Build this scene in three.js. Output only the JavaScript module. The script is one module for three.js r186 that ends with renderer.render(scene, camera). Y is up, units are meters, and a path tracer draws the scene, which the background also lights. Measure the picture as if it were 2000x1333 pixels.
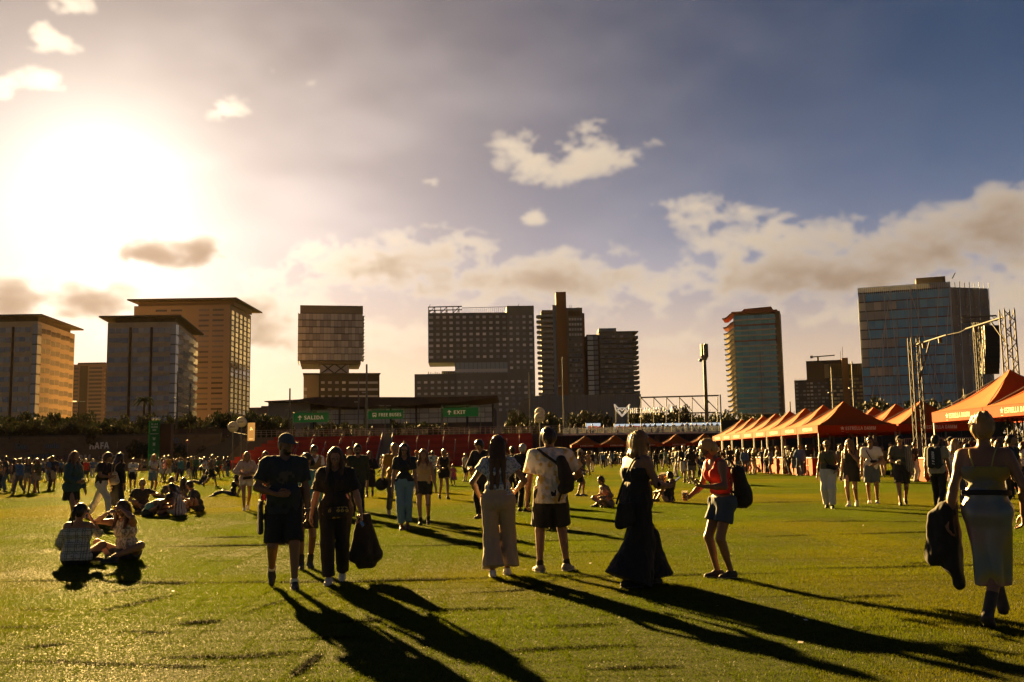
import * as THREE from 'three';
import { mergeGeometries, toCreasedNormals } from 'three/addons/utils/BufferGeometryUtils.js';
import { RoundedBoxGeometry } from 'three/addons/geometries/RoundedBoxGeometry.js';
import { TextGeometry } from 'three/addons/geometries/TextGeometry.js';
import { FontLoader } from 'three/addons/loaders/FontLoader.js';

// ---------------------------------------------------------------- camera
const scene = new THREE.Scene();
const W = 2000, H = 1333, FOC = 1944, EYE = 1.45;              // the lens: 35 mm, measured on the 2000 x 1333 photograph
const camera = new THREE.PerspectiveCamera(2 * Math.atan(H / 2 / FOC) * 180 / Math.PI, W / H, 0.1, 6000);
camera.position.set(0, EYE, 0);
camera.rotation.order = 'YXZ';
camera.rotation.set(Math.atan(224 / FOC), 0, -0.016);
camera.updateMatrixWorld(true);
scene.add(camera);
const V = (x = 0, y = 0, z = 0) => new THREE.Vector3(x, y, z);
const ray = (u, v) => V((u - W / 2) / FOC, (H / 2 - v) / FOC, -1).applyQuaternion(camera.quaternion);
const at = (u, v, D) => { const d = ray(u, v); return d.multiplyScalar(-D / d.z).add(camera.position); };      // a point at depth D
const onGround = (u, v) => { const d = ray(u, v); return d.multiplyScalar(-EYE / d.y).add(camera.position); };  // where a sight line meets the field

// ---------------------------------------------------------------- random, noise
let seed = 7;
const rnd = () => { seed = (seed + 0x6D2B79F5) | 0; let t = Math.imul(seed ^ (seed >>> 15), 1 | seed); t = (t + Math.imul(t ^ (t >>> 7), 61 | t)) ^ t; return ((t ^ (t >>> 14)) >>> 0) / 4294967296; };
const rr = (a, b) => a + (b - a) * rnd();
const pick = (a) => a[Math.floor(rnd() * a.length)];
const hsh = (x, y, z) => { let h = Math.imul(x, 374761393) ^ Math.imul(y, 668265263) ^ Math.imul(z, 2147483647 - 1013); h = Math.imul(h ^ (h >>> 13), 1274126177); return ((h ^ (h >>> 16)) >>> 0) / 4294967296; };
function noise(x, y, z) {
  const i = Math.floor(x), j = Math.floor(y), k = Math.floor(z); let a = x - i, b = y - j, c = z - k;
  a = a * a * (3 - 2 * a); b = b * b * (3 - 2 * b); c = c * c * (3 - 2 * c);
  const m = (p, q, t) => p + (q - p) * t;
  return m(m(m(hsh(i, j, k), hsh(i + 1, j, k), a), m(hsh(i, j + 1, k), hsh(i + 1, j + 1, k), a), b),
    m(m(hsh(i, j, k + 1), hsh(i + 1, j, k + 1), a), m(hsh(i, j + 1, k + 1), hsh(i + 1, j + 1, k + 1), a), b), c);
}
const fbm = (x, y, z, n) => { let s = 0, w = .5, t = 0; for (let i = 0; i < n; i++) { s += w * noise(x, y, z); t += w; w *= .5; x = x * 2.03 + 7.1; y = y * 2.03 + 3.7; z = z * 2.03 + 1.3; } return s / t; };
const sstep = (a, b, x) => { const t = Math.min(1, Math.max(0, (x - a) / (b - a))); return t * t * (3 - 2 * t); };

// ---------------------------------------------------------------- exposure, sun, sky
const EXPOSURE = 9.0;
const sunDir = ray(200, 356).normalize();
const sun = new THREE.DirectionalLight(new THREE.Color().setRGB(1, 0.62, 0.2), 5);
sun.position.copy(sunDir).multiplyScalar(300); sun.castShadow = true;
sun.shadow.mapSize.set(4096, 4096); sun.shadow.radius = 1;
Object.assign(sun.shadow.camera, { left: -120, right: 120, top: 120, bottom: -120, near: 1, far: 700 });
scene.add(sun, sun.target);

function makeSky() {
  const SW = 3072, SH = 1536, data = new Float32Array(SW * SH * 4);
  // clouds: azimuth and elevation (degrees), half width, half height, weight
  const clouds = [];
  const C = (u, v, ru, rv, w, dk = .12) => { const d = ray(u, v).normalize(); const k = 57.3 / FOC; clouds.push([Math.atan2(d.x, -d.z) * 57.3, Math.asin(d.y) * 57.3, ru * k, rv * k, w, dk]); };
  C(1120, 320, 100, 36, .62); C(1010, 295, 60, 46, .5); C(1060, 350, 60, 30, .4); C(1150, 245, 45, 30, .6); C(1290, 262, 45, 28, .55); C(1190, 315, 70, 30, .6);
  C(1040, 428, 32, 18, .55); C(840, 360, 32, 26, .5); C(450, 218, 42, 26, .7); C(70, 75, 80, 26, .55); C(140, 15, 50, 22, .5); C(80, 165, 40, 24, .65); C(10, 178, 20, 20, .6);
  C(300, 497, 50, 24, 1.3, 1.4); C(390, 497, 48, 26, 1.3, 1.4); C(190, 592, 62, 30, 1.3, 1.3); C(20, 585, 45, 32, 1.3, 1.3); C(490, 612, 55, 42, 1, .9); C(510, 662, 66, 30, .9, .8); C(132, 615, 22, 10, .9, 1);
  C(800, 530, 130, 48, 1.1, .55); C(640, 525, 80, 36, .6); C(1090, 550, 130, 38, 1.05, .5); C(960, 560, 60, 30, .5); C(760, 665, 70, 24, .65); C(640, 650, 60, 26, .4);
  C(1310, 405, 75, 34, .7); C(1420, 430, 80, 34, .6); C(1650, 495, 170, 46, .75, .4); C(1570, 540, 120, 36, .8, .8); C(1700, 555, 110, 30, .6, .8); C(1930, 470, 130, 44, .85, .6); C(1990, 420, 70, 44, .8, .5); C(1400, 540, 110, 40, .4);
  C(1230, 590, 90, 24, .5); C(1330, 665, 80, 24, .5); C(1640, 615, 90, 24, .5); C(1960, 590, 100, 50, .6); C(1480, 480, 100, 40, .5); C(560, 160, 60, 30, .3); C(880, 480, 90, 30, .3);
  for (let i = 0; i < 90; i++) {                                // the same broken cloud all round
    const az = 32 + rnd() * 296, el = 3 + 30 * Math.pow(rnd(), 1.4), s = rr(.5, 1.4);
    clouds.push([az > 180 ? az - 360 : az, el, 3.6 * s, 1.2 * s, rr(.5, 1), .5]);
  }
  const sx = sunDir.x, sy = sunDir.y, sz = sunDir.z, byCol = [];
  for (let j = 0; j < SH; j++) {
    const el = ((j + .5) / SH - .5) * Math.PI, ce = Math.cos(el), se = Math.sin(el), ed = el * 57.2958;
    const row = clouds.filter((c) => Math.abs(ed - c[1]) < c[3] * 2.6);
    for (let i = 0; i < SW; i++) {
      const th = ((i + .5) / SW - .5) * 2 * Math.PI, x = ce * Math.cos(th), z = ce * Math.sin(th), o = (j * SW + i) * 4;
      let r, g, b;
      const cg = x * sx + se * sy + z * sz, ga = Math.acos(Math.min(1, Math.max(-1, cg))) * 57.2958;
      const ea = Math.max(0, ed), ex = Math.exp(-Math.max(ea, 10) / 8.5), w = Math.exp(-Math.pow(ea / 8.6, 2.6)), far = sstep(45, 115, ga);
      const bk = 1 - .55 * far; r = (.0 + .46 * ex) * bk; g = (.024 + .62 * ex) * bk; b = (.076 + .94 * ex) * bk;
      r += (.82 - .64 * far - r) * w; g += (.585 - .39 * far - g) * w; b += (.365 - .13 * far - b) * w;
      const air = Math.exp(-Math.max(0, ed - 13) / 26), g2 = .70 * air * Math.exp(-Math.pow(ga / 23.5, 2)), g1 = 1.9 * air * Math.exp(-ga / 4.3);
      r += g2 + g1; g += g2 * .68 + g1 * .88; b += g2 * .40 + g1 * .72;
      if (ed > -3) {
        const az = Math.atan2(x, -z) * 57.2958, lon = az / 3, lat = ed / 1.8;
        const veil = fbm(az / 9 + 20, ed / 4, 5.5, 4);
        const vl = sstep(.38, .8, veil) * .36 * Math.exp(-ga / 20);
        r += vl * .9; g += vl * .78; b += vl * .70;
        let f = 0, fd = 0;
        for (const c of row) { let da = Math.abs(az - c[0]); if (da > 180) da = 360 - da; if (da > c[2] * 2.6) continue; const q = (da / c[2]) ** 2 + ((ed - c[1]) / c[3] * (ed < c[1] ? 1.3 : .85)) ** 2, k = c[4] * Math.exp(-q); f += k; fd += k * c[5] * (ed < c[1] ? 1 + .5 * (c[1] - ed) / c[3] : 1 - .45 * (ed - c[1]) / c[3]); }
        const band = .2 * Math.exp(-Math.pow((ed - 8) / 5, 2)); f += band; fd += band * .15;
        if (f > .04) {
          const wx = fbm(lon * 1.3, lat * 1.3, 8.5, 2) * 1.6, n = fbm(lon * 2.2 + wx, lat * 2.2 - wx * .6, 1.5, 6), n2 = fbm(lon * .8, lat * .8 + 9, 4.5, 3);
          const dn = f * (.3 + 1.15 * n2) + (n - .5) * 2.3 * Math.min(1, f * 1.6 + .12) - .25;
          if (dn > 0) {
            const a = 1 - Math.exp(-dn * 3.4), T = Math.exp(-dn * 2.6 * Math.min(2, fd / Math.max(f, 1e-4)));
            const glow = Math.exp(-ga / 34), hi = Math.exp(-Math.pow(ga / 11, 2)), dim = .44 + 1.0 * glow, L = T * dim + hi * .9 * T, S = (1 - T) * (.30 + .85 * glow);
            const cr = 1.06 * L + .56 * S, cgx = .87 * L + .36 * S, cb = .64 * L + .21 * S;
            r += (cr - r) * a * .9; g += (cgx - g) * a * .9; b += (cb - b) * a * .9;
          }
        }
      } else { const t = sstep(-1, -6, ed); r += (.05 - r) * t; g += (.045 - g) * t; b += (.035 - b) * t; }
      data[o] = r / EXPOSURE; data[o + 1] = g / EXPOSURE; data[o + 2] = b / EXPOSURE; data[o + 3] = 1;
    }
  }
  const t = new THREE.DataTexture(data, SW, SH, THREE.RGBAFormat, THREE.FloatType);
  t.mapping = THREE.EquirectangularReflectionMapping; t.magFilter = t.minFilter = THREE.LinearFilter; t.needsUpdate = true;
  return t;
}
const skyTex = makeSky();
scene.background = skyTex; scene.environment = skyTex;
scene.fog = new THREE.FogExp2(new THREE.Color().setRGB(1, .74, .46), 0.00001);
const renderer = new THREE.WebGLRenderer({ antialias: true });
renderer.toneMapping = THREE.LinearToneMapping; renderer.toneMappingExposure = EXPOSURE;
renderer.shadowMap.enabled = true; renderer.shadowMap.type = THREE.PCFSoftShadowMap;

// ---------------------------------------------------------------- helpers
const taken = new Map();
const numbered = (n) => { const k = taken.get(n) || 0; taken.set(n, k + 1); return k ? `${n}_${String(k).padStart(3, '0')}` : n; };
const matCache = new Map();
function M(c, rough = .8, extra = {}) {
  const key = JSON.stringify([c, rough, extra]);
  if (matCache.has(key)) return matCache.get(key);
  const { map, bumpMap, ...rest } = extra, m = new THREE.MeshPhysicalMaterial({ roughness: rough, ...rest });
  if (Array.isArray(c)) m.color.setRGB(...c); else m.color.set(c);
  matCache.set(key, m); return m;
}
function tag(o, label, category, group, kind) {
  if (label) o.userData.label = label; if (category) o.userData.category = category;
  if (group) o.userData.group = group; if (kind) o.userData.kind = kind; return o;
}
function thing(name, label, category, pos = [0, 0, 0], yaw = 0, group) {
  const o = new THREE.Group(); o.name = numbered(name); o.position.set(...pos); o.rotation.y = yaw; scene.add(o); return tag(o, label, category, group);
}
function mesh(name, geo, mat, parent) { const m = new THREE.Mesh(geo, mat); m.name = name; m.castShadow = m.receiveShadow = true; parent.add(m); return m; }
function single(name, geo, mat, label, category, pos, group, kind) { const m = mesh(numbered(name), geo, mat, scene); if (pos) m.position.set(...pos); return tag(m, label, category, group, kind); }
const clean = (g) => { const q = g.index ? g.toNonIndexed() : g; for (const k of Object.keys(q.attributes)) if (!['position', 'normal', 'uv'].includes(k)) q.deleteAttribute(k); return q; };
const merge = (gs) => mergeGeometries(gs.map(clean));
const bx = (w, h, d, x = 0, y = 0, z = 0) => new THREE.BoxGeometry(w, h, d).translate(x, y, z);
const span = (x0, x1, y0, y1, z0, z1) => bx(Math.abs(x1 - x0), Math.abs(y1 - y0), Math.abs(z1 - z0), (x0 + x1) / 2, (y0 + y1) / 2, (z0 + z1) / 2);
function bar(a, b, r, n = 6) { const d = b.clone().sub(a), g = new THREE.CylinderGeometry(r, r, d.length(), n); g.applyQuaternion(new THREE.Quaternion().setFromUnitVectors(V(0, 1, 0), d.clone().normalize())); const m = a.clone().add(b).multiplyScalar(.5); return g.translate(m.x, m.y, m.z); }
function canvasTex(w, h, draw) { const c = document.createElement('canvas'); c.width = w; c.height = h; const x = c.getContext('2d'); draw(x, w, h); const t = new THREE.CanvasTexture(c); t.colorSpace = THREE.SRGBColorSpace; t.magFilter = THREE.LinearFilter; t.anisotropy = 8; return t; }
function noiseTex(n, f, lo, hi) { // tiling tone map around 1
  const d = new Uint8Array(n * n * 4);
  for (let j = 0; j < n; j++) for (let i = 0; i < n; i++) { const v = f(i / n, j / n), o = (j * n + i) * 4; for (let k = 0; k < 3; k++) d[o + k] = 255 * Math.min(1, Math.max(0, lo[k] + (hi[k] - lo[k]) * v)); d[o + 3] = 255; }
  const t = new THREE.DataTexture(d, n, n); t.wrapS = t.wrapT = THREE.RepeatWrapping; t.magFilter = THREE.LinearFilter; t.minFilter = THREE.LinearMipmapLinearFilter; t.generateMipmaps = true; t.colorSpace = THREE.SRGBColorSpace; t.needsUpdate = true; return t;
}
// ---------------------------------------------------------------- the field
{
  const t = noiseTex(512, (u, v) => { const n = (a) => { const s = 2 * Math.PI; return fbm(Math.cos(u * s) * a + 9, Math.sin(u * s) * a + Math.cos(v * s) * a + 9, Math.sin(v * s) * a + 9, 5); }; return n(2) * .5 + n(9) * .5; }, [.10, .13, .05], [.24, .27, .10]);
  t.repeat.set(400, 400);
  const g = new THREE.PlaneGeometry(2400, 2400, 1, 1).rotateX(-Math.PI / 2);
  const m = new THREE.MeshPhysicalMaterial({ map: t, roughness: 1, specularIntensity: .05 });
  const o = mesh('ground', g, m, scene); tag(o, 'flat dark soil under the turf field', 'ground', null, 'structure');
}
const BLADE = new THREE.MeshPhysicalMaterial({ roughness: .95, transmission: .5, thickness: 0, side: THREE.DoubleSide, specularIntensity: .06, specularColor: new THREE.Color().setRGB(1, .85, .15), ior: 1.45, clearcoat: .11, clearcoatRoughness: .36, sheen: 1, sheenRoughness: .5, sheenColor: new THREE.Color().setRGB(.34, .27, .005) });
BLADE.color.setRGB(.068, .079, .0008);
function bladesGeo(list) { // [x,y,z,h,w,ang,lean,leanAng]
  const P = new Float32Array(list.length * 9 * 3), N = [];
  let o = 0; const put = (a) => { P[o++] = a[0]; P[o++] = a[1]; P[o++] = a[2]; };
  for (const [x, y, z, h, w, an, le, la] of list) {
    const cx = Math.cos(an) * w / 2, cz = Math.sin(an) * w / 2, lx = Math.cos(la) * le * h, lz = Math.sin(la) * le * h;
    const a = [x - cx, y, z - cz], b = [x + cx, y, z + cz], mx = x + lx * .3, my = y + h * .62 * (1 - le * .15), mz = z + lz * .3;
    const c = [mx + cx * .8, my, mz + cz * .8], d = [mx - cx * .8, my, mz - cz * .8], e = [x + lx, y + h * (1 - le * le * .36), z + lz];
    put(a); put(b); put(c); put(a); put(c); put(d); put(d); put(c); put(e);
  }
  const g = new THREE.BufferGeometry(); g.setAttribute('position', new THREE.BufferAttribute(P, 3)); g.computeVertexNormals(); return g;
}
const blade = (x, y, z, k = 1) => [x, y, z, rr(.018, .034) * k, rr(.0024, .0038), rr(0, 6.28), rr(.3, 1.35), rr(0, 6.28)];
{
  const S = .5, places = [[], [], []];
  for (let zi = 0; zi < 400; zi++) {
    const z = -3 - zi * S, half = -z * .545 + 4.5;
    for (let x = -half; x < half; x += S) places[Math.floor(rnd() * 3)].push([x + (zi % 2) * .2, z]);
    if (z < -150) break;
  }
  places.forEach((pl, k) => {
    const l = []; for (let i = 0; i < 2100; i++) l.push(blade(rr(-S * .54, S * .54), -.002, rr(-S * .54, S * .54), .8 + .4 * rnd()));
    const im = new THREE.InstancedMesh(bladesGeo(l), BLADE, pl.length), m = new THREE.Matrix4(), q = new THREE.Quaternion(), c = new THREE.Color();
    pl.forEach(([x, z], i) => {
      q.setFromAxisAngle(V(0, 1, 0), Math.floor(rnd() * 4) * Math.PI / 2);
      const n = fbm(x * .16 + 40, z * .16, 2, 4), n3 = fbm(x * .9, z * .9 + 9, 7, 2), hh = .35 + 1.3 * n3;
      m.compose(V(x, 0, z), q, V(1, hh, 1)); im.setMatrixAt(i, m);
      const d = sstep(.4, .62, n), e = .7 + .6 * n3; c.setRGB((.74 + .44 * d) * e, (.92 + .1 * d) * e, (1.1 - .2 * d) * e); im.setColorAt(i, c);
    });
    im.name = numbered('turf_grass'); im.castShadow = im.receiveShadow = true;
    tag(im, 'short artificial grass covering the whole festival field', 'grass', 'turf of the field', 'stuff'); scene.add(im);
  });
  // rucked seams in the turf: low ridges and pile, their shade put into dark colour
  const lines = []; const G = (pts, h) => lines.push([pts.map(([u, v]) => onGround(u, v)), h]);
  G([[-60, 1138], [180, 1137], [345, 1142], [520, 1140], [700, 1139], [1000, 1131], [1300, 1126], [1560, 1122]], .05);
  G([[-60, 1297], [150, 1298], [400, 1305]], .05); G([[290, 1288], [470, 1285], [580, 1277]], .045); G([[560, 1330], [600, 1300], [625, 1282]], .045);
  G([[160, 1203], [250, 1187], [360, 1160]], .045); G([[180, 1165], [300, 1147]], .03); G([[330, 1223], [420, 1218]], .045); G([[220, 1237], [330, 1238]], .04); G([[470, 1203], [540, 1180], [640, 1160]], .03);
  G([[-40, 1230], [110, 1229]], .03); G([[20, 1195], [110, 1195]], .03); G([[290, 1069], [460, 1068], [560, 1066], [700, 1066]], .05); G([[40, 1064], [150, 1055]], .035); G([[-40, 983], [60, 981], [130, 978]], .04);
  G([[-60, 1010], [120, 1000]], .03); G([[700, 1069], [900, 1066], [1100, 1058], [1300, 1058]], .035); G([[900, 1160], [1000, 1155], [1100, 1130]], .03); G([[800, 1196], [1000, 1191]], .03); G([[960, 1278], [1240, 1262]], .025);
  G([[1500, 1115], [1700, 1112], [1900, 1107], [2060, 1104]], .05); G([[1480, 1050], [1640, 1046], [1880, 1040]], .045); G([[1460, 1023], [1600, 1020], [1870, 1022]], .04); G([[1760, 1105], [1830, 1103]], .04); G([[1420, 985], [1660, 980]], .04);
  G([[1450, 962], [1600, 957]], .035); G([[400, 1052], [520, 1050]], .03); G([[520, 1012], [640, 1011]], .035); G([[1080, 1082], [1260, 1078]], .03); G([[340, 1100], [460, 1097]], .025); G([[640, 1218], [780, 1212]], .03); G([[30, 1270], [130, 1262]], .025);
  G([[560, 1250], [700, 1246]], .025); G([[1020, 1230], [1200, 1221]], .025); G([[1560, 1172], [1760, 1166]], .03); G([[1640, 1230], [1840, 1226]], .025); G([[1150, 1310], [1330, 1304]], .02);
  const base = [], bl = [];
  for (const [pts, h] of lines) {
    const c = new THREE.CatmullRomCurve3(pts), L = c.getLength(), n = Math.max(6, Math.ceil(L / .12)), P = [], I = [];
    for (let i = 0; i <= n; i++) {
      const t = i / n, p = c.getPointAt(t), tg = c.getTangentAt(t), nx = -tg.z, nz = tg.x, f = Math.pow(Math.sin(Math.PI * Math.min(1, Math.max(0, t))), .7) * (.25 + 1.2 * noise(p.x * 1.9, p.z * 1.9, 3)), hh = h * .8 * f + .001, w = .016 + h * .32;
      const jx = (noise(p.x * 2, p.z * 2, 8) - .5) * .08;
      [-1, -.5, 0, .5, 1].forEach((s, k) => P.push(p.x + nx * (w * s + jx), [0, .3, .5, .3, 0][k] * hh - .001, p.z + nz * (w * s + jx)));
      if (i < n) for (let k = 0; k < 4; k++) { const a = i * 5 + k; I.push(a, a + 1, a + 5, a + 1, a + 6, a + 5); }
      if (i < n) for (let b = 0; b < 110; b++) { const s = rr(-1, 1); bl.push(blade(p.x + nx * (w * s + jx) + tg.x * rr(0, .12), -.002, p.z + nz * (w * s + jx) + tg.z * rr(0, .12), .6 + hh * 34)); }
    }
    const g = new THREE.BufferGeometry(); g.setAttribute('position', new THREE.Float32BufferAttribute(P, 3)); g.setIndex(I); g.computeVertexNormals(); base.push(g);
  }
  const rm = M([.02, .024, .006], .95, { side: THREE.DoubleSide, specularIntensity: .1 });  // near-black green paints the shaded flank of each ridge
  const s = single('turf_seam', mergeGeometries(base), rm, 'low rucked ridges and seams across the turf, shade put into their dark colour', 'turf seam', null, null, 'stuff');
  mesh('seam_shade_grass', bladesGeo(bl), M([.022, .026, .006], .95, { side: THREE.DoubleSide, specularIntensity: .1 }), s).userData.kind = 'stuff';  // opaque blades darker than the turf, painting the shade along each ruck
}
// ---------------------------------------------------------------- bodies: distance fields meshed by surface nets
const lerp3 = (a, b, t) => a.clone().lerp(b, t);
class Field {
  constructor(k = .03) { this.k = k; this.p = []; this.e = []; this.cut = []; this.sub = []; this.disp = null; }
  cap(a, b, ra, rb = ra) { this.p.push([a.x, a.y, a.z, b.x - a.x, b.y - a.y, b.z - a.z, ra, rb, 1 / Math.max(1e-9, a.distanceToSquared(b))]); return this; }
  ell(c, rx, ry, rz, q) { this.e.push([c.x, c.y, c.z, rx, ry, rz, q ? q.clone().invert() : null]); return this; }
  plane(p, n) { const m = n.clone().normalize(), d = m.dot(p); this.cut.push((x, y, z) => m.x * x + m.y * y + m.z * z - d); return this; }   // keeps what lies behind the plane
  hole(a, b, r) { this.sub.push([a.x, a.y, a.z, b.x - a.x, b.y - a.y, b.z - a.z, r, r, 1 / Math.max(1e-9, a.distanceToSquared(b))]); return this; }
  static c(q, x, y, z) { const X = x - q[0], Y = y - q[1], Z = z - q[2]; let t = (X * q[3] + Y * q[4] + Z * q[5]) * q[8]; t = t < 0 ? 0 : t > 1 ? 1 : t; const a = X - q[3] * t, b = Y - q[4] * t, c = Z - q[5] * t; return Math.sqrt(a * a + b * b + c * c) - (q[6] + (q[7] - q[6]) * t); }
  d(x, y, z) {
    let v = 1e3; const k = this.k;
    const add = (d) => { const h = k - Math.abs(v - d); v = Math.min(v, d) - (h > 0 ? h * h / (4 * k) : 0); };
    for (const q of this.p) add(Field.c(q, x, y, z));
    for (const q of this.e) {
      let X = x - q[0], Y = y - q[1], Z = z - q[2];
      if (q[6]) { const r = q[6], ix = r.w * X + r.y * Z - r.z * Y, iy = r.w * Y + r.z * X - r.x * Z, iz = r.w * Z + r.x * Y - r.y * X, iw = -r.x * X - r.y * Y - r.z * Z; X = ix * r.w + iw * -r.x + iy * -r.z - iz * -r.y; Y = iy * r.w + iw * -r.y + iz * -r.x - ix * -r.z; Z = iz * r.w + iw * -r.z + ix * -r.y - iy * -r.x; }
      const a = X / q[3], b = Y / q[4], c = Z / q[5], k0 = Math.sqrt(a * a + b * b + c * c), k1 = Math.hypot(a / q[3], b / q[4], c / q[5]);
      add(k1 < 1e-9 ? -Math.min(q[3], q[4], q[5]) : k0 * (k0 - 1) / k1);
    }
    if (this.disp) v += this.disp(x, y, z);
    for (const q of this.sub) { const d = -Field.c(q, x, y, z), h = .012 - Math.abs(v - d); v = Math.max(v, d) + (h > 0 ? h * h / .048 : 0); }
    for (const f of this.cut) v = Math.max(v, f(x, y, z));
    return v;
  }
  box() {
    const lo = V(1e9, 1e9, 1e9), hi = V(-1e9, -1e9, -1e9), g = (x, y, z, r) => { lo.min(V(x - r, y - r, z - r)); hi.max(V(x + r, y + r, z + r)); };
    for (const q of this.p) { g(q[0], q[1], q[2], q[6]); g(q[0] + q[3], q[1] + q[4], q[2] + q[5], q[7]); }
    for (const q of this.e) { const r = q[6] ? Math.max(q[3], q[4], q[5]) : 0; lo.min(V(q[0] - (r || q[3]), q[1] - (r || q[4]), q[2] - (r || q[5]))); hi.max(V(q[0] + (r || q[3]), q[1] + (r || q[4]), q[2] + (r || q[5]))); }
    const pad = this.disp ? .03 : .014; return [lo.subScalar(pad), hi.addScalar(pad)];
  }
  mesh(cell, color) {
    const [lo, hi] = this.box(), B = 4, c0 = cell;
    const n = [0, 1, 2].map((i) => Math.ceil((hi.getComponent(i) - lo.getComponent(i)) / c0 / B) * B + 1), [nx, ny, nz] = n, val = new Float32Array(nx * ny * nz);
    const id = (i, j, k) => (k * ny + j) * nx + i;
    for (let K = 0; K < nz; K += B) for (let J = 0; J < ny; J += B) for (let I = 0; I < nx; I += B) {
      const m = this.d(lo.x + (I + 1.5) * c0, lo.y + (J + 1.5) * c0, lo.z + (K + 1.5) * c0), far = Math.abs(m) > c0 * 4.6 + (this.disp ? .02 : 0);
      for (let k = K; k < Math.min(nz, K + B); k++) for (let j = J; j < Math.min(ny, J + B); j++) for (let i = I; i < Math.min(nx, I + B); i++)
        val[id(i, j, k)] = far ? m : this.d(lo.x + i * c0, lo.y + j * c0, lo.z + k * c0);
    }
    const P = [], I = [], at_ = new Int32Array(nx * ny * nz).fill(-1), e = [[0, 1], [2, 3], [4, 5], [6, 7], [0, 2], [1, 3], [4, 6], [5, 7], [0, 4], [1, 5], [2, 6], [3, 7]];
    const v = new Float32Array(8);
    for (let k = 0; k < nz - 1; k++) for (let j = 0; j < ny - 1; j++) for (let i = 0; i < nx - 1; i++) {
      let s = 0; for (let c = 0; c < 8; c++) { v[c] = val[id(i + (c & 1), j + ((c >> 1) & 1), k + (c >> 2))]; if (v[c] < 0) s++; }
      if (s === 0 || s === 8) continue;
      let x = 0, y = 0, z = 0, m = 0;
      for (const [a, b] of e) if ((v[a] < 0) !== (v[b] < 0)) { const t = v[a] / (v[a] - v[b]); x += (a & 1) + t * ((b & 1) - (a & 1)); y += ((a >> 1) & 1) + t * (((b >> 1) & 1) - ((a >> 1) & 1)); z += (a >> 2) + t * ((b >> 2) - (a >> 2)); m++; }
      at_[id(i, j, k)] = P.length / 3; P.push(lo.x + (i + x / m) * c0, lo.y + (j + y / m) * c0, lo.z + (k + z / m) * c0);
    }
    const quad = (a, b, c, d, f) => { if (a < 0 || b < 0 || c < 0 || d < 0) return; f ? I.push(a, b, c, a, c, d) : I.push(a, c, b, a, d, c); };
    for (let k = 1; k < nz - 1; k++) for (let j = 1; j < ny - 1; j++) for (let i = 1; i < nx - 1; i++) {
      const a = val[id(i, j, k)] < 0;
      if (a !== val[id(i + 1, j, k)] < 0) quad(at_[id(i, j - 1, k - 1)], at_[id(i, j, k - 1)], at_[id(i, j, k)], at_[id(i, j - 1, k)], a);
      if (a !== val[id(i, j + 1, k)] < 0) quad(at_[id(i - 1, j, k - 1)], at_[id(i - 1, j, k)], at_[id(i, j, k)], at_[id(i, j, k - 1)], a);
      if (a !== val[id(i, j, k + 1)] < 0) quad(at_[id(i - 1, j - 1, k)], at_[id(i, j - 1, k)], at_[id(i, j, k)], at_[id(i - 1, j, k)], a);
    }
    const N = new Float32Array(P.length), h = c0 * .35;
    for (let q = 0; q < P.length; q += 3) { const x = P[q], y = P[q + 1], z = P[q + 2]; const a = this.d(x + h, y, z) - this.d(x - h, y, z), b = this.d(x, y + h, z) - this.d(x, y - h, z), c = this.d(x, y, z + h) - this.d(x, y, z - h), l = Math.hypot(a, b, c) || 1; N[q] = a / l; N[q + 1] = b / l; N[q + 2] = c / l; }
    const g = new THREE.BufferGeometry(); g.setAttribute('position', new THREE.Float32BufferAttribute(P, 3)); g.setAttribute('normal', new THREE.BufferAttribute(N, 3)); g.setIndex(I);
    if (color) { const C = []; for (let q = 0; q < P.length; q += 3) C.push(...color(P[q], P[q + 1], P[q + 2])); g.setAttribute('color', new THREE.Float32BufferAttribute(C, 3)); }
    return g;
  }
}
const D2R = Math.PI / 180;
const SKIN = { pale: [.3, .16, .105], fair: [.24, .125, .075], tan: [.17, .085, .048], brown: [.1, .05, .028] };
const HAIR = { dark: [.018, .011, .008], brown: [.06, .03, .014], auburn: [.11, .045, .016], blond: [.34, .2, .07], grey: [.4, .36, .32], black: [.01, .008, .008] };
const LOD = [{ b: .0145, h: .0062, f: .0052, c: .0145 }, { b: .021, h: .0125, f: .0085, c: .021 }, { b: .036, h: .023, f: 0, c: .036 }];
function ik(a, t, l1, l2, hint) {
  const d = t.clone().sub(a); let L = d.length(); const max = (l1 + l2) * .997; if (L > max) { d.multiplyScalar(max / L); L = max; } const end = a.clone().add(d);
  const x = (l1 * l1 - l2 * l2 + L * L) / (2 * L), y = Math.sqrt(Math.max(0, l1 * l1 - x * x)), u = d.normalize(), n = hint.clone().sub(u.clone().multiplyScalar(hint.dot(u)));
  if (n.lengthSq() < 1e-8) n.set(0, 0, 1); n.normalize(); return [a.clone().addScaledVector(u, x).addScaledVector(n, y), end];
}
const SK = new Map();
const vec = (a) => V(a[0], a[1], a[2]);
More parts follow.
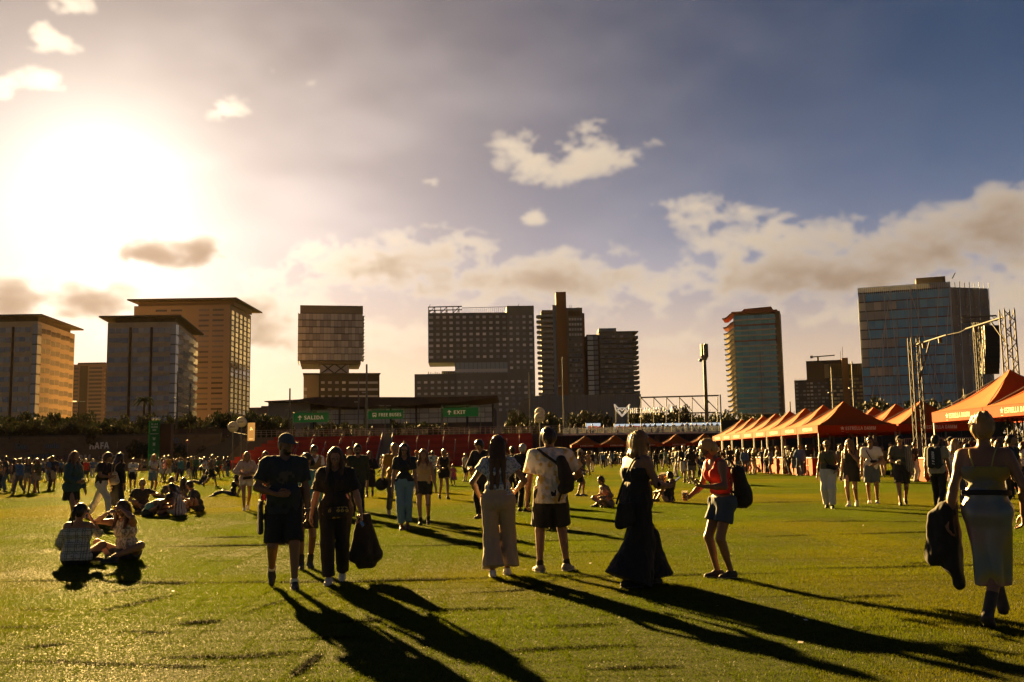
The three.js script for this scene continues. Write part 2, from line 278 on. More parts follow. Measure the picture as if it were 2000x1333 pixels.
// the skeleton of a figure 1.75 m tall that faces +z, left hand at +x
function skeleton(o) {
  const p = { pel: [0, .955, 0], lean: 3, side: 0, twist: 0, pyaw: 0, hy: 0, hp: 5, ht: 0, aL: [.25, .79, .05], aR: [-.25, .79, .05], eL: [.5, 0, -1], eR: [-.5, 0, -1], fL: [.10, .085, .01], fR: [-.10, .085, 0], kL: [.1, 0, 1], kR: [-.1, 0, 1], yL: 8, yR: -8, pL: 0, pR: 0, cL: .35, cR: .35, ...o.pose };
  const b = { sex: 'm', g: 1, sh: 1, hip: 1, bust: 0, belly: 0, ...o.build };
  const f = b.sex === 'f', S = { p, b };
  const up = (lean) => V(0, 1, 0).applyAxisAngle(V(1, 0, 0), lean * D2R).applyAxisAngle(V(0, 0, 1), p.side * D2R);
  S.P = vec(p.pel); const u1 = up(p.lean * .45 + (p.bend || 0) * .4), u2 = up(p.lean + (p.bend || 0)), u3 = up(p.lean * 1.1 + (p.bend || 0) * 1.15);
  S.Wst = S.P.clone().addScaledVector(u1, .15); S.C = S.Wst.clone().addScaledVector(u2, .20); S.N = S.C.clone().addScaledVector(u3, .175);
  S.u = u2; S.u1 = u1; S.px = V(1, 0, 0).applyAxisAngle(V(0, 1, 0), p.pyaw * D2R); S.pz = V(0, 0, 1).applyAxisAngle(V(0, 1, 0), p.pyaw * D2R);
  S.rx = V(1, 0, 0).applyAxisAngle(V(0, 0, 1), p.side * D2R).applyAxisAngle(V(0, 1, 0), p.twist * D2R); S.fz = S.rx.clone().cross(u2).normalize();
  const sw = (f ? .162 : .19) * b.sh;
  S.sL = S.N.clone().addScaledVector(S.rx, sw).addScaledVector(u3, -.055); S.sR = S.N.clone().addScaledVector(S.rx, -sw).addScaledVector(u3, -.055);
  S.hL = S.P.clone().addScaledVector(S.px, .088 * b.hip).add(V(0, -.035, 0)); S.hR = S.P.clone().addScaledVector(S.px, -.088 * b.hip).add(V(0, -.035, 0));
  [S.eL, S.wL] = ik(S.sL, vec(p.aL), .295, .265, vec(p.eL)); [S.eR, S.wR] = ik(S.sR, vec(p.aR), .295, .265, vec(p.eR));
  [S.kL, S.fL] = ik(S.hL, vec(p.fL), .435, .43, vec(p.kL)); [S.kR, S.fR] = ik(S.hR, vec(p.fR), .435, .43, vec(p.kR));
  S.qh = new THREE.Quaternion().setFromEuler(new THREE.Euler((p.hp + p.lean * .2) * D2R, (p.hy + p.twist * .3) * D2R, -(p.ht) * D2R, 'YXZ'));
  S.Hc = S.N.clone().addScaledVector(u3, .075).add(V(0, .082, .012).applyQuaternion(S.qh)); S.hp = (x, y, z) => V(x, y, z).applyQuaternion(S.qh).add(S.Hc);
  S.hv = (x, y, z) => V(x, y, z).applyQuaternion(S.qh);
  S.foot = (s) => { const a = s > 0 ? S.fL : S.fR, q = new THREE.Quaternion().setFromEuler(new THREE.Euler((s > 0 ? p.pL : p.pR) * D2R, (s > 0 ? p.yL : p.yR) * D2R, 0, 'YXZ')); return (x, y, z) => V(x, y, z).applyQuaternion(q).add(a); };
  return S;
}
function torso(F, S, off = 0, k = {}) {
  const { b, P, Wst, C, N, rx, px, u, fz, pz } = S, g = b.g, f = b.sex === 'f', X = (c, a, ax = rx) => c.clone().addScaledVector(ax, a);
  const hip = (f ? .088 : .074) * b.hip, w = f ? .05 : .062;
  F.cap(X(P, -hip, px), X(P, hip, px), .102 * Math.sqrt(g) + off + (k.hip || 0)); const gl = .088 * Math.sqrt(g) + off + (k.hip || 0);
  F.cap(X(P, -.07, px).addScaledVector(pz, -.045).add(V(0, -.03, 0)), X(P, .07, px).addScaledVector(pz, -.045).add(V(0, -.03, 0)), gl);
  if (k.low) return F;
  F.cap(X(Wst, -w * g), X(Wst, w * g), (f ? .088 : .1) * g + off + (k.waist || 0));
  if (b.belly) F.cap(X(Wst, -.04).addScaledVector(fz, b.belly * .5).add(V(0, -.04, 0)), X(Wst, .04).addScaledVector(fz, b.belly * .5).add(V(0, -.04, 0)), .1 * g + off);
  F.cap(X(C, -.075 * b.sh), X(C, .075 * b.sh), (f ? .1 : .113) * g + off);
  const T = C.clone().addScaledVector(u, .09); F.cap(X(T, -.1 * b.sh), X(T, .1 * b.sh), .078 * Math.sqrt(g) + off);
  if (b.bust) { for (const s of [-1, 1]) { const q = C.clone().addScaledVector(rx, s * .068).addScaledVector(fz, .072 * g).addScaledVector(u, .015); F.cap(q, q.clone().addScaledVector(u, -.01), b.bust + off); } }
  if (!k.noSh) { F.cap(N.clone().addScaledVector(u, -.03), S.sL, .052 + off, .052 + off); F.cap(N.clone().addScaledVector(u, -.03), S.sR, .052 + off, .052 + off); }
  return F;
}
const armR = (S) => Math.sqrt(S.b.g) * (S.b.sex === 'f' ? .93 : 1);
function handCaps(F, S, side, lod) {
  const L = side > 0, w = L ? S.wL : S.wR, e = L ? S.eL : S.eR, curl = L ? S.p.cL : S.p.cR, ph = L ? S.p.nL : S.p.nR, fd = L ? S.p.dL : S.p.dR;
  const f = fd ? vec(fd).normalize() : w.clone().sub(e).normalize(), n = ph ? vec(ph) : V(-side, 0, -.15); n.addScaledVector(f, -n.dot(f)); if (n.lengthSq() < 1e-6) n.set(0, 0, 1); n.normalize();
  const t = f.clone().cross(n).multiplyScalar(L ? -1 : 1); // thumb side
  const Q = (a, b, c) => w.clone().addScaledVector(f, a).addScaledVector(t, b).addScaledVector(n, c);
  const th = t.dot(V(0, 0, 1)) < -.2 && !ph ? -1 : 1;
  const q = (a, b, c) => Q(a, b * th, c), k = .92;
  F.cap(q(0, .012, 0), q(.075, .026, 0), .017 * k, .014 * k).cap(q(0, -.012, 0), q(.07, -.026, 0), .016 * k, .013 * k).cap(q(.01, 0, 0), q(.078, 0, 0), .017 * k, .014 * k);
  if (!lod) { F.cap(q(.08, 0, .005), q(.14, 0, .02 + .02 * curl), .026, .018); return; }
  const fl = [.078, .088, .081, .062], fb = [.030, .0095, -.0105, -.030];
  for (let i = 0; i < 4; i++) {
    let p = q(.078 - Math.abs(i - 1.2) * .004, fb[i], 0), a = (.12 + curl * .95) * (1 + i * .05);
    for (let s = 0; s < 3; s++) { const l = fl[i] * [.45, .31, .24][s], d = f.clone().multiplyScalar(Math.cos(a)).addScaledVector(n, Math.sin(a)), p2 = p.clone().addScaledVector(d, l); F.cap(p, p2, .0092 - s * .0008, .0084 - s * .0008); p = p2; a += curl * (s ? .7 : 1.1) + .06; }
  }
  const t0 = q(.018, .022, .006), t1 = q(.05, .052, .016 + .018 * curl), t2 = q(.078, .056 - .02 * curl, .026 + .03 * curl), t3 = q(.1, .052 - .03 * curl, .03 + .035 * curl);
  F.cap(t0, t1, .0135, .0115).cap(t1, t2, .011, .0098).cap(t2, t3, .0098, .0085);
}
function bodyGeo(S, lod) {
  const l = LOD[lod], F = new Field(.035), r = armR(S), b = S.b, fat = lod === 2 ? .004 : 0, lg = Math.sqrt(b.g) * (b.sex === 'f' ? .98 : 1);
  torso(F, S);
  F.cap(S.N.clone().addScaledVector(S.u, -.03), S.hp(0, -.06, -.02), .055 * (b.sex === 'f' ? .9 : 1.05));
  for (const s of [1, -1]) {
    const sh = s > 0 ? S.sL : S.sR, e = s > 0 ? S.eL : S.eR, w = s > 0 ? S.wL : S.wR, h = s > 0 ? S.hL : S.hR, k = s > 0 ? S.kL : S.kR, a = s > 0 ? S.fL : S.fR, ft = S.foot(s);
    F.cap(sh, sh.clone().lerp(e, .3), .056 * r, .05 * r).cap(sh.clone().lerp(e, .25), e, .049 * r + fat, .037 * r + fat).cap(e, e.clone().lerp(w, .35), .038 * r + fat, .039 * r + fat).cap(e.clone().lerp(w, .3), w, .037 * r + fat, .025 + fat);
    F.cap(h, k, .088 * lg, .055 * lg).cap(k, a, .052 * lg + fat, .036 + fat); const cv = a.clone().sub(k), back = V(0, 0, -1).addScaledVector(cv, -V(0, 0, -1).dot(cv) / cv.lengthSq()).normalize();
    F.cap(k.clone().addScaledVector(cv, .16).addScaledVector(back, .014), k.clone().addScaledVector(cv, .5).addScaledVector(back, .012), .047 * lg, .038);
    F.cap(ft(0, -.045, -.04), ft(0, -.055, .12), .03, .024);
    if (lod) handCaps(F, S, s, 0);
  }
  if (lod === 2) F.ell(S.hp(0, .03, -.008), .076, .1, .096, S.qh).ell(S.hp(0, -.045, .022), .055, .066, .064, S.qh);
  const gs = [F.mesh(l.b)];
  if (lod < 2) {
    const f = new Field(.018), h = S.hp, q = S.qh, fem = b.sex === 'f' ? .94 : 1;
    f.ell(h(0, .03, -.008), .074, .098, .094, q).ell(h(0, -.04, .022), .054 * fem, .066, .062, q).ell(h(0, -.085, .045), .026 * fem, .02, .024, q);
    f.cap(h(0, -.03, -.02), S.N.clone().addScaledVector(S.u, -.01), .052 * (fem < 1 ? .88 : 1));
    f.ell(h(.04, -.012, .055), .022, .02, .022, q).ell(h(-.04, -.012, .055), .022, .02, .022, q).cap(h(-.03, .034, .08), h(.03, .034, .08), .012);
    f.cap(h(0, .02, .088), h(0, -.016, .104), .008, .012).cap(h(-.012, -.02, .092), h(.012, -.02, .092), .009);
    f.cap(h(-.02, -.052, .08), h(.02, -.052, .08), .007).cap(h(-.015, -.063, .078), h(.015, -.063, .078), .008);
    if (lod === 0) f.hole(h(.032, .012, .1), h(.034, .012, .1), .0125).hole(h(-.032, .012, .1), h(-.034, .012, .1), .0125);
    f.ell(h(.075, -.005, -.012), .011, .033, .02, q).ell(h(-.075, -.005, -.012), .011, .033, .02, q);
    gs.push(f.mesh(l.h));
  }
  if (lod === 0) for (const s of [1, -1]) { const f = new Field(.008), w = s > 0 ? S.wL : S.wR, e = s > 0 ? S.eL : S.eR; f.cap(e.clone().lerp(w, .8), w, .026, .0235); handCaps(f, S, s, 1); gs.push(f.mesh(l.f)); }
  return mergeGeometries(gs);
}
const fold = (amp, fx, fy, fz, s = 0) => (x, y, z) => (noise(x * fx + s, y * fy + 3 + s, z * fz + 5) - .5) * amp + (noise(x * fx * 2.3 + 9, y * fy * 2 + s, z * fz * 2.3) - .5) * amp * .5;
// garments. Each returns a geometry in the figure's own frame.
const wearers = {
  top(S, w, l) { // sleeve: 0 none, to 1 elbow, to 2 wrist; hem: below the pelvis (negative is above)
    const F = new Field(.035), off = w.off ?? .014, sl = w.sleeve ?? .62, r = armR(S), hem = w.hem ?? .06, tight = w.tight || 0;
    torso(F, S, off, { waist: (w.loose ?? .012), hip: (w.loose ?? .012) * .4, noSh: sl === 0 && w.strap !== undefined });
    if (w.cone) { const a = S.Wst, b = S.P.clone().addScaledVector(S.u1, -hem); F.cap(a.clone().addScaledVector(S.rx, -.04), b.clone().addScaledVector(S.rx, -.06), .1 + off, .1 + w.cone).cap(a.clone().addScaledVector(S.rx, .04), b.clone().addScaledVector(S.rx, .06), .1 + off, .1 + w.cone); }
    else if (hem > .1) for (const s of [-1, 1]) F.cap(S.P.clone().addScaledVector(S.px, s * .07), S.P.clone().addScaledVector(S.px, s * .075).add(V(0, -hem, 0)), .105 + off, .1 + off);
    if (sl > 0) for (const s of [1, -1]) {
      const sh = s > 0 ? S.sL : S.sR, e = s > 0 ? S.eL : S.eR, wr = s > 0 ? S.wL : S.wR, bell = w.bell || 0;
      const t = Math.min(1, sl), end = sh.clone().lerp(e, t); F.cap(sh, end, (.056 * r + off), (.049 * r + off * 1.3 + (sl <= 1 ? bell : 0)));
      if (sl > 1) { const e2 = e.clone().lerp(wr, sl - 1); F.cap(e, e2, .042 * r + off, .032 * r + off + bell); const d = wr.clone().sub(e).normalize(), dd = d.dot(e2), far = e2.clone(); F.cut.push((x, y, z) => { const q = (x - far.x) ** 2 + (y - far.y) ** 2 + (z - far.z) ** 2; return q > .014 ? -1 : d.x * x + d.y * y + d.z * z - dd; }); }
      else { const d = e.clone().sub(sh).normalize(), dd = d.dot(end), o = S.C.clone().addScaledVector(S.rx, s * .05); F.cut.push((x, y, z) => { const q = (x - end.x) ** 2 + (y - end.y) ** 2 + (z - end.z) ** 2; return q > .018 + bell * .1 || (x - o.x) * S.rx.x * s + (y - o.y) * S.rx.y * s + (z - o.z) * S.rx.z * s < .03 ? -1 : d.x * x + d.y * y + d.z * z - dd; }); }
    } else for (const s of [1, -1]) { const sh = s > 0 ? S.sL : S.sR; F.hole(sh.clone().addScaledVector(S.rx, s * .01).addScaledVector(S.u, .0), sh.clone().addScaledVector(S.rx, s * .2), .072); }
    F.hole(S.N.clone().addScaledVector(S.fz, (w.neck ?? .02)).addScaledVector(S.u, -.005 - (w.neckDrop || 0)), S.N.clone().addScaledVector(S.fz, .03).addScaledVector(S.u, .3), .062 + (w.wideNeck || 0));
    if (w.strap !== undefined) { const c = S.C.clone().addScaledVector(S.u, w.strap); F.plane(c, S.u); }
    F.plane(S.P.clone().addScaledVector(S.u1, -hem), S.u1.clone().negate()); if (w.crop !== undefined) F.plane(S.P.clone().addScaledVector(S.u1, w.crop), S.u1.clone().negate());
    F.disp = fold(w.fold ?? .022, 16, 7, 16, 2); return F.mesh(l.c, w.col);
  },
  pants(S, w, l) { // len: 1 knee, 2 ankle
    const F = new Field(.03), off = w.off ?? .014, lg = Math.sqrt(S.b.g), len = w.len ?? 2, waist = w.waist ?? .08, hemR = w.hem ?? .07;
    torso(F, S, off, { low: 1 }); F.cap(S.P.clone().addScaledVector(S.px, -.05), S.Wst.clone().addScaledVector(S.rx, -.05), .1 * S.b.g + off, .092 * S.b.g + off).cap(S.P.clone().addScaledVector(S.px, .05), S.Wst.clone().addScaledVector(S.rx, .05), .1 * S.b.g + off, .092 * S.b.g + off);
    for (const s of [1, -1]) {
      const h = s > 0 ? S.hL : S.hR, k = s > 0 ? S.kL : S.kR, a = s > 0 ? S.fL : S.fR;
      if (len <= 1) { const e = h.clone().lerp(k, len), d = k.clone().sub(h).normalize(), dd = d.dot(e); F.cap(h, e, .09 * lg + off, Math.max(hemR, .06 * lg + off)); F.cut.push((x, y, z) => ((x - e.x) * s > -.105 && (x - e.x) ** 2 + (y - e.y) ** 2 + (z - e.z) ** 2 < .035) ? d.x * x + d.y * y + d.z * z - dd : -1); }
      else { const e = k.clone().lerp(a, len - 1), d = a.clone().sub(k).normalize(), dd = d.dot(e), kr = w.knee ?? Math.max(.058 * lg + off, hemR * .85); F.cap(h, k, .09 * lg + off, kr).cap(k, e, kr, hemR); if (w.train) F.cap(k.clone().lerp(e, .2).add(vec(w.train).multiplyScalar(.3)), e.clone().add(vec(w.train)), kr * .8, hemR * .8); F.cut.push((x, y, z) => ((x - e.x) ** 2 + (y - e.y) ** 2 + (z - e.z) ** 2 < (hemR + .1) ** 2) ? d.x * x + d.y * y + d.z * z - dd : -1); }
    }
    F.plane(S.P.clone().addScaledVector(S.u1, waist), S.u1); F.disp = fold(w.fold ?? .02, 15, 6, 15, 7); return F.mesh(l.c, w.col);
  },
  skirt(S, w, l) { // len below the pelvis
    const F = new Field(.03), off = w.off ?? .014, wd = w.w ?? .09, ax = vec(w.dir || [0, -1, 0]).normalize(), e = S.P.clone().addScaledVector(ax, w.len), k = w.flat ?? .07;
    torso(F, S, off, { low: 1 }); F.cap(S.P.clone().addScaledVector(S.px, -.05), S.Wst.clone().addScaledVector(S.rx, -.05), .1 * S.b.g + off, .092 * S.b.g + off).cap(S.P.clone().addScaledVector(S.px, .05), S.Wst.clone().addScaledVector(S.rx, .05), .1 * S.b.g + off, .092 * S.b.g + off);
    for (const s of [-1, 0, 1]) F.cap(S.P.clone().addScaledVector(S.px, s * .075), e.clone().addScaledVector(S.px, s * (k + wd * .5)), .1 * Math.sqrt(S.b.g) + off, .09 + off + wd * .35);
    F.plane(e, ax); F.plane(S.P.clone().addScaledVector(S.u1, w.waist ?? .1), S.u1);
    const n = w.pleats ?? 11, am = w.fold ?? .02, c = S.P; F.disp = (x, y, z) => { const t = sstep(0, w.len, c.y - y); return Math.sin(Math.atan2(z - c.z, x - c.x) * n + noise(x * 5, y * 3, z * 5) * 4) * am * .5 * t + (noise(x * 12, y * 5, z * 12) - .5) * .01; };
    return F.mesh(l.c, w.col);
  },
  hair(S, w, l, lod) {
    const F = new Field(.025), h = S.hp, q = S.qh, v = w.vol ?? .012, len = w.len ?? 0;
    F.ell(h(0, .034, -.014), .075 + v, .1 + v, .094 + v, q).ell(h(0, -.005, -.045), .07 + v, .075 + v, .06 + v, q);
    const qi = q.clone().invert();
    const fr = w.fringe ?? .03, ln = w.line ?? .075;
    const face = (x, y, z) => { const X = x - S.Hc.x, Y = y - S.Hc.y, Z = z - S.Hc.z; const p = V(X, Y, Z).applyQuaternion(qi); return Math.min(p.z - fr - (p.y > 0 ? p.y * .35 : 0), ln - p.y, (w.side ?? (len > 0 || w.bob ? .074 : .16)) - Math.abs(p.x), p.y + .14); };
    F.cut.push((x, y, z) => face(x, y, z));           // leaves the face free
    if (len > 0) {
      const back = S.N.clone().addScaledVector(S.fz, -.075 * S.b.g - .01), wid = w.wid ?? .06, tail = w.tail ? vec(w.tail) : V(), down = S.u.clone().negate();
      for (const s of [-1, 0, 1]) {
        const a = h(s * .055, .02, -.05), b = back.clone().addScaledVector(S.rx, s * wid).addScaledVector(S.u, -.02), c = b.clone().addScaledVector(down, Math.max(.02, len - .2)).addScaledVector(S.rx, s * .012).addScaledVector(S.fz, -.012).add(tail);
        F.cap(a, b, .05, .042); if (len > .2) F.cap(b, c, .042, .026);
        if (s && w.front) { const d = h(s * .078, -.02, .01), e = S.N.clone().addScaledVector(S.rx, s * (w.fw ?? .1)).addScaledVector(S.fz, .055), g = e.clone().addScaledVector(S.fz, .045 * S.b.g + (S.b.bust ? .04 : 0)).addScaledVector(down, w.front).addScaledVector(S.rx, s * .015).add(tail); F.cap(h(s * .07, .05, -.01), d, .035, .032).cap(d, e, .032, .034); if (w.front > .05) F.cap(e, g, .034, .02); }
      }
    } else if (w.bob) { for (const s of [-1, -.4, .4, 1]) F.cap(h(s * .06, .03, -.03), h(s * (.075 + .02), -w.bob, Math.abs(s) > .6 ? .012 : -.065).add(w.tail ? vec(w.tail) : V()), .052, .04); }
    if (w.bun) F.ell(h(0, .1, -.09), .05, .045, .05, q); if (w.pony) F.cap(h(0, .05, -.11), h(0, -.04, -.15), .035, .03).cap(h(0, -.04, -.15), h(.01, -.22, -.13), .03, .012);
    if (w.curls) for (let i = 0; i < 26; i++) { const a = i * 2.4, t = i / 26; F.ell(h(Math.cos(a) * .07 * (1 - t * .5), .06 + t * .085, Math.sin(a) * .075 * (1 - t * .4) - .02), .026, .022, .026, q); }
    const am = lod === 2 ? .004 : (w.rough ?? .009); F.disp = (x, y, z) => (noise(x * 70, y * 9, z * 70) - .5) * am + (noise(x * 22, y * 6, z * 22) - .5) * am * 1.6;
    const g = F.mesh(lod === 0 ? .0085 : lod === 1 ? .0145 : l.h, w.col);
    if (lod > 0 || w.nostrand) return g;
    const st = [], n = w.strands ?? 170; // loose strands along the outline
    for (let i = 0; i < n; i++) {
      const a = rr(0, 6.28), e = rr(-.2, 1), dir = S.hv(Math.cos(a) * Math.sqrt(Math.max(0, 1 - e * e)), e, Math.sin(a) * Math.sqrt(Math.max(0, 1 - e * e)) - .35); let p = h(0, .03, -.02).addScaledVector(dir, .1), d = dir.clone().multiplyScalar(.3); const nseg = len > 0 || w.bob ? 7 : 3, sl = (len > 0 ? rr(.03, .085) * (len + .2) * 1.2 : w.bob ? .026 : .011), pts = [];
      const wind = w.wind ? vec(w.wind) : V(.0, 0, 0);
      for (let s = 0; s <= nseg; s++) { pts.push(p.clone()); d.lerp(V(0, -1, 0).addScaledVector(dir, .06).add(wind), .72).normalize().add(V(rr(-.16, .16), 0, rr(-.16, .16))); p = p.clone().addScaledVector(d, sl); if (s < 2 && (len > 0 || w.bob)) { const c = p.clone().sub(S.Hc); c.y -= .01; if (c.length() < .118) p.add(c.setLength(.12 - c.length())); } if (p.y < S.C.y + .1) { const c = p.clone().sub(S.C); c.y = 0; const m = .15 * S.b.g; if (c.length() < m) p.add(c.setLength(m - c.length())); } }
      st.push(ribbon(pts, .0024, .0007));
    }
    const sg = mergeGeometries(st); if (w.col) { const c = [], P = sg.attributes.position; for (let i = 0; i < P.count; i++) c.push(...w.col(P.getX(i), P.getY(i), P.getZ(i))); sg.setAttribute('color', new THREE.Float32BufferAttribute(c, 3)); }
    return mergeGeometries([clean2(g), clean2(sg)]);
  },
  shoe(S, w, l, lod) { const c = LOD[lod].c * (lod === 0 ? .5 : lod === 1 ? .62 : .8); const F = new Field(.02), f = S.foot(w.s), a = w.s > 0 ? S.fL : S.fR, k = w.s > 0 ? S.kL : S.kR; F.cap(f(0, -.04, -.05), f(0, -.052, .05), .044, .042).cap(f(-.008 * w.s, -.05, .06), f(-.006 * w.s, -.058, .15), .043, .032).cap(f(0, -.01, -.025), f(0, -.02, .03), .042, .038); const n = f(0, -1, 0).sub(a), up = f(0, 1, 0).sub(a); F.plane(f(0, -.085 + (w.sole ?? .018), 0), n); F.plane(f(0, w.high ?? .012, 0), up); if ((w.high ?? 0) > .04) F.cap(f(0, -.02, -.02), lerp3(a, k, w.high / .42), .046, .05); return F.mesh(c); },
  sole(S, w, l, lod) { const c = LOD[lod].c * .5; const F = new Field(.02), f = S.foot(w.s), a = w.s > 0 ? S.fL : S.fR; F.cap(f(0, -.045, -.052), f(0, -.055, .05), .048, .046).cap(f(-.008 * w.s, -.055, .06), f(-.006 * w.s, -.06, .152), .047, .036); F.plane(f(0, -.085, 0), f(0, -1, 0).sub(a)); F.plane(f(0, -.064, 0), f(0, 1, 0).sub(a)); return F.mesh(c); },
  sock(S, w, l) { const a = w.s > 0 ? S.fL : S.fR, k = w.s > 0 ? S.kL : S.kR, F = new Field(.01).cap(a, lerp3(a, k, w.h ?? .16), .042, .046); F.plane(lerp3(a, k, w.h ?? .16), k.clone().sub(a)); return F.mesh(.012); },
  cap(S, w) { const q = S.qh, h = S.hp, s = w.back ? -1 : 1, F = new Field(.012).ell(h(0, .045, -.008), .091, .098, .109, q); F.plane(h(0, .045, 0), S.hv(0, -1, -.12)); const dome = F.mesh(.0085), B = new Field(.008).ell(h(0, .052, s * .1), .078, .01, .085, q); B.plane(h(0, 0, s * .075), S.hv(0, 0, -s)); return mergeGeometries([dome, B.mesh(.0075)]); },
  hat(S, w) { const q = S.qh, h = S.hp, F = new Field(.02).ell(h(0, .05, -.01), .092, .11, .108, q); F.plane(h(0, .045, 0), S.hv(0, -1, 0)); const B = new Field(.01).ell(h(0, .05, -.01), .155, .014, .17, q); return mergeGeometries([F.mesh(.012), B.mesh(.012)]); },
  glasses(S) { const h = S.hp, F = new Field(.006); for (const s of [-1, 1]) { F.ell(h(s * .033, .01, .098), .028, .021, .008, S.qh); F.cap(h(s * .058, .014, .092), h(s * .082, .012, .0), .004); } F.cap(h(-.012, .014, .103), h(.012, .014, .103), .004); return F.mesh(.0055); },
  beard(S) { const F = new Field(.015).ell(S.hp(0, -.055, .026), .058, .062, .066, S.qh); F.cut.push((x, y, z) => { const p = V(x, y, z).sub(S.Hc).applyQuaternion(S.qh.clone().invert()); return Math.max(p.y + .03, -p.z - .005); }); F.disp = fold(.008, 90, 90, 90); return F.mesh(.008); },
  eye(S, w) { return new THREE.SphereGeometry(.0112, 10, 8).translate(...S.hp(.033 * w.s, .012, .0862).toArray()); },
};
function clean2(g) { const q = g.index ? g.toNonIndexed() : g; if (!q.attributes.normal) q.computeVertexNormals(); q.deleteAttribute('uv'); return q; }
function ribbon(pts, w0, w1) { const P = [], I = [], n = pts.length; pts.forEach((p, i) => { const d = (pts[i + 1] || p).clone().sub(pts[i - 1] || p), s = d.clone().cross(V(0, 0, 1)); if (s.lengthSq() < 1e-10) s.set(1, 0, 0); s.setLength((w0 + (w1 - w0) * i / (n - 1)) / 2); P.push(p.x - s.x, p.y - s.y, p.z - s.z, p.x + s.x, p.y + s.y, p.z + s.z); if (i < n - 1) { const a = i * 2; I.push(a, a + 1, a + 2, a + 1, a + 3, a + 2); } }); const g = new THREE.BufferGeometry(); g.setAttribute('position', new THREE.Float32BufferAttribute(P, 3)); g.setIndex(I); g.computeVertexNormals(); return g; }
const CLOTH = (c, ex = {}) => M(c, .88, { sheen: .35, sheenRoughness: .6, side: THREE.DoubleSide, ...ex });
const PATTERNED = () => { const m = M([1, 1, 1], .88, { sheen: .3, side: THREE.DoubleSide, vertexColors: true }); return m; };
const skinMat = (t) => M(SKIN[t] || t, .52, { sheen: .15, sheenRoughness: .5 });
const hairMat = (t) => M(HAIR[t] || t, .42, { sheen: .55, sheenRoughness: .35, sheenColor: new THREE.Color().setRGB(...(HAIR[t] || t)).lerp(new THREE.Color(1, .6, .3), .35), side: THREE.DoubleSide, specularIntensity: .8 });
// o: at [u, v] sight line of the point between the feet, or pos; h height in metres; yaw degrees (0 faces the camera)
function person(o) {
  const lod = o.lod ?? 1, l = LOD[lod], S = skeleton(o), s = (o.h ?? 1.7) / 1.76;
  const g = onGround(...(o.at || [1000, 1100])), pos = o.pos || [g.x, 0, g.z], face = Math.atan2(-pos[0], -pos[2]);
  const root = thing('person', o.label, 'person', pos, face + (o.yaw || 0) * D2R, o.group);
  root.scale.setScalar(s); SK.set(root, S);
  mesh('body', bodyGeo(S, lod), skinMat(o.skin || 'fair'), root);
  for (const w of o.wear || []) {
    const kind = w.t, mk = wearers[kind]; if (!mk) throw new Error(kind);
    const mat = w.mat || (kind === 'hair' || kind === 'beard' ? hairMat(w.c) : kind === 'glasses' ? M([.006, .006, .008], .12, { clearcoat: 1 }) : kind === 'eye' ? M([.03, .02, .015], .15) : w.col ? PATTERNED() : kind === 'shoe' || kind === 'sole' ? M(w.c, .7) : CLOTH(w.c));
    if (w.col && kind === 'hair') continue;
    mesh(w.name || { top: 'shirt', pants: 'trousers', skirt: 'skirt', cap: 'cap', glasses: 'sunglasses' }[kind] || kind, mk(S, w, l, lod), mat, root);
  }
  if (!o.barefoot) for (const k of [1, -1]) { const sh = o.shoes || {}; const m = mesh('shoe', wearers.shoe(S, { s: k, ...sh }, l, lod), M(sh.c || [.02, .02, .022], .7), root); if (lod < 2) mesh('sole', wearers.sole(S, { s: k }, l, lod), M(sh.sc || [.1, .1, .1], .8), m); if (sh.sock) mesh('sock', wearers.sock(S, { s: k, h: sh.sockH }, l, lod), CLOTH(sh.sock), root); }
  if (lod === 0) for (const k of [1, -1]) mesh('eye', wearers.eye(S, { s: k }), M([.16, .13, .11], .2), root);
  root.updateMatrixWorld(true);
  return root;
}
const handAt = (r, side, f = .09, n = .03) => { const S = SK.get(r), w = side > 0 ? S.wL : S.wR, e = side > 0 ? S.eL : S.eR; const d = (side > 0 ? S.p.dL : S.p.dR) ? vec(side > 0 ? S.p.dL : S.p.dR).normalize() : w.clone().sub(e).normalize(); const nn = (side > 0 ? S.p.nL : S.p.nR) ? vec(side > 0 ? S.p.nL : S.p.nR).normalize() : V(-side, 0, 0); return r.localToWorld(w.clone().addScaledVector(d, f).addScaledVector(nn, n)); };
// ---------------------------------------------------------------- buildings beyond the park
const GL = (c, r = .08, ex = {}) => M(c, r, { clearcoat: 0, specularIntensity: 1, ior: 1.6, ...ex });
function site(name, label, uc, D, yaw = 0, base = 0) { const p = at(uc, 760, D), o = thing(name, label, 'building', [p.x, 0, -D], yaw); o.X = (u) => at(u, 760, D).x - p.x; o.Y = (v) => at(uc, v, D).y; return o; }
const boxOf = (o, name, mat, u0, u1, v0, v1, z0, z1) => mesh(name, span(o.X(u0), o.X(u1), o.Y(v0), o.Y(v1), z0, z1), mat, o);
const atM = (m, x, y, z, ry = 0) => { m.position.set(x, y, z); m.rotation.y = ry; return m; };
const glassSet = [GL([.10, .12, .13]), GL([.22, .23, .23], .15), GL([.05, .06, .065]), GL([.34, .33, .31], .3), GL([.14, .15, .15], .12)];
function panes(o, name, n, m, x0, x1, y0, y1, z, w, h, set = glassSet, ry = 0, ax) { // a grid of windows, each its own mesh; ax turns the grid onto a side wall
  const g = bx(w, h, .3); for (let j = 0; j < m; j++) for (let i = 0; i < n; i++) { const a = n > 1 ? i / (n - 1) : .5, b = m > 1 ? j / (m - 1) : .5, x = x0 + (x1 - x0) * a, y = y0 + (y1 - y0) * b; atM(mesh(name, g, pick(set), o), ...(ax ? [z, y, x] : [x, y, z]), ax ? Math.PI / 2 : ry); }
}
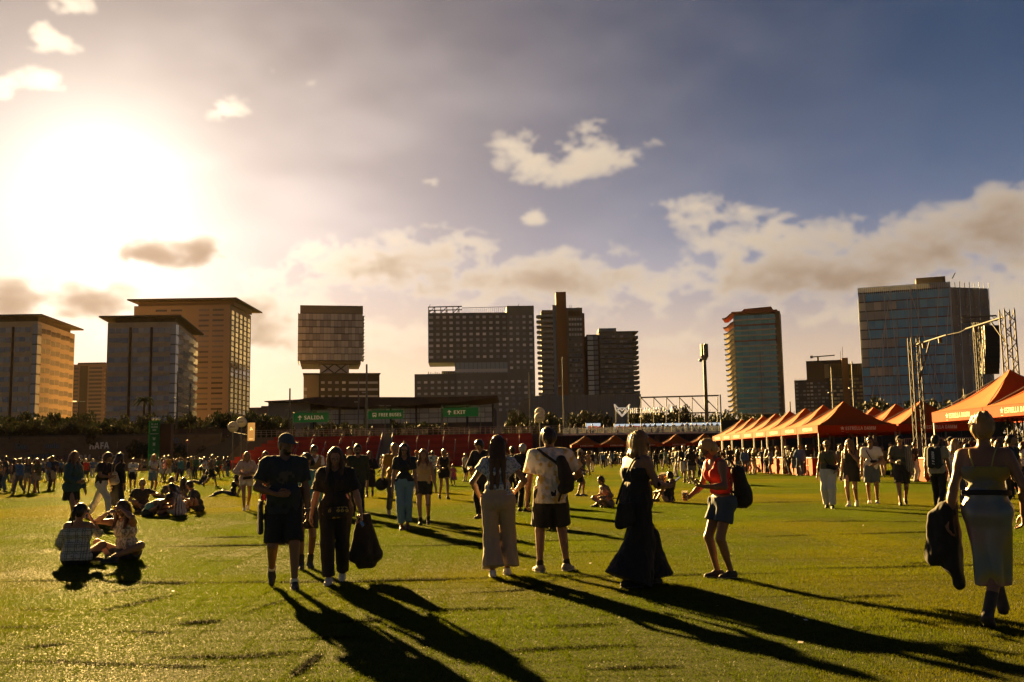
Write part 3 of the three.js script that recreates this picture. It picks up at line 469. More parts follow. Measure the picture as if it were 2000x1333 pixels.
const facadeTex = (lo, hi, sx = 3, sy = 3) => { const t = noiseTex(256, (u, v) => { const s = 2 * Math.PI; return fbm(Math.cos(u * s) * sx + 9, Math.sin(u * s) * sx + Math.cos(v * s) * sy, Math.sin(v * s) * sy + 4, 5); }, lo, hi); t.repeat.set(.05, .05); return t; };
const concreteT = facadeTex([.5, .49, .47], [.66, .65, .62]), plasterT = facadeTex([.66, .61, .55], [.78, .72, .66]);
const wallM = (c, r = .9, t = concreteT) => { const m = new THREE.MeshStandardMaterial({ map: t, roughness: r }); m.color.setRGB(...c); return m; };
const WARM = wallM([1.05, .98, .86], .9, plasterT), DK = wallM([.16, .16, .16]), SLATE = wallM([.30, .32, .34]), CONC = wallM([.8, .78, .74]), BROWN = wallM([.85, .38, .17]), RUST = wallM([.8, .2, .09]);
// the two warm office blocks with jutting roof slabs
function office(label, u0, uc, u1, vTop, vFar, D, depth, floors, litSide) {
  const o = site('office_building', label, uc, D), xl = o.X(u0), xr = o.X(uc), top = o.Y(vTop), lean = at(u1, 760, D + depth).x - o.position.x - xr;
  const sh = new THREE.Shape([new THREE.Vector2(xl, 0), new THREE.Vector2(xr, 0), new THREE.Vector2(xr + lean, depth), new THREE.Vector2(xl + lean, depth)]);
  mesh('wall', new THREE.ExtrudeGeometry(sh, { depth: top, bevelEnabled: false }).rotateX(-Math.PI / 2), WARM, o);
  const e = 2.6, rs = new THREE.Shape([new THREE.Vector2(xl - e, -e), new THREE.Vector2(xr + e, -e), new THREE.Vector2(xr + lean + e, depth + e), new THREE.Vector2(xl + lean - e, depth + e)]);
  mesh('roof', new THREE.ExtrudeGeometry(rs, { depth: .6, bevelEnabled: false }).rotateX(-Math.PI / 2).translate(0, top + 1.9, 0), wallM([.5, .42, .34]), o);
  mesh('roof_storey', new THREE.ExtrudeGeometry(new THREE.Shape([new THREE.Vector2(xl + 2.5, 2), new THREE.Vector2(xr - 1, 2), new THREE.Vector2(xr + lean - 1, depth - 2), new THREE.Vector2(xl + lean + 2.5, depth - 2)]), { depth: 1.94, bevelEnabled: false }).rotateX(-Math.PI / 2).translate(0, top - .02, 0), wallM([.5, .4, .3]), o);
  const fh = top / (floors + .6), wd = xr - xl, glass = [GL([.3, .3, .33], .1), GL([.22, .22, .25], .08), GL([.4, .38, .38], .2), GL([.26, .25, .27], .12)];
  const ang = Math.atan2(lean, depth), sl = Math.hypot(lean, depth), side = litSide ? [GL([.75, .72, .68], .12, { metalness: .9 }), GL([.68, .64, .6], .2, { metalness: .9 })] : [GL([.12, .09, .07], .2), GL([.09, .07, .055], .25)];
  for (let f = 0; f < floors; f++) {
    const y = fh * (f + .75), segs = litSide ? [[.02, .31], [.37, .63], [.67, .93]] : [[.02, .3], [.34, .6], [.66, .9]];
    for (const [a, b] of segs) { const n = Math.max(2, Math.round((b - a) * wd / 2.4)), w = (b - a) * wd / n; for (let i = 0; i < n; i++) { const st = (f + Math.floor(i / 2)) % 3 === 0 ? .5 : 0; atM(mesh('window', bx(w - .18, 2.0 - st * .5, .25), pick(glass), o), xl + a * wd + w * (i + .5), y + st * .4, .05); } }
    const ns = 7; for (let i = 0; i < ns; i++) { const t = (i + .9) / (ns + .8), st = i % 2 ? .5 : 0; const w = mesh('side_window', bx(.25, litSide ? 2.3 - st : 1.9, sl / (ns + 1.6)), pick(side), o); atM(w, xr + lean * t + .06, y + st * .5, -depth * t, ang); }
  }
  for (const s of litSide ? [.34, .65] : [.32, .63]) mesh('pier', span(xl + wd * (s - .016), xl + wd * (s + .016), 0, top - 2, -.2, .32), wallM([.34, .2, .12]), o);
  mesh('corner_glass', span(xr - wd * .065, xr + .25, 0, top - 1, -3, .3), GL([.34, .33, .33], .1), o);
  for (let f = 0; f < floors; f++) mesh('corner_spandrel', span(xr - wd * .067, xr + .3, fh * (f + .2), fh * (f + .32), -3.05, .36), wallM([.4, .32, .24]), o);
  return o;
}
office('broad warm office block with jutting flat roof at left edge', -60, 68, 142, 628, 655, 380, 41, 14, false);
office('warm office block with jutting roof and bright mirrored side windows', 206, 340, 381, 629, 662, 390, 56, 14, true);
{ // tall tower behind
  const o = site('residential_tower', 'tall brown tower block with flat roof slab behind the offices', 350, 490); boxOf(o, 'wall', wallM([.8, .66, .52], .9, plasterT), 257, 446, 597, 905, -40, 0); 
  mesh('roof', span(o.X(250), o.X(464), o.Y(588.5), o.Y(586), -46, 5), wallM([.5, .4, .32]), o); boxOf(o, 'roof_storey', wallM([.6, .48, .38], .9, plasterT), 262, 452, 588.6, 597, -36, -2);
  const dk = [GL([.16, .13, .11], .2), GL([.1, .085, .07], .2), GL([.22, .19, .16], .2)], lit = [GL([.36, .36, .37], .1, { metalness: .7 }), GL([.3, .3, .31], .2, { metalness: .7 })];
  for (let f = 0; f < 20; f++) { const v = 605 + f * 10.2; for (const [a, b] of [[300, 322], [330, 352], [385, 405], [412, 434]]) boxOf(o, 'window', pick(dk), a, b, v, v + 3.6, -.3, .16); for (let k = 0; k < 5; k++) mesh('side_window', bx(.3, 2.0, 4.4), pick(lit), o).position.set(o.X(446) + .05, o.Y(v + 5), -5 - k * 7.6); }
  for (const u of [300, 310, 320]) mesh('antenna', bar(V(o.X(u), o.Y(586), -8), V(o.X(u), o.Y(580), -8), .12), M([.1, .1, .1]), o);
}
{ const o = site('apartment_tower', 'small distant apartment tower with balconies between the offices', 172, 700); boxOf(o, 'wall', wallM([.85, .7, .55], .9, plasterT), 140, 206, 712, 905, -30, 0); boxOf(o, 'roof', wallM([.6, .5, .4]), 147, 201, 708, 712, -20, -2); boxOf(o, 'stair_shaft', wallM([.45, .36, .28]), 155, 170, 715, 905, -1, .5);
  for (let f = 0; f < 14; f++) { const v = 722 + f * 7.6; boxOf(o, 'balcony', wallM([.95, .84, .7], .9, plasterT), 172, 205, v, v + 2.6, 0, 1.8); boxOf(o, 'window', GL([.12, .1, .08], .3), 173, 198, v - 4, v - .4, -.2, .12); boxOf(o, 'window', GL([.14, .12, .1], .3), 143, 152, v - 3.4, v, -.2, .12); } }
{ // the T shaped block
  const o = site('cantilevered_office', 'grey banded office cube overhanging a narrow glass neck', 650, 560, .19), br = wallM([.34, .32, .3], .6), g = GL([.42, .39, .35], .3), g2 = GL([.36, .34, .31], .25);
  boxOf(o, 'core', SLATE, 586, 704, 613, 705, -38, -1); boxOf(o, 'parapet', wallM([.62, .56, .5]), 586, 708, 597, 613, -38, -.3);
  for (let f = 0; f < 7; f++) { const v = 613.6 + f * 13.1, x0 = 583.5, n = 18, w = (707 - x0) / n; for (let i = 0; i < n; i++) boxOf(o, 'pane', f > 4 ? pick([g2, g2, g]) : pick([g, g, g2, GL([.24, .22, .2], .3)]), x0 + i * w, x0 + (i + .95) * w, v, v + 12, -.9, 0); boxOf(o, 'floor_band', DK, 582, 708, v + 12, v + 13.1, -1, .35); for (let k = 0; k < 2; k++) boxOf(o, 'side_fin', wallM([.5, .5, .48], .5), 707.2, 711, v + 3 + k * 6, v + 3.8 + k * 6, -16, .3); }
  boxOf(o, 'side_glass', GL([.36, .36, .3], .15), 582, 583.4, 612, 705, -30, -.2); boxOf(o, 'underside', wallM([.42, .38, .34]), 588, 704, 705.2, 711, -36, -1.2);
  boxOf(o, 'neck', GL([.34, .33, .3], .2), 624.5, 681.5, 708, 729, -22, -6); for (const [a, b] of [[628, 653], [653, 678], [653, 628], [678, 653]]) mesh('brace', bar(V(o.X(a), o.Y(709), -5.8), V(o.X(b), o.Y(728), -5.8), .35), DK, o);
  boxOf(o, 'lower_block', DK, 593.5, 741, 730, 800, -40, -3); boxOf(o, 'lower_roof', wallM([.3, .28, .26]), 592, 743, 728.5, 730, -42, -1.5); boxOf(o, 'stone_panel', wallM([.55, .5, .44]), 594, 623, 732, 800, -3.2, -2.6);
  for (let j = 0; j < 3; j++) { for (let i = 0; i < 4; i++) boxOf(o, 'window', pick([GL([.5, .5, .48], .2), GL([.3, .3, .29], .2)]), 627 + i * 13.6, 634 + i * 13.6, 744.5 + j * 13.6, 749.5 + j * 13.6, -3.1, -2.8); boxOf(o, 'strip_window', GL([.4, .39, .37], .2), 681, 738, 745 + j * 13.6, 749.5 + j * 13.6, -3.1, -2.8); boxOf(o, 'small_window', GL([.4, .39, .37], .2), 594.5, 600, 757 + j * 13.6, 763 + j * 13.6, -2.7, -2.4); }
  for (const u of [688, 700]) boxOf(o, 'roof_unit', SLATE, u, u + 6, 726.5, 728.4, -12, -8);
}
{ // hotel with the hanging block
  const o = site('hotel_building', 'dark hotel slab with grid of small windows and a hanging upper block', 930, 560, .05), wm = wallM([.52, .54, .56]), wm2 = wallM([.66, .68, .7]), set = [GL([.62, .62, .62], .2), GL([.45, .46, .47], .15), GL([.3, .31, .32], .1), GL([.75, .73, .7], .3), GL([.55, .55, .55], .2)];
  boxOf(o, 'upper_block', wm, 837, 992, 611, 708, -26, 0); boxOf(o, 'tower_block', wm2, 992.2, 1046, 598, 905, -28, -.4); boxOf(o, 'lower_block', wallM([.58, .6, .62]), 810, 891, 730, 905, -26, .3); boxOf(o, 'podium', wm2, 891.2, 992, 729, 905, -26, -.2);
  boxOf(o, 'glass_floor', GL([.3, .36, .36], .1), 889, 992, 708.2, 729, -20, -.6); boxOf(o, 'glass_rail', GL([.5, .5, .46], .15), 889, 992, 721, 727, -.5, -.1); for (let i = 0; i < 12; i++) boxOf(o, 'mullion', DK, 890 + i * 8.6, 890.5 + i * 8.6, 708.3, 729, -.6, -.3);
  boxOf(o, 'terrace', wm, 863, 889, 724, 726, -18, -2); for (let i = 0; i < 12; i++) mesh('terrace_post', bar(V(o.X(837 + i * 4.4), o.Y(729.8), -2), V(o.X(837 + i * 4.4), o.Y(725 + (i % 3)), -2), .25), DK, o);
  for (let j = 0; j < 8; j++) for (let i = 0; i < 12; i++) boxOf(o, 'window', pick(set), 838.5 + i * 13.05 + (i ? 1.2 : 0), 845.4 + i * 13.05 + (i ? .9 : 1.5), 617 + j * 11.1, 622 + j * 11.1, -.4, .12);
  for (let j = 0; j < 10; j++) for (let i = 0; i < 4; i++) boxOf(o, 'tower_window', pick(set), 997 + i * 13, 1003 + i * 13, 617 + j * 11.1, 622 + j * 11.1, -.6, -.28);
  for (let j = 0; j < 3; j++) for (let i = 0; i < 18; i++) boxOf(o, 'lower_window', pick(set), 815.5 + i * 13.05, 822 + i * 13.05, 744 + j * 11.2, 748.6 + j * 11.2, -.6, i < 6 ? .42 : -.06);
  for (let j = 0; j < 3; j++) for (let i = 0; i < 5; i++) boxOf(o, 'base_window', pick(set), 974 + i * 13, 980 + i * 13, 777 + j * 11, 782 + j * 11, -.6, i < 2 ? -.04 : -.28);
  const tr = M([.07, .065, .06], .6), P = (u, v, z) => V(o.X(u), o.Y(v), z), roof = [];
  for (const z of [-1, -14]) { roof.push(bar(P(837, 599, z), P(904, 598, z), .35)); for (let i = 0; i < 6; i++) roof.push(bar(P(838 + i * 12, 611, z), P(838 + (i + 1) * 12 - (i % 2 ? 12 : 0) - (i % 2 ? 0 : 0), 599, z), .22), bar(P(838 + i * 12, 611, z), P(838 + i * 12, 599, z), .25)); } mesh('roof_truss', merge(roof), tr, o);
  const rail = [bar(P(904, 601, -1), P(992, 599.5, -1), .15)]; for (let i = 0; i < 22; i++) rail.push(bar(P(904 + i * 4, 611, -1), P(904 + i * 4, 600.5, -1), .09)); mesh('roof_railing', merge(rail), tr, o); for (const u of [838, 1015]) mesh('roof_antenna', bar(P(u, 598, -6), P(u + 3, 591, -6), .14), tr, o);
}
{ // slab hotel with curved balconies and the brown fin
  const o = site('balcony_hotel', 'slim hotel tower with curved white balconies and a tall brown fin', 1098, 570), slab = wallM([1.6, 1.56, 1.5]);
  boxOf(o, 'core', wallM([.36, .35, .33]), 1060, 1083, 606, 905, -24, -4); boxOf(o, 'brown_fin', BROWN, 1089, 1109, 572, 905, -6, 3); boxOf(o, 'glass_strip', GL([.12, .16, .17], .1), 1082, 1088.8, 596, 905, -18, .6); boxOf(o, 'right_face', wallM([.46, .52, .55]), 1109.2, 1141, 602, 905, -24, 0); boxOf(o, 'rear_fin', BROWN, 1143, 1148.6, 606, 905, -30, -14);
  for (let f = 0; f < 17; f++) { const v = 615 + f * 10.1, e = new THREE.Shape(), x0 = o.X(1050.5 + f * .12), x1 = o.X(1082); e.moveTo(x1, 2.5); e.lineTo(x1, -12); e.lineTo(x0 + 4, -12); e.quadraticCurveTo(x0 - .8, -6, x0, 0); e.quadraticCurveTo(x0 + 2, 2.6, x1, 2.5); mesh('balcony', new THREE.ExtrudeGeometry(e, { depth: 1.25, bevelEnabled: false, curveSegments: 5 }).rotateX(Math.PI / 2).translate(0, o.Y(v), -1), slab, o); boxOf(o, 'balcony_door', pick([GL([.25, .25, .24], .2), GL([.4, .38, .35], .3)]), 1062, 1081, v + 4.3, v + 9, -4.4, -3.8); }
  for (let f = 0; f < 17; f++) { const v = 622 + f * 10; boxOf(o, 'terrace_slab', wallM([.36, .35, .33]), 1112, 1141, v + 6, v + 7.2, -.5, 1.0); for (let i = 0; i < 5; i++) boxOf(o, 'window', f < 4 ? pick([GL([.5, .5, .48], .2), GL([.6, .58, .54], .3)]) : pick(glassSet), 1114 + i * 5.4, 1118 + i * 5.4, v, v + 4.6, -.4, .15); }
  const sg = canvasTex(256, 64, (c, w, h) => { c.fillStyle = '#4a4640'; c.fillRect(0, 0, w, h); c.fillStyle = '#17130f'; c.font = 'bold 54px sans-serif'; c.textAlign = 'center'; c.fillText('PRINCESS', w / 2, 52, w - 10); }); mesh('roof_sign', new THREE.PlaneGeometry(o.X(1139) - o.X(1113), o.Y(607) - o.Y(619)).translate((o.X(1139) + o.X(1113)) / 2, o.Y(613), .16), new THREE.MeshStandardMaterial({ map: sg, roughness: .8 }), o); boxOf(o, 'left_parapet', wallM([.4, .38, .36]), 1061, 1083, 604, 609, -20, -3); for (const u of [1118, 1121]) mesh('antenna', bar(V(o.X(u), o.Y(602), -6), V(o.X(u), o.Y(594), -6), .13), DK, o); boxOf(o, 'plant_box', DK, 1130, 1137, 599.5, 602, -10, -4);
}
{ const o = site('glass_linked_block', 'dark terraced block with bright glass link and side balconies', 1200, 580), side = wallM([.5, .48, .45]);
  boxOf(o, 'main_block', wallM([.38, .46, .48]), 1173, 1239, 650, 905, -26, 0); boxOf(o, 'link', DK, 1149, 1172.8, 652, 905, -22, -3); boxOf(o, 'roof_box', GL([.12, .17, .16], .2), 1173.5, 1208, 640, 649.8, -16, -3); boxOf(o, 'parapet', SLATE, 1172, 1250, 647.6, 650, -24, .5);
  for (let f = 0; f < 12; f++) { const v = 655 + f * 9.8; boxOf(o, 'bright_window', pick([GL([.62, .64, .56], .15), GL([.55, .58, .5], .25)]), 1150.5, 1162, v, v + 7.6, -3.3, -2.8); boxOf(o, 'link_window', GL([.2, .22, .21], .15), 1163, 1171, v, v + 7, -3.2, -2.85); for (let i = 0; i < 8; i++) boxOf(o, 'window', pick(glassSet), 1175 + i * 7.8, 1181 + i * 7.8, v + 1, v + 4.6, -.3, .12); boxOf(o, 'terrace_slab', wallM([.3, .29, .27]), 1173.5, 1240, v + 5.6, v + 6.9, -.2, 1.2); boxOf(o, 'side_balcony', side, 1239.3, 1250 + f * .06, v + 1.5, v + 7, -14, -1); }
}
{ // low halls
  const o = site('convention_hall', 'long low hall with dark sweeping roof canopy and glazed front', 745, 300), gl = [GL([.45, .43, .38], .2), GL([.38, .37, .34], .2), GL([.52, .49, .43], .25)];
  boxOf(o, 'end_wall', CONC, 524, 606, 782, 905, -30, 0); boxOf(o, 'back_wall', wallM([.35, .33, .3]), 606.3, 966, 800, 905, -30, -5);
  const rf = new THREE.Shape(); [[524, 782], [590, 780], [618, 776], [700, 777], [860, 780], [972, 778.5], [972, 781], [900, 789], [760, 797], [660, 795], [606, 786], [524, 783.5]].forEach(([u, v], i) => rf[i ? 'lineTo' : 'moveTo'](o.X(u), o.Y(v))); mesh('roof', new THREE.ExtrudeGeometry(rf, { depth: 34, bevelEnabled: false }).translate(0, 0, -29), wallM([.24, .2, .165]), o);
  for (let j = 0; j < 3; j++) for (let i = 0; i < 19; i++) boxOf(o, 'pane', pick(gl), 613 + i * 18.5, 630.5 + i * 18.5, 798 + j * 10, 806.8 + j * 10, -5.2, -4.6); for (let i = 0; i < 8; i++) mesh('column', bar(V(o.X(612 + i * 50), 0, -1), V(o.X(612 + i * 50), o.Y(792), -1), .3, 8), DK, o); boxOf(o, 'door', DK, 545, 549, 812, 830, -.2, .1);
}
{ const o = site('metal_hall', 'grey corrugated metal hall with curved left end', 1130, 350), mm = wallM([.62, .64, .66], .5); const n = 44; for (let i = 0; i < n; i++) { const u0 = 1036 + i * 4.9; boxOf(o, 'metal_panel', i % 5 === 2 ? wallM([.54, .56, .58], .5) : mm, u0, u0 + 4.75, 772 + (i < 2 ? 1 : 0), 905, -30, i % 2 * .12); }
  const e = new THREE.Shape(); [[1012, 905], [1012, 795], [1016, 786], [1024, 778], [1035.8, 773], [1035.8, 905]].forEach(([u, v], i) => e[i ? 'lineTo' : 'moveTo'](o.X(u), o.Y(v))); mesh('curved_end', new THREE.ExtrudeGeometry(e, { depth: 26, bevelEnabled: false }).translate(0, 0, -26), wallM([.74, .66, .56]), o); }
{ // tower with wavy balconies
  const o = site('wavy_tower', 'slim glass tower with wavy white balconies and a red roof', 1478, 640, -.3), teal = [GL([.04, .3, .36], .08), GL([.05, .34, .4], .08), GL([.035, .25, .31], .1), GL([.07, .38, .43], .12)], w = wallM([1.5, 1.45, 1.38]);
  boxOf(o, 'core', wallM([.1, .15, .15]), 1441, 1519, 612, 905, -26, -.6); boxOf(o, 'side_wall', wallM([.62, .52, .4]), 1519.3, 1528, 609, 905, -24, -2);
  mesh('roof', span(o.X(1436), o.X(1524), o.Y(611.5), o.Y(607.5), -27, 1), RUST, o); const ph = new THREE.Shape(); [[1452, 607.6], [1460, 601], [1512, 599], [1516, 606], [1516, 607.6]].forEach(([u, v], i) => ph[i ? 'lineTo' : 'moveTo'](o.X(u), o.Y(v))); mesh('penthouse', new THREE.ExtrudeGeometry(ph, { depth: 16, bevelEnabled: false }).translate(0, 0, -20), RUST, o);
  const wave = (u, v, mat, name) => { const e = new THREE.Shape(), x1 = o.X(1441), x0 = o.X(u), y = o.Y(v), h = .9; e.moveTo(x1, y + 1.4); e.bezierCurveTo(x1 - 4, y + 1.2, x0 + 4, y - 2.6, x0, y - 2.2); e.lineTo(x0 + .3, y - 2.2 - h); e.bezierCurveTo(x0 + 4.5, y - 3.6, x1 - 4, y, x1, y + .2); mesh(name, new THREE.ExtrudeGeometry(e, { depth: 18, bevelEnabled: false, curveSegments: 7 }).translate(0, 0, -18), mat, o); };
  wave(1417, 612, RUST, 'eave'); wave(1418, 630, RUST, 'eave');
  for (let f = 0; f < 19; f++) { const v = 616 + f * 10.2; const n = 6; for (let i = 0; i < n; i++) boxOf(o, 'pane', pick(teal), 1441.5 + i * 13, 1454 + i * 13, v, v + 7.3, -.6, 0); boxOf(o, 'floor_edge', f === 1 || f === 4 ? RUST : w, 1440.5, 1520 + f * .2, v + 7.4, v + 10.2, -1, f === 1 || f === 4 ? .6 : 1.3); if (f > 1) wave(1418 + f * .25, v + 6, w, 'wavy_balcony'); boxOf(o, 'corner_post', w, 1438.6, 1440.6, v, v + 10, -10, -.5); }
  boxOf(o, 'fin', SLATE, 1487, 1488.4, 690, 905, 0, 1.6);
}
{ // dark stepped block with brown fin
  const o = site('stepped_block', 'dark stepped block with brown fin and yellow balconies', 1625, 620, -.3), yl = [GL([.55, .42, .2], .25), GL([.32, .25, .13], .25), GL([.1, .085, .06], .2)];
  boxOf(o, 'lower_block', wallM([.12, .115, .1]), 1555, 1646, 741, 905, -26, 0); boxOf(o, 'upper_block', wallM([.16, .14, .115]), 1579, 1646, 703, 741, -24, -3); boxOf(o, 'right_block', wallM([.14, .13, .11]), 1658, 1696, 712, 905, -24, -1.5); boxOf(o, 'brown_fin', BROWN, 1646.3, 1657.6, 701, 905, -8, 2.2); boxOf(o, 'light_bay', wallM([.8, .66, .48]), 1613, 1622, 711, 738, -3.2, -1); boxOf(o, 'slat_crown', wallM([.4, .3, .17]), 1623, 1645, 711, 736, -3.2, -1.6);
  for (let i = 0; i < 7; i++) boxOf(o, 'slat', wallM([.62, .48, .28]), 1624 + i * 3, 1625 + i * 3, 711, 736, -1.5, -.8); for (let i = 0; i < 12; i++) boxOf(o, 'slat', wallM([.62, .48, .28]), 1659 + i * 3, 1660.2 + i * 3, 714, 734, -1.4, -.6);
  for (let f = 0; f < 9; f++) { const v = 746 + f * 7.4; for (let i = 0; i < 9; i++) boxOf(o, 'window', i === 4 || i === 3 ? pick([GL([.4, .4, .36], .2), GL([.2, .2, .18], .2)]) : pick(glassSet.slice(0, 3)), 1557 + i * 7, 1562 + i * 7, v, v + 3.6, -.3, .12); for (const [a, n] of [[1622, 4], [1659, 6]]) for (let i = 0; i < n; i++) boxOf(o, 'balcony_window', pick(yl), a + i * 6, a + 5.2 + i * 6, v - 6, v - 1.8, a > 1650 ? -1.7 : -.3, a > 1650 ? -1.3 : .14); boxOf(o, 'balcony_edge', wallM([.3, .24, .15]), 1658, 1696, v - 1.4, v, -1.8, -.4); }
  const cr = M([.08, .08, .08], .6); mesh('crane', merge([bar(V(o.X(1602), o.Y(703), -8), V(o.X(1602), o.Y(694), -8), .7), bar(V(o.X(1590), o.Y(694), -8), V(o.X(1634), o.Y(692.5), -8), .4), bx(1.6, 1.6, 1.6, o.X(1590), o.Y(694), -8)]), cr, o); for (const u of [1645, 1649]) mesh('antenna', bar(V(o.X(u), o.Y(703), -6), V(o.X(u), o.Y(u > 1646 ? 677 : 686), -6), .16), cr, o);
  for (let i = 0; i < 9; i++) mesh('roof_post', bar(V(o.X(1557 + i * 3), o.Y(741), -1), V(o.X(1557 + i * 3), o.Y(737 + (i % 3)), -1), .12), cr, o);
}
{ // the braced glass tower
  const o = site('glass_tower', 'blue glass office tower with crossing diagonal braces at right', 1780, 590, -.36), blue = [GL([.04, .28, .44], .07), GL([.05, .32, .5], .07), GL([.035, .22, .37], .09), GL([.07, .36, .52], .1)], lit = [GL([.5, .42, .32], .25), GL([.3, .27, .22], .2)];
  const x0 = o.X(1692), x1 = o.X(1862), top = o.Y(560), dep = 46; const ang = .62, sw = 27; // right face turns back
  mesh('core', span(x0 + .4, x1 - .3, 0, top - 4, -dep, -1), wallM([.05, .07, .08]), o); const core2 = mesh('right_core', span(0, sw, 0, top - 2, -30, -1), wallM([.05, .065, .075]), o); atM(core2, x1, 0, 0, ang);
  const fl = 17, fh = top / (fl + .4);
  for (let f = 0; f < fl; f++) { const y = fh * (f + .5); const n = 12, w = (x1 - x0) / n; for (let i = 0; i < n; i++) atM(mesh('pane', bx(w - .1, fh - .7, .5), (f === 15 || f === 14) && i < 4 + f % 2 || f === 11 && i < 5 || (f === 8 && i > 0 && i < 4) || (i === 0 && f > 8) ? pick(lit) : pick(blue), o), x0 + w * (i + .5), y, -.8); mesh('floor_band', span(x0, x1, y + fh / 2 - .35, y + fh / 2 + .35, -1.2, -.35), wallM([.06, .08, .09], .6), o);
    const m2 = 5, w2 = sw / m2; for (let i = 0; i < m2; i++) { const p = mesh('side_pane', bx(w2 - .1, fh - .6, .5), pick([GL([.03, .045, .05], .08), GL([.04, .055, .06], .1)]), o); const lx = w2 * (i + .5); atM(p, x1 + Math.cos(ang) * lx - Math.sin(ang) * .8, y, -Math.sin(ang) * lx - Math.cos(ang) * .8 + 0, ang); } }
  const br = M([.34, .4, .42], .4, { metalness: .4 }), pairs = []; for (let i = 0; i < 9; i++) { const a = x0 + (x1 - x0) * (i / 9), s = (i * 37 % 5 - 2) * 5 + (i % 2 ? 9 : -9); pairs.push([a, Math.min(x1, Math.max(x0, a + s)), 0, top * (.55 + .45 * hsh(i, 2, 3))], [a + 4, Math.min(x1, Math.max(x0, a + 4 - s * .8)), top * .3, top]); } for (const [a, b, ya, yb] of pairs) mesh('brace', bar(V(Math.min(x1, a), ya, .1), V(b, yb, .1), .26), br, o);
  const fin = []; for (let i = 0; i <= 46; i++) fin.push(bx(.18, 4.6, .4, x0 + (x1 - x0) * i / 46, top - 1.3, -.5)); mesh('crown_fins', merge(fin), M([.5, .46, .4], .4), o); mesh('crown_rail', span(x0, x1, top + .9, top + 1.2, -.8, -.3), br, o); mesh('crown_glass', span(x0, x1, top - 3.6, top + .8, -.72, -.66), M([.5, .5, .48], .2, { transmission: .5, thickness: 0 }), o);
  mesh('plant_room', span(o.X(1802), o.X(1856), top - 4, o.Y(541), -24, -8), wallM([.4, .3, .22]), o); mesh('roof_arm', bar(V(o.X(1868), o.Y(548), -6), V(o.X(1874), o.Y(537), -6), .3), DK, o); const sd = []; for (let i = 0; i <= 8; i++) sd.push(bar(V(x1 + Math.cos(ang) * sw * i / 8, 0, -Math.sin(ang) * sw * i / 8 + .2), V(x1 + Math.cos(ang) * sw * Math.min(1, Math.max(0, (i / 8 + (i % 2 ? .12 : -.12)))), top + 1, -Math.sin(ang) * sw * i / 8 + .2), .2)); mesh('side_braces', merge(sd), br, o);
}
{ const o = site('low_house', 'low ochre house between the trees left of the hall', 505, 330); boxOf(o, 'wall', wallM([.8, .62, .42], .9, plasterT), 486, 523, 798, 905, -14, 0); boxOf(o, 'roof_storey', wallM([.8, .62, .42], .9, plasterT), 507, 523, 793, 798, -10, -2); boxOf(o, 'parapet', wallM([.6, .45, .3]), 485, 524, 796.4, 798, -14, .3); }
// ---------------------------------------------------------------- people near the camera
const BLK = [.012, .012, .014], NAVY = [.014, .018, .032], DENIM = [.03, .055, .1], WHITE = [.62, .6, .56], CREAM = [.5, .44, .33];
const near = {};
near.cap = person({ lod: 0, at: [553, 1150], h: 1.74, yaw: 4, skin: 'tan', label: 'bearded man in dark cap and shorts walking with hand on his belly',
  build: { g: 1.14, sh: 1.06, belly: .1 }, pose: { twist: 6, lean: 2, hy: 26, hp: 12, pel: [0, .95, 0], fL: [.11, .087, .2], fR: [-.12, .2, -.22], pR: 52, yL: 6, aR: [-.09, 1.07, .2], eR: [-1, -.25, -.3], dR: [.9, .1, .25], nR: [0, 0, -1], aL: [.27, .80, .04], cR: .3 },
  wear: [{ t: 'top', c: [.02, .026, .034], sleeve: .72, hem: .1, off: .02, cone: .045, col: (x, y, z) => { const n = noise(x * 22, y * 26, 3), r = Math.hypot(x * .8, (y - 1.26) * 1.1); return z > .06 && r < .085 && n > .48 ? [.07, .06, .055] : [.02, .027, .036]; } },
    { t: 'pants', c: [.012, .013, .016], len: .95, hem: .105, off: .022, name: 'shorts' }, { t: 'hair', c: 'dark', vol: .005, line: .1, fringe: .0, strands: 30 }, { t: 'cap', c: [.05, .06, .07] }, { t: 'beard', c: 'dark' }],
  shoes: { c: [.014, .016, .02], sc: [.04, .04, .045], sock: WHITE, sockH: .1 } });
near.long = person({ lod: 0, at: [655, 1140], h: 1.57, yaw: -6, skin: 'pale', label: 'long haired woman in black shirt and trousers with floral waist bag',
  build: { sex: 'f', g: 1.2, sh: 1.08, hip: 1.08, bust: .068, belly: .05 }, pose: { twist: -4, lean: 4, hy: 3, hp: 13, fR: [-.07, .087, .16], fL: [.07, .13, -.2], pL: 30, aL: [.36, .84, .12], eL: [.6, 0, -.7], aR: [-.33, .80, .1], dL: [.1, -1, .3], cL: .6 },
  wear: [{ t: 'top', c: BLK, sleeve: .8, hem: .1, off: .026, bell: .012, cone: .06, neckDrop: .02 }, { t: 'pants', c: [.011, .011, .012], len: 1.95, hem: .085, off: .022 }, { t: 'hair', c: 'brown', len: .42, front: .14, fw: .085, wid: .08, line: .085, vol: .016, strands: 260, wind: [.3, .1, -.1] }], shoes: { c: [.3, .36, .42], sc: WHITE } });
near.behind = person({ lod: 1, at: [596, 1112], h: 1.52, yaw: 8, skin: 'brown', label: 'short person in teal top, dark shorts and boots behind capped man',
  build: { sex: 'f', g: 1, sh: .95 }, pose: { fL: [.08, .087, -.05], fR: [-.08, .1, .12], aL: [.24, .8, .02] }, wear: [{ t: 'top', c: [.06, .2, .21], sleeve: 1.9, hem: .03 }, { t: 'pants', c: [.02, .018, .02], len: .72, hem: .1, name: 'shorts' }, { t: 'hair', c: 'black', vol: .014, bob: .03 }, { t: 'cap', c: [.02, .02, .02], back: 1 }], shoes: { c: BLK, high: .14 } });
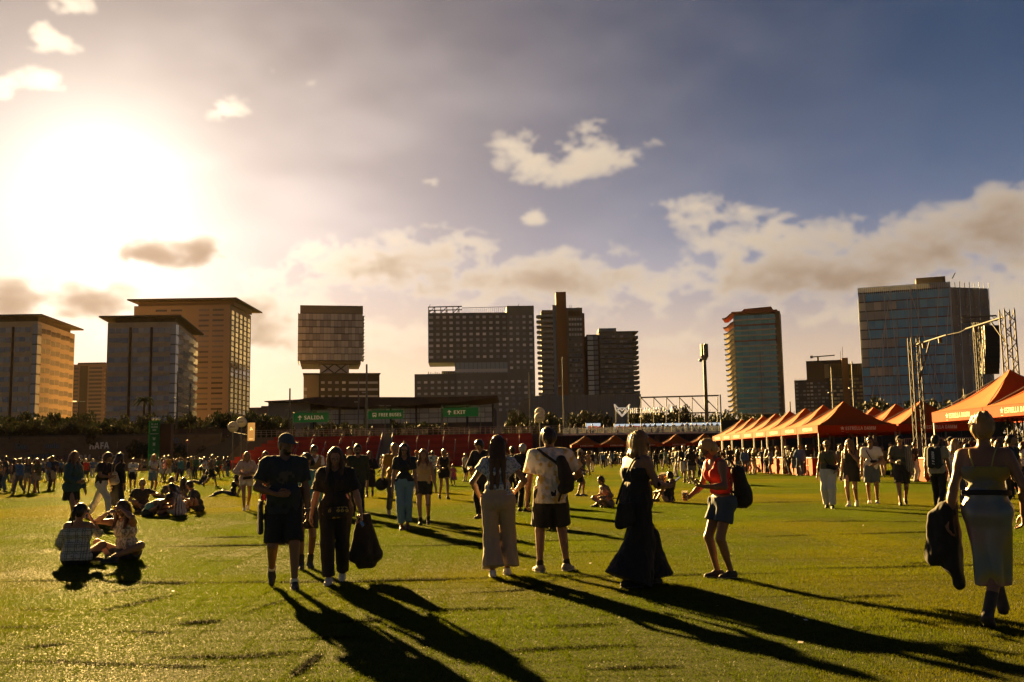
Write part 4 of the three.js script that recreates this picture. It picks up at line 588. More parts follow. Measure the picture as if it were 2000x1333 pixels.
near.beige = person({ lod: 0, at: [975, 1126], h: 1.69, yaw: 176, skin: 'fair', label: 'woman in wide beige trousers with very long brown hair, seen from behind',
  build: { sex: 'f', g: 1, hip: 1.16, bust: .06 }, pose: { twist: 3, hy: -8, hp: 8, fL: [.07, .087, -.16], fR: [-.1, .087, .05], aL: [.26, 1.0, .2], eL: [.8, -.3, -.6], aR: [-.22, 1.06, .24], eR: [-.9, -.4, -.5], cL: .7, cR: .7 },
  wear: [{ t: 'top', c: [.3, .34, .42], sleeve: .45, hem: -.05, off: .016, bell: .02, col: (x, y, z) => (noise(x * 80, y * 80, z * 80) > .6 ? [.1, .14, .24] : [.42, .45, .5]) }, { t: 'pants', c: [.34, .26, .185], len: 1.93, hem: .125, knee: .1, off: .02, waist: .14, fold: .018, train: [-.05, 0, -.03] }, { t: 'hair', c: 'brown', len: .56, wid: .07, vol: .014, line: .09, strands: 300 }], shoes: { c: WHITE, sc: WHITE } });
near.hawaii = person({ lod: 0, at: [1078, 1118], h: 1.79, yaw: 186, skin: 'tan', label: 'man in yellow leaf print shirt and black shorts seen from behind',
  build: { g: 1.06, sh: 1.06 }, pose: { lean: 1, hy: 14, hp: 14, fL: [.15, .087, -.06], fR: [-.19, .087, .03], yL: 22, yR: -34, aR: [-.21, 1.06, .2], eR: [-1, -.5, -.3], aL: [.3, .82, .03], cL: .5, cR: .6 },
  wear: [{ t: 'top', c: WHITE, sleeve: .78, hem: .12, off: .024, bell: .014, cone: .05, col: (x, y, z) => { const n = noise(x * 16 + y * 9, y * 13 - x * 8, z * 12), m = noise(x * 40, y * 36, z * 40), q = noise(x * 15 - y * 8 + 9, y * 12 + x * 9, z * 12); return n > .6 && m > .25 ? [.44, .31, .1] : q > .63 && m > .2 ? [.36, .38, .38] : [.56, .53, .5]; } },
    { t: 'pants', c: [.011, .012, .016], len: .85, hem: .125, off: .024, name: 'shorts' }, { t: 'hair', c: 'dark', vol: .016, line: .08, strands: 120 }], shoes: { c: [.16, .15, .14], sc: WHITE, sock: BLK, sockH: .14 } });
near.gown = person({ lod: 0, at: [1247, 1146], h: 1.69, yaw: 118, skin: 'tan', label: 'woman in open backed black top and huge flared black trousers',
  build: { sex: 'f', g: 1.3, sh: 1.12, hip: 1.16, bust: .078, belly: .05 }, pose: { twist: 6, lean: 4, hy: -6, hp: 14, fL: [.1, .087, .2], fR: [-.12, .087, -.19], aL: [.17, 1.16, .36], eL: [.5, -1, -.2], aR: [-.13, 1.13, .38], eR: [-.6, -1, -.2], nL: [-.8, .3, 0], nR: [.8, .3, 0], dL: [-.2, .5, .8], dR: [.1, .4, .9], cL: .55, cR: .7 },
  wear: [{ t: 'top', c: BLK, sleeve: 0, strap: .04, hem: .06, off: .014 }, { t: 'pants', c: [.009, .009, .01], len: 1.985, hem: .28, knee: .17, off: .024, waist: .16, fold: .03 }, { t: 'hair', c: [.2, .1, .03], bob: .15, vol: .02, line: .085, strands: 200, tail: [0, 0, -.0] }, { t: 'glasses' }], shoes: { c: BLK } });
near.red = person({ lod: 0, at: [1417, 1130], h: 1.64, yaw: -58, skin: 'tan', label: 'woman in red crop top and denim shorts looking down at her phone',
  build: { sex: 'f', g: 1.02, hip: 1.08, bust: .066 }, pose: { lean: 6, bend: 6, hy: -4, hp: 38, pel: [0, .945, 0], fL: [.07, .087, -.04], fR: [-.08, .087, .06], aL: [.1, 1.14, .33], eL: [.7, -1, -.2], aR: [-.2, 1.0, .36], eR: [-.6, -1, -.3], nL: [-.3, .8, 0], nR: [.9, .1, 0], dR: [.1, .15, 1], dL: [-.5, .25, .7], cL: .6, cR: .75 },
  wear: [{ t: 'top', c: [.62, .03, .02], sleeve: 0, hem: -.1, off: .014, wideNeck: .03, neckDrop: .05, neck: .05, fold: .008 }, { t: 'pants', c: DENIM, len: .52, hem: .115, off: .02, waist: .07, name: 'shorts' }, { t: 'hair', c: 'blond', vol: .014, line: .07, strands: 120, rough: .014 }, { t: 'glasses' }], shoes: { c: [.02, .018, .02], sc: [.25, .22, .2] } });
near.satin = person({ lod: 0, at: [1945, 1224], h: 1.72, yaw: 172, skin: 'tan', label: 'woman in long pastel satin dress and boots walking away at right edge',
  build: { sex: 'f', g: 1.08, sh: 1.06, hip: 1.0, bust: .06 }, pose: { lean: 4, hy: 4, hp: 6, pel: [0, .955, 0], fL: [-.03, .16, .28], pL: -8, fR: [.02, .12, -.2], pR: 24, aL: [.31, .83, -.08], eL: [.6, 0, -1], aR: [-.26, .92, .1], eR: [-.7, 0, -.7] },
  wear: [{ t: 'top', c: [.4, .38, .3], sleeve: 0, strap: .02, hem: -.12, off: .012, loose: .0, fold: .014, name: 'dress_top', col: (x, y, z) => { const n = noise(x * 6, y * 5, z * 6); const t = sstep(.45, .7, n); return [.13 + .05 * t, .13 + .02 * t, .12 - .08 * t]; } }, { t: 'skirt', c: [.4, .4, .4], len: .62, w: .0, flat: .02, waist: .2, off: .014, fold: .05, pleats: 5, name: 'satin_skirt', mat: M([1, 1, 1], .34, { sheen: .6, side: THREE.DoubleSide, vertexColors: true }), col: (x, y, z) => { const n = noise(x * 5 + 4, y * 3.2, z * 5), m = noise(x * 4, y * 4 + 9, z * 4 + 2); const t = sstep(.52, .7, n), q = sstep(.45, .65, m), r = sstep(.45, .3, m); return [.14 + .07 * t + .05 * q - .05 * r, .145 + .03 * t - .045 * q - .01 * r, .15 - .11 * t * (1 - q) - .02 * q + .02 * r]; } },
    { t: 'hair', c: [.2, .12, .045], vol: .014, line: .08, curls: 1, bun: 1, strands: 200, rough: .02 }], shoes: { c: [.03, .022, .018], sc: BLK, high: .2 } });
// carried things
function held(name, label, category, geo, mat, pos, yaw = 0, group) { const m = single(name, geo, mat, label, category, pos.toArray ? pos.toArray() : pos, group); m.rotation.y = yaw; return m; }
const beerMat = M([.75, .36, .04], .12, { transmission: .75, thickness: .06, ior: 1.33, attenuationColor: new THREE.Color().setRGB(.95, .5, .05), attenuationDistance: .05 });
const cupMat = M([.92, .9, .86], .12, { transmission: .92, thickness: 0 });
function beerCup(label, p, s = 1) {
  const o = thing('beer_cup', label, 'cup', p.toArray(), 0, null), pr = [[.0, 0], [.028, 0], [.038, .125], [.0365, .125], [.0275, .003], [0, .003]].map(([a, b]) => new THREE.Vector2(a, b - .06));
  o.scale.setScalar(s); mesh('cup', new THREE.LatheGeometry(pr, 20), cupMat, o); mesh('beer', new THREE.CylinderGeometry(.034, .027, .085, 20).translate(0, -.013, 0), beerMat, o); mesh('foam', new THREE.CylinderGeometry(.0355, .0345, .016, 20).translate(0, .038, 0), M([.8, .74, .6], .9), o); return o;
}
function phone(label, p, rot) { const o = thing('phone', label, 'phone', p.toArray()); o.rotation.set(...rot, 'YXZ'); mesh('case', new RoundedBoxGeometry(.074, .15, .009, 3, .004), M([.02, .02, .022], .4), o); mesh('screen', new THREE.BoxGeometry(.068, .142, .001).translate(0, 0, .0052), M([.01, .01, .013], .06, { clearcoat: 1 }), o); return o; }
function bag(name, label, category, build, c, pos, rotY, scale = 1, parts) { const o = thing(name, label, category, pos, rotY); o.scale.setScalar(scale); const F = new Field(.03); build(F); F.disp = fold(.014, 16, 12, 16, 5); mesh('bag_body', F.mesh(.012), CLOTH(c), o); if (parts) parts(o); return o; }
const strap = (o, pts, r, c, name = 'strap') => mesh(name, new THREE.TubeGeometry(new THREE.CatmullRomCurve3(pts.map((p) => vec(p))), 24, r, 6).scale(1, 1, 1), CLOTH(c), o);
// on the person's own frame: a world pose from local coordinates
function worn(r, name, label, category) { const o = thing(name, label, category, r.position.toArray(), r.rotation.y); o.scale.copy(r.scale); return o; }
{
  const h = (r, s, f, n) => handAt(r, s, f, n);
  let o = worn(near.hawaii, 'sling_bag', 'black sling backpack across the back of the leaf print shirt', 'bag'); // its wearer faces away: -z is the back
  let F = new Field(.03).cap(V(-.16, 1.14, -.21), V(-.12, 1.36, -.185), .075, .06).cap(V(-.21, 1.12, -.19), V(-.17, 1.3, -.18), .07, .05).cap(V(-.14, 1.02, -.2), V(-.2, 1.04, -.18), .075); F.disp = fold(.012, 14, 14, 14); mesh('bag_body', F.mesh(.012), CLOTH(BLK), o);
  strap(o, [[.16, 1.455, .05], [.155, 1.5, -.03], [.06, 1.42, -.145], [-.06, 1.33, -.17], [-.12, 1.26, -.19]], .017, BLK); strap(o, [[-.14, 1.05, -.2], [-.11, .95, -.19], [-.08, .86, -.18]], .012, BLK);
  o = worn(near.red, 'backpack', 'black backpack worn by the woman in the red top', 'backpack');
  F = new Field(.04).cap(V(-.07, 1.02, -.26), V(-.06, 1.3, -.2), .11, .09).cap(V(.07, 1.02, -.26), V(.06, 1.3, -.2), .11, .09).cap(V(-.07, .95, -.27), V(.07, .95, -.27), .1); F.disp = fold(.02, 14, 10, 14); mesh('bag_body', F.mesh(.013), CLOTH([.014, .014, .016]), o);
  for (const s of [-1, 1]) strap(o, [[s * .09, 1.36, -.16], [s * .115, 1.475, -.02], [s * .13, 1.36, .1], [s * .15, 1.15, .06], [s * .14, 1.02, -.16]], .015, [.014, .014, .016]);
  o = worn(near.long, 'waist_bag', 'black waist bag printed with yellow sunflowers', 'bag');
  F = new Field(.03).cap(V(-.11, .93, .17), V(.13, .95, .18), .05, .055).cap(V(-.08, .89, .18), V(.1, .91, .19), .05); mesh('bag_body', F.mesh(.009, (x, y, z) => { const cx = Math.round(x / .055) * .055, cy = Math.round(y / .05) * .05, k = hsh(Math.round(x / .055), Math.round(y / .05), 4), r = Math.hypot(x - cx, y - cy); return k > .5 && r < .02 ? (r < .009 ? [.04, .02, .01] : [.45, .33, .06]) : [.014, .014, .016]; }), PATTERNED(), o);
  strap(o, [[-.12, .95, .17], [-.2, .98, .08], [-.22, 1, -.03], [-.12, 1, -.17], [.12, 1, -.17], [.22, 1, -.03], [.2, .98, .08], [.14, .96, .17]], .012, BLK);
  const p1 = h(near.long, 1, .09, .02); phone('dark phone in the hand of the woman in black shirt', p1, [-.4, 1.2, .3]);
  bag('shoulder_bag', 'large black sack bag hanging beside the woman in black', 'bag', (F) => F.cap(V(-.13, .28, 0), V(.12, .3, 0), .07, .09).cap(V(-.12, .28, 0), V(-.04, .74, 0), .075, .05).cap(V(.12, .3, 0), V(.02, .74, 0), .09, .05).cap(V(0, .3, 0), V(0, .6, 0), .1, .08).cap(V(-.05,.2,0),V(.08,.2,0),.07), [.011, .011, .012], near.long.localToWorld(V(.36, .0, -.3)).toArray(), .4, 1);
  bag('tote_bag', 'flat dark tote bag at the side of the capped man', 'bag', (F) => { for (let i = 0; i < 7; i++) F.cap(V(0, .12, -.15 + i * .05), V(0, .46, -.15 + i * .05), .03, .022); }, [.03, .03, .035], near.cap.localToWorld(V(-.26, .52, -.12)).toArray(), .3, 1, (o) => strap(o, [[0, .44, -.08], [.03, .64, -.06], [.1, .85, 0], [.03, .64, .06], [0, .44, .08]], .009, [.03, .03, .035]));
  const wt = near.cap, ws = SK.get(wt), c = ws.wL.clone().lerp(ws.eL, .1), q = new THREE.Quaternion().setFromUnitVectors(V(0, 1, 0), ws.wL.clone().sub(ws.eL).normalize()); const wg = new THREE.TorusGeometry(.031, .006, 8, 20).rotateX(Math.PI / 2).applyQuaternion(q).translate(c.x, c.y, c.z); mesh('watch', wg, M([.6, .6, .6], .2, { metalness: 1 }), wt);
  beerCup('plastic cup of beer held by the woman in flared black trousers', h(near.gown, 1, .085, .045)); phone('phone held up by the woman in flared black trousers', h(near.gown, -1, .11, .03), [-.9, near.gown.rotation.y + 2.9, 0]);
  beerCup('plastic cup of beer held by the woman in the red top', h(near.red, -1, .085, .042)); phone('phone that the woman in the red top looks at', h(near.red, 1, .1, .03), [-.7, near.red.rotation.y + 3.1, .2]);
  o = worn(near.gown, 'handbag', 'black shoulder bag behind the flared black trousers', 'bag');
  F = new Field(.03); for (let i = 0; i < 6; i++) F.cap(V(-.24 + .02 * i, .72 + .01 * i, -.34 + i * .05), V(-.24 + .02 * i, .93, -.33 + i * .045), .05, .035); F.disp = fold(.014, 14, 14, 14); mesh('bag_body', F.mesh(.012), CLOTH(BLK), o); strap(o, [[-.05, .94, -.28], [-.1, 1.2, -.2], [-.15, 1.46, -.05], [-.13, 1.3, .12], [-.05, 1.1, .1]], .012, BLK);
  { const S = SK.get(near.satin), F = new Field(.03), c = S.Wst.clone().addScaledVector(S.u, .0); F.cap(c.clone().addScaledVector(S.rx, -.062), c.clone().addScaledVector(S.rx, .062), .135); F.plane(c.clone().addScaledVector(S.u, .022), S.u); F.plane(c.clone().addScaledVector(S.u, -.022), S.u.clone().negate()); mesh('sash', F.mesh(.009), CLOTH(BLK), near.satin); for (const s of [-1, 1]) mesh('shoulder_strap', new THREE.TubeGeometry(new THREE.CatmullRomCurve3([V(s * .07, 1.33, -.1), V(s * .095, 1.43, -.09), V(s * .105, 1.475, -.02), V(s * .09, 1.4, .07)]), 12, .006, 5), CLOTH([.3, .28, .1]), near.satin); }
  o = worn(near.satin, 'black_jacket', 'black jacket carried at the side of the satin dress', 'jacket');
  F = new Field(.04).cap(V(.33, .95, -.05), V(.4, .6, -.02), .08, .09).cap(V(.3, .98, .02), V(.3, .5, .02), .07, .085).cap(V(.42, .9, -.05), V(.45, .55, 0), .06, .07).cap(V(.3, .52, 0), V(.27, .34, .02), .06, .05); F.disp = fold(.03, 12, 8, 12); mesh('cloth', F.mesh(.014), CLOTH(BLK), o);
}
// ---------------------------------------------------------------- people in the middle distance
const tee = (c, o = {}) => ({ t: 'top', c, sleeve: .65, hem: .08, off: .018, ...o }), tank = (c, o = {}) => ({ t: 'top', c, sleeve: 0, hem: .04, ...o }), longS = (c, o = {}) => ({ t: 'top', c, sleeve: 1.92, hem: .1, off: .022, ...o });
const trou = (c, o = {}) => ({ t: 'pants', c, len: 1.94, hem: .072, ...o }), shorts = (c, o = {}) => ({ t: 'pants', c, len: .85, hem: .105, off: .02, name: 'shorts', ...o }), mini = (c, o = {}) => ({ t: 'pants', c, len: .42, hem: .105, off: .018, name: 'shorts', ...o });
const skirt = (c, len, o = {}) => ({ t: 'skirt', c, len, w: .06, ...o }), hr = (c, o = {}) => ({ t: 'hair', c, ...o }), shortH = (c, o = {}) => hr(c, { vol: .014, line: .08, ...o }), longH = (c, l = .34, o = {}) => hr(c, { len: l, front: .1, line: .085, vol: .014, ...o });
const F_ = { sex: 'f', bust: .06, hip: 1.06 }, M_ = { sex: 'm' };
const walkA = { fL: [.08, .087, .24], fR: [-.08, .15, -.26], pR: 34, aL: [.25, .82, -.1], aR: [-.25, .83, .17] }, walkB = { fR: [-.08, .087, .24], fL: [.08, .15, -.26], pL: 34, aR: [-.25, .82, -.1], aL: [.25, .83, .17] };
const holdR = { aR: [-.13, 1.08, .3], eR: [-.8, -.8, -.3], dR: [.3, .2, 1], nR: [.9, 0, 0], cR: .7 }, holdL = { aL: [.13, 1.08, .3], eL: [.8, -.8, -.3], dL: [-.3, .2, 1], nL: [-.9, 0, 0], cL: .7 };
const mid = (u, v, h, yaw, label, build, pose, wear, o = {}) => person({ lod: 1, at: [u, v], h, yaw, label, build, pose, wear, ...o });
const WSH = { c: WHITE, sc: WHITE };
const m = {};
m.blond = mid(480, 998, 1.67, 6, 'blonde woman in cream shorts and pale blouse facing the camera', F_, { ...walkB, aL: [.1, 1.12, .2], aR: [-.12, 1.1, .2], eL: [1, -.5, -.3], eR: [-1, -.5, -.3] }, [{ t: 'top', c: [.42, .32, .3], sleeve: 1.6, hem: .06, off: .03, bell: .02 }, mini([.55, .5, .42]), longH('blond', .34, { front: .2 })], { shoes: WSH });
m.redtrou = mid(517, 985, 1.7, 0, 'wavy haired woman in red trousers behind the capped man', F_, walkA, [tank([.34, .16, .14], { hem: .0 }), trou([.32, .02, .018], { hem: .1 }), longH('auburn', .3, { vol: .03, front: .14, wid: .09 })]);
m.vest = mid(612, 1002, 1.8, 14, 'man with sunglasses in white shirt under open tan vest', M_, walkB, [tee([.62, .62, .66]), { t: 'top', c: [.17, .11, .055], sleeve: .0, hem: .12, off: .03, neckDrop: .1, wideNeck: .05, name: 'vest' }, trou([.1, .09, .08]), shortH('dark', { vol: .022 }), { t: 'glasses' }]);
m.green = mid(698, 1012, 1.77, 4, 'bearded man in dark green overshirt behind the long haired woman', M_, { ...walkA }, [longS([.03, .036, .022], { hem: .16 }), trou([.016, .016, .018]), shortH('dark', { vol: .022 }), { t: 'beard', c: 'dark' }, { t: 'glasses' }]);
m.back = mid(683, 996, 1.76, -10, 'man with cropped hair half hidden behind the bearded man', M_, {}, [tee([.06, .05, .045]), trou([.02, .02, .02]), shortH('brown')]);
m.blackdress = mid(722, 972, 1.68, -6, 'woman in long black dress and boots with wavy brown hair', F_, { ...walkB, ...holdL }, [tank(BLK), longS(BLK, { name: 'coat', hem: .3 }), skirt(BLK, .56, { w: .1 }), longH('auburn', .26, { vol: .026, wid: .09 })], { shoes: { c: BLK, high: .16 } });
m.yellow = mid(770, 1008, 1.8, 12, 'man in mustard yellow shirt and grey jeans behind the woman in jeans', M_, { ...walkA, aR: [-.32, .78, .02] }, [tee([.32, .15, .02], { hem: .1 }), trou([.06, .065, .07]), shortH('blond')], { shoes: { c: [.2, .19, .18], sc: WHITE } });
m.jeans = mid(790, 1036, 1.72, 0, 'woman in navy shirt, light blue jeans and sunglasses walking to camera', { ...F_, hip: 1.1 }, { fR: [-.06, .087, .06], fL: [.06, .1, -.08], pL: 12, aL: [.26, .82, .06], aR: [-.26, .81, .06] }, [tee(NAVY, { hem: -.04 }), trou([.12, .22, .3], { waist: .1, len: 1.84, hem: .08, knee: .075 }), longH('dark', .3, { front: .12 }), { t: 'glasses' }], { shoes: { c: [.12, .03, .03], sc: WHITE } });
m.tan = mid(828, 1026, 1.6, -6, 'curly haired woman in tan top and black shorts with dark socks', { ...F_, g: 1.12 }, { fR: [-.07, .087, .1], fL: [.09, .12, -.14], pL: 22, aL: [.3, .8, .04], aR: [-.2, .98, .2] }, [tank([.36, .22, .11], { hem: .0 }), mini(BLK, { len: .5 }), longH('auburn', .24, { vol: .024, front: .08, wid: .09 })], { shoes: { c: BLK, sock: BLK, sockH: .25 } });
m.romper = mid(867, 976, 1.7, 16, 'woman in short black playsuit with tote bag on her shoulder', F_, { ...walkA, ...holdR }, [tank(BLK, { neckDrop: .03 }), mini(BLK, { len: .4 }), shortH('blond', { bun: 1 }), { t: 'glasses' }], { shoes: { c: BLK } });
m.floral = mid(845, 948, 1.76, 170, 'person in white leaf patterned shirt far behind the playsuit', M_, {}, [tee(WHITE, { hem: .14, col: (x, y, z) => (noise(x * 22, y * 22, z * 22) > .58 ? [.08, .14, .07] : [.55, .55, .52]) }), trou([.1, .1, .09]), shortH('dark')]);
m.bandana = mid(814, 960, 1.74, 0, 'man with orange bandana behind the woman in tan top', M_, {}, [tee([.05, .05, .055]), trou(BLK), { t: 'cap', c: [.7, .1, .015], name: 'bandana', back: 1 }, { t: 'glasses' }]);
m.boy = mid(908, 942, 1.62, 60, 'boy in white shirt and dark shorts standing far back', { ...M_, g: .9 }, {}, [tee([.5, .46, .4], { hem: .14 }), shorts(BLK), shortH('dark')]);
m.orange = mid(922, 940, 1.5, -30, 'small girl in orange dress beside the boy', { ...F_, bust: 0, g: .88 }, walkA, [tank([.5, .17, .03]), skirt([.5, .17, .03], .4), longH('dark', .25)]);
m.pink = mid(886, 950, 1.15, -20, 'small child in bright pink dress crouching forward', { ...F_, bust: 0 }, { lean: 14, pel: [0, .85, 0], ...holdL }, [tank([.5, .08, .16]), skirt([.5, .08, .16], .4, { w: .12 }), shortH('brown')]);
m.whiteg = mid(751, 943, 1.62, -70, 'girl in white shirt and dark shorts running sideways far back', { ...F_, g: .9 }, { ...walkA, fL: [.06, .087, .34], fR: [-.06, .3, -.4], pR: 60 }, [tee([.5, .45, .4], { hem: .16 }), shorts(BLK), shortH('brown', { pony: 1 })]);
m.suit = mid(944, 1014, 1.85, -34, 'tall man in dark suit looking down behind the long haired woman', M_, { hp: 40, lean: 6, ...holdR }, [longS([.013, .014, .018], { hem: .2 }), trou([.012, .013, .018]), shortH('dark', { vol: .02 })], { shoes: { c: [.06, .05, .05] } });
m.greyhair = mid(1022, 1000, 1.74, 150, 'grey haired person in black jacket between the two seen from behind', M_, {}, [longS(BLK, { hem: .16 }), trou(BLK), shortH('grey', { vol: .018 })]);
m.darkback = mid(1003, 985, 1.72, 190, 'dark haired person in black clothes behind the beige trousers', M_, {}, [longS(BLK), trou(BLK), shortH('black')]);
m.hat = mid(1133, 970, 1.62, 86, 'woman in bucket hat and dark belted dress facing right', { ...F_, g: 1.05, belly: .08 }, { fL: [.07, .087, .1], fR: [-.07, .087, -.08], aR: [-.16, 1.0, .2], eR: [-.8, -.3, -.8] }, [tank([.05, .03, .03]), skirt(BLK, .42, { w: .06 }), { t: 'hair', c: 'brown', bob: .06, vol: .01 }, { t: 'hat', c: [.4, .32, .22] }], { shoes: { c: [.1, .1, .1], sc: WHITE } });
m.cargo = mid(1622, 994, 1.69, -8, 'woman in olive vest top and white cargo trousers with sunglasses', { ...F_, g: 1.1 }, { fL: [.08, .087, .12], fR: [-.09, .1, -.1], pR: 12, aR: [-.29, .82, .02], aL: [.22, 1.0, .12] }, [tank([.11, .1, .05], { hem: .0 }), trou([.58, .54, .48], { hem: .095, knee: .095, off: .028 }), shortH([.25, .12, .04], { bun: 1 }), { t: 'glasses' }], { shoes: { c: BLK, sc: WHITE } });
m.blackmini = mid(1667, 990, 1.72, -16, 'woman in black mini dress with hand raised to her chin', { ...F_, g: 1.05 }, { fL: [.06, .12, -.14], fR: [-.07, .087, .12], pL: 24, aL: [.05, 1.42, .22], eL: [.8, -1, .2], dL: [-.2, 1, -.2], aR: [-.27, .82, .02] }, [tank(BLK), skirt(BLK, .3, { w: .06 }), longH([.2, .1, .03], .22, { vol: .02 }), { t: 'glasses' }], { shoes: { c: WHITE, sc: WHITE, sock: WHITE } });
m.white = mid(1707, 985, 1.79, -4, 'man in white shirt and grey shorts with sunglasses and strap', M_, { fL: [.1, .087, .05], fR: [-.1, .087, -.02], aL: [.1, 1.06, .26], eL: [1, -.5, -.3], cL: .7, aR: [-.27, .82, .04] }, [tee([.62, .6, .56], { hem: .1 }), shorts([.1, .13, .15]), shortH('dark'), { t: 'glasses' }], { shoes: WSH });
m.jacket = mid(1765, 988, 1.8, 4, 'man in dark shirt with striped jacket over his shoulder', M_, { ...walkB, ...holdR }, [tee([.05, .06, .06], { hem: .1 }), shorts([.02, .02, .024]), shortH('dark'), { t: 'cap', c: BLK }], { shoes: { c: BLK, sc: BLK } });
m.nike = mid(1836, 1000, 1.76, 168, 'man in beige shirt and black trousers with dark backpack', M_, { ...walkA, hy: -20 }, [tee([.3, .27, .2]), trou(BLK), shortH('black')], { shoes: { c: [.2, .3, .42], sc: WHITE } });
m.blondr = mid(1873, 992, 1.68, 160, 'woman with long blond ponytail and white blouse beside the backpack', F_, { ...holdL, hy: -20 }, [longS([.55, .5, .48], { hem: .0 }), trou([.05, .06, .09]), longH('blond', .4)], {});
m.edge = mid(1982, 1010, 1.72, 60, 'dark clothed person partly cut off at the right edge', M_, { ...walkA }, [longS([.016, .02, .03]), trou([.012, .012, .014]), shortH('dark')]);
m.edge2 = mid(1958, 985, 1.66, 150, 'woman in pale top with loose hair behind the satin dress', F_, { ...holdR }, [longS([.35, .3, .3]), trou([.03, .04, .06]), longH('brown', .3)]);
m.greenj = mid(137, 1032, 1.69, 44, 'woman in teal denim jacket and black skirt carrying a drink', F_, { ...walkB, fL: [.06, .1, -.1], pL: 6, twist: 10, ...holdR, aR: [-.16, 1.06, .34], hy: 10 }, [longS([.035, .07, .075], { hem: .12, off: .03 }), skirt(BLK, .32, { w: .05 }), longH('auburn', .34, { wid: .07 })], { shoes: { c: BLK, sc: BLK, sock: BLK, sockH: .35 } });
m.whitep = mid(196, 1014, 1.74, 62, 'man in black shirt and white trousers striding and looking down', M_, { fL: [.08, .12, -.4], pL: 40, fR: [-.08, .087, .28], pel: [0, .92, 0], ...holdR, hp: 36, lean: 8, aL: [.26, .84, .12] }, [tee([.02, .014, .014], { hem: .06 }), trou([.56, .5, .42], { hem: .085, off: .02 }), shortH('brown', { vol: .026 })], { shoes: { c: BLK, sc: WHITE } });
m.blackl = mid(226, 1012, 1.68, 130, 'woman in long black dress and dark hair beside the white trousers', F_, { hp: 20 }, [tank(BLK), longS([.016, .016, .018], { hem: .02 }), skirt([.014, .014, .016], .62, { w: .1 }), longH('black', .4)], {});
const sit = { pel: [0, .12, -.05], fL: [-.1, .1, .3], fR: [.12, .1, .26], kL: [1, .5, .3], kR: [-1, .5, .3], pL: 0, pR: 0, yL: -60, yR: 60, aL: [.24, .32, .26], aR: [-.24, .32, .26] };
m.check = mid(150, 1104, 1.64, 160, 'woman seated cross legged in checked off shoulder blouse and cap', { ...F_, g: 1.12 }, { ...sit, lean: 8, aR: [-.06, .68, .36], eR: [-.6, -1, 0], aL: [.16, .4, .34], eL: [.6, -1, 0], hp: 10, hy: -20 }, [{ t: 'top', c: WHITE, sleeve: 1.2, hem: .05, off: .03, bell: .03, strap: .08, col: (x, y, z) => (Math.abs(((x * 30) % 1 + 1) % 1 - .5) < .13 || Math.abs(((y * 30) % 1 + 1) % 1 - .5) < .13 ? [.1, .12, .12] : [.42, .42, .4]) }, trou(BLK), { t: 'hair', c: 'black', vol: .01, pony: 1 }, { t: 'cap', c: BLK }], { lod: 0 });
m.tanktop = mid(243, 1095, 1.68, -40, 'woman seated in patterned tank top holding a drink to her mouth', { ...F_, g: 1.1 }, { ...sit, lean: 12, hp: 8, aR: [-.08, .74, .32], eR: [-1, -.5, 0], aL: [.1, .8, .22], eL: [1, -.4, .3], fL: [.2, .1, .5], fR: [-.1, .1, .24] }, [tank([.4, .38, .36], { col: (x, y, z) => (noise(x * 60, y * 40, z * 60) > .55 ? [.16, .15, .15] : [.45, .43, .4]) }), mini([.04, .05, .07]), longH('brown', .3), { t: 'glasses' }], { lod: 0 });
m.capman = mid(276, 1000, 1.76, 10, 'man in tan cap and dark shirt seated in the circle', { ...M_, g: 1.1 }, { ...sit, hp: 12, aL: [.3, .5, .2] }, [tee([.02, .02, .024]), trou([.03, .03, .035]), shortH('dark'), { t: 'cap', c: [.3, .22, .12] }]);
m.lean = mid(292, 1010, 1.76, 74, 'bare backed man hunched far forward in the seated circle', M_, { ...sit, lean: 40, bend: 24, hp: 30, aR: [-.1, .2, .5], aL: [.1, .2, .5] }, [{ t: 'top', c: [.14, .3, .28], sleeve: 0, hem: .04, strap: -.06 }, shorts([.02, .025, .03]), shortH('dark')], { skin: 'tan' });
m.stripe = mid(346, 1008, 1.68, -110, 'woman in pale striped dress seated in the circle', { ...F_, g: 1.05 }, { ...sit, lean: 18, hp: 26, aR: [-.1, .28, .44] }, [{ t: 'top', c: WHITE, sleeve: 0, hem: .1, off: .03, loose: .04, col: (x, y, z) => (Math.sin(Math.atan2(z + .05, x) * 16) > .55 ? [.14, .07, .07] : [.5, .44, .42]) }, shorts([.42, .38, .36]), longH('dark', .3)], {});
m.darktee = mid(384, 1000, 1.75, -80, 'man in dark shirt seated at the right of the circle', { ...M_, g: 1.05 }, { ...sit, lean: 24, hp: 24, aR: [-.1, .3, .44], aL: [.16, .4, .4], kL: [.3, 1, .2], fL: [.14, .1, .4] }, [tee([.016, .018, .03]), trou([.02, .02, .026]), shortH('black')]);
m.c1 = mid(333, 988, 1.74, 20, 'person with bowl cut hair seated at the back of the circle', M_, { ...sit, hp: 20 }, [tee([.08, .07, .06]), trou(BLK), shortH('brown', { vol: .026 })]);
m.c2 = mid(357, 986, 1.68, 170, 'dark long haired woman seated with her back to camera in the circle', F_, { ...sit }, [tank([.12, .1, .1]), trou(BLK), longH('black', .36)]);
m.lounge = mid(440, 970, 1.7, -84, 'woman lounging on the grass propped on her arms', F_, { pel: [0, .12, -.3], lean: -16, fL: [.06, .07, .52], fR: [-.08, .07, .5], kL: [.1, 1, 0], kR: [-.1, 1, 0], aL: [.2, .09, -.5], aR: [-.2, .09, -.5], eL: [0, 0, -1], eR: [0, 0, -1], hp: 10 }, [tank(BLK), trou([.04, .05, .07]), longH('black', .3)]);
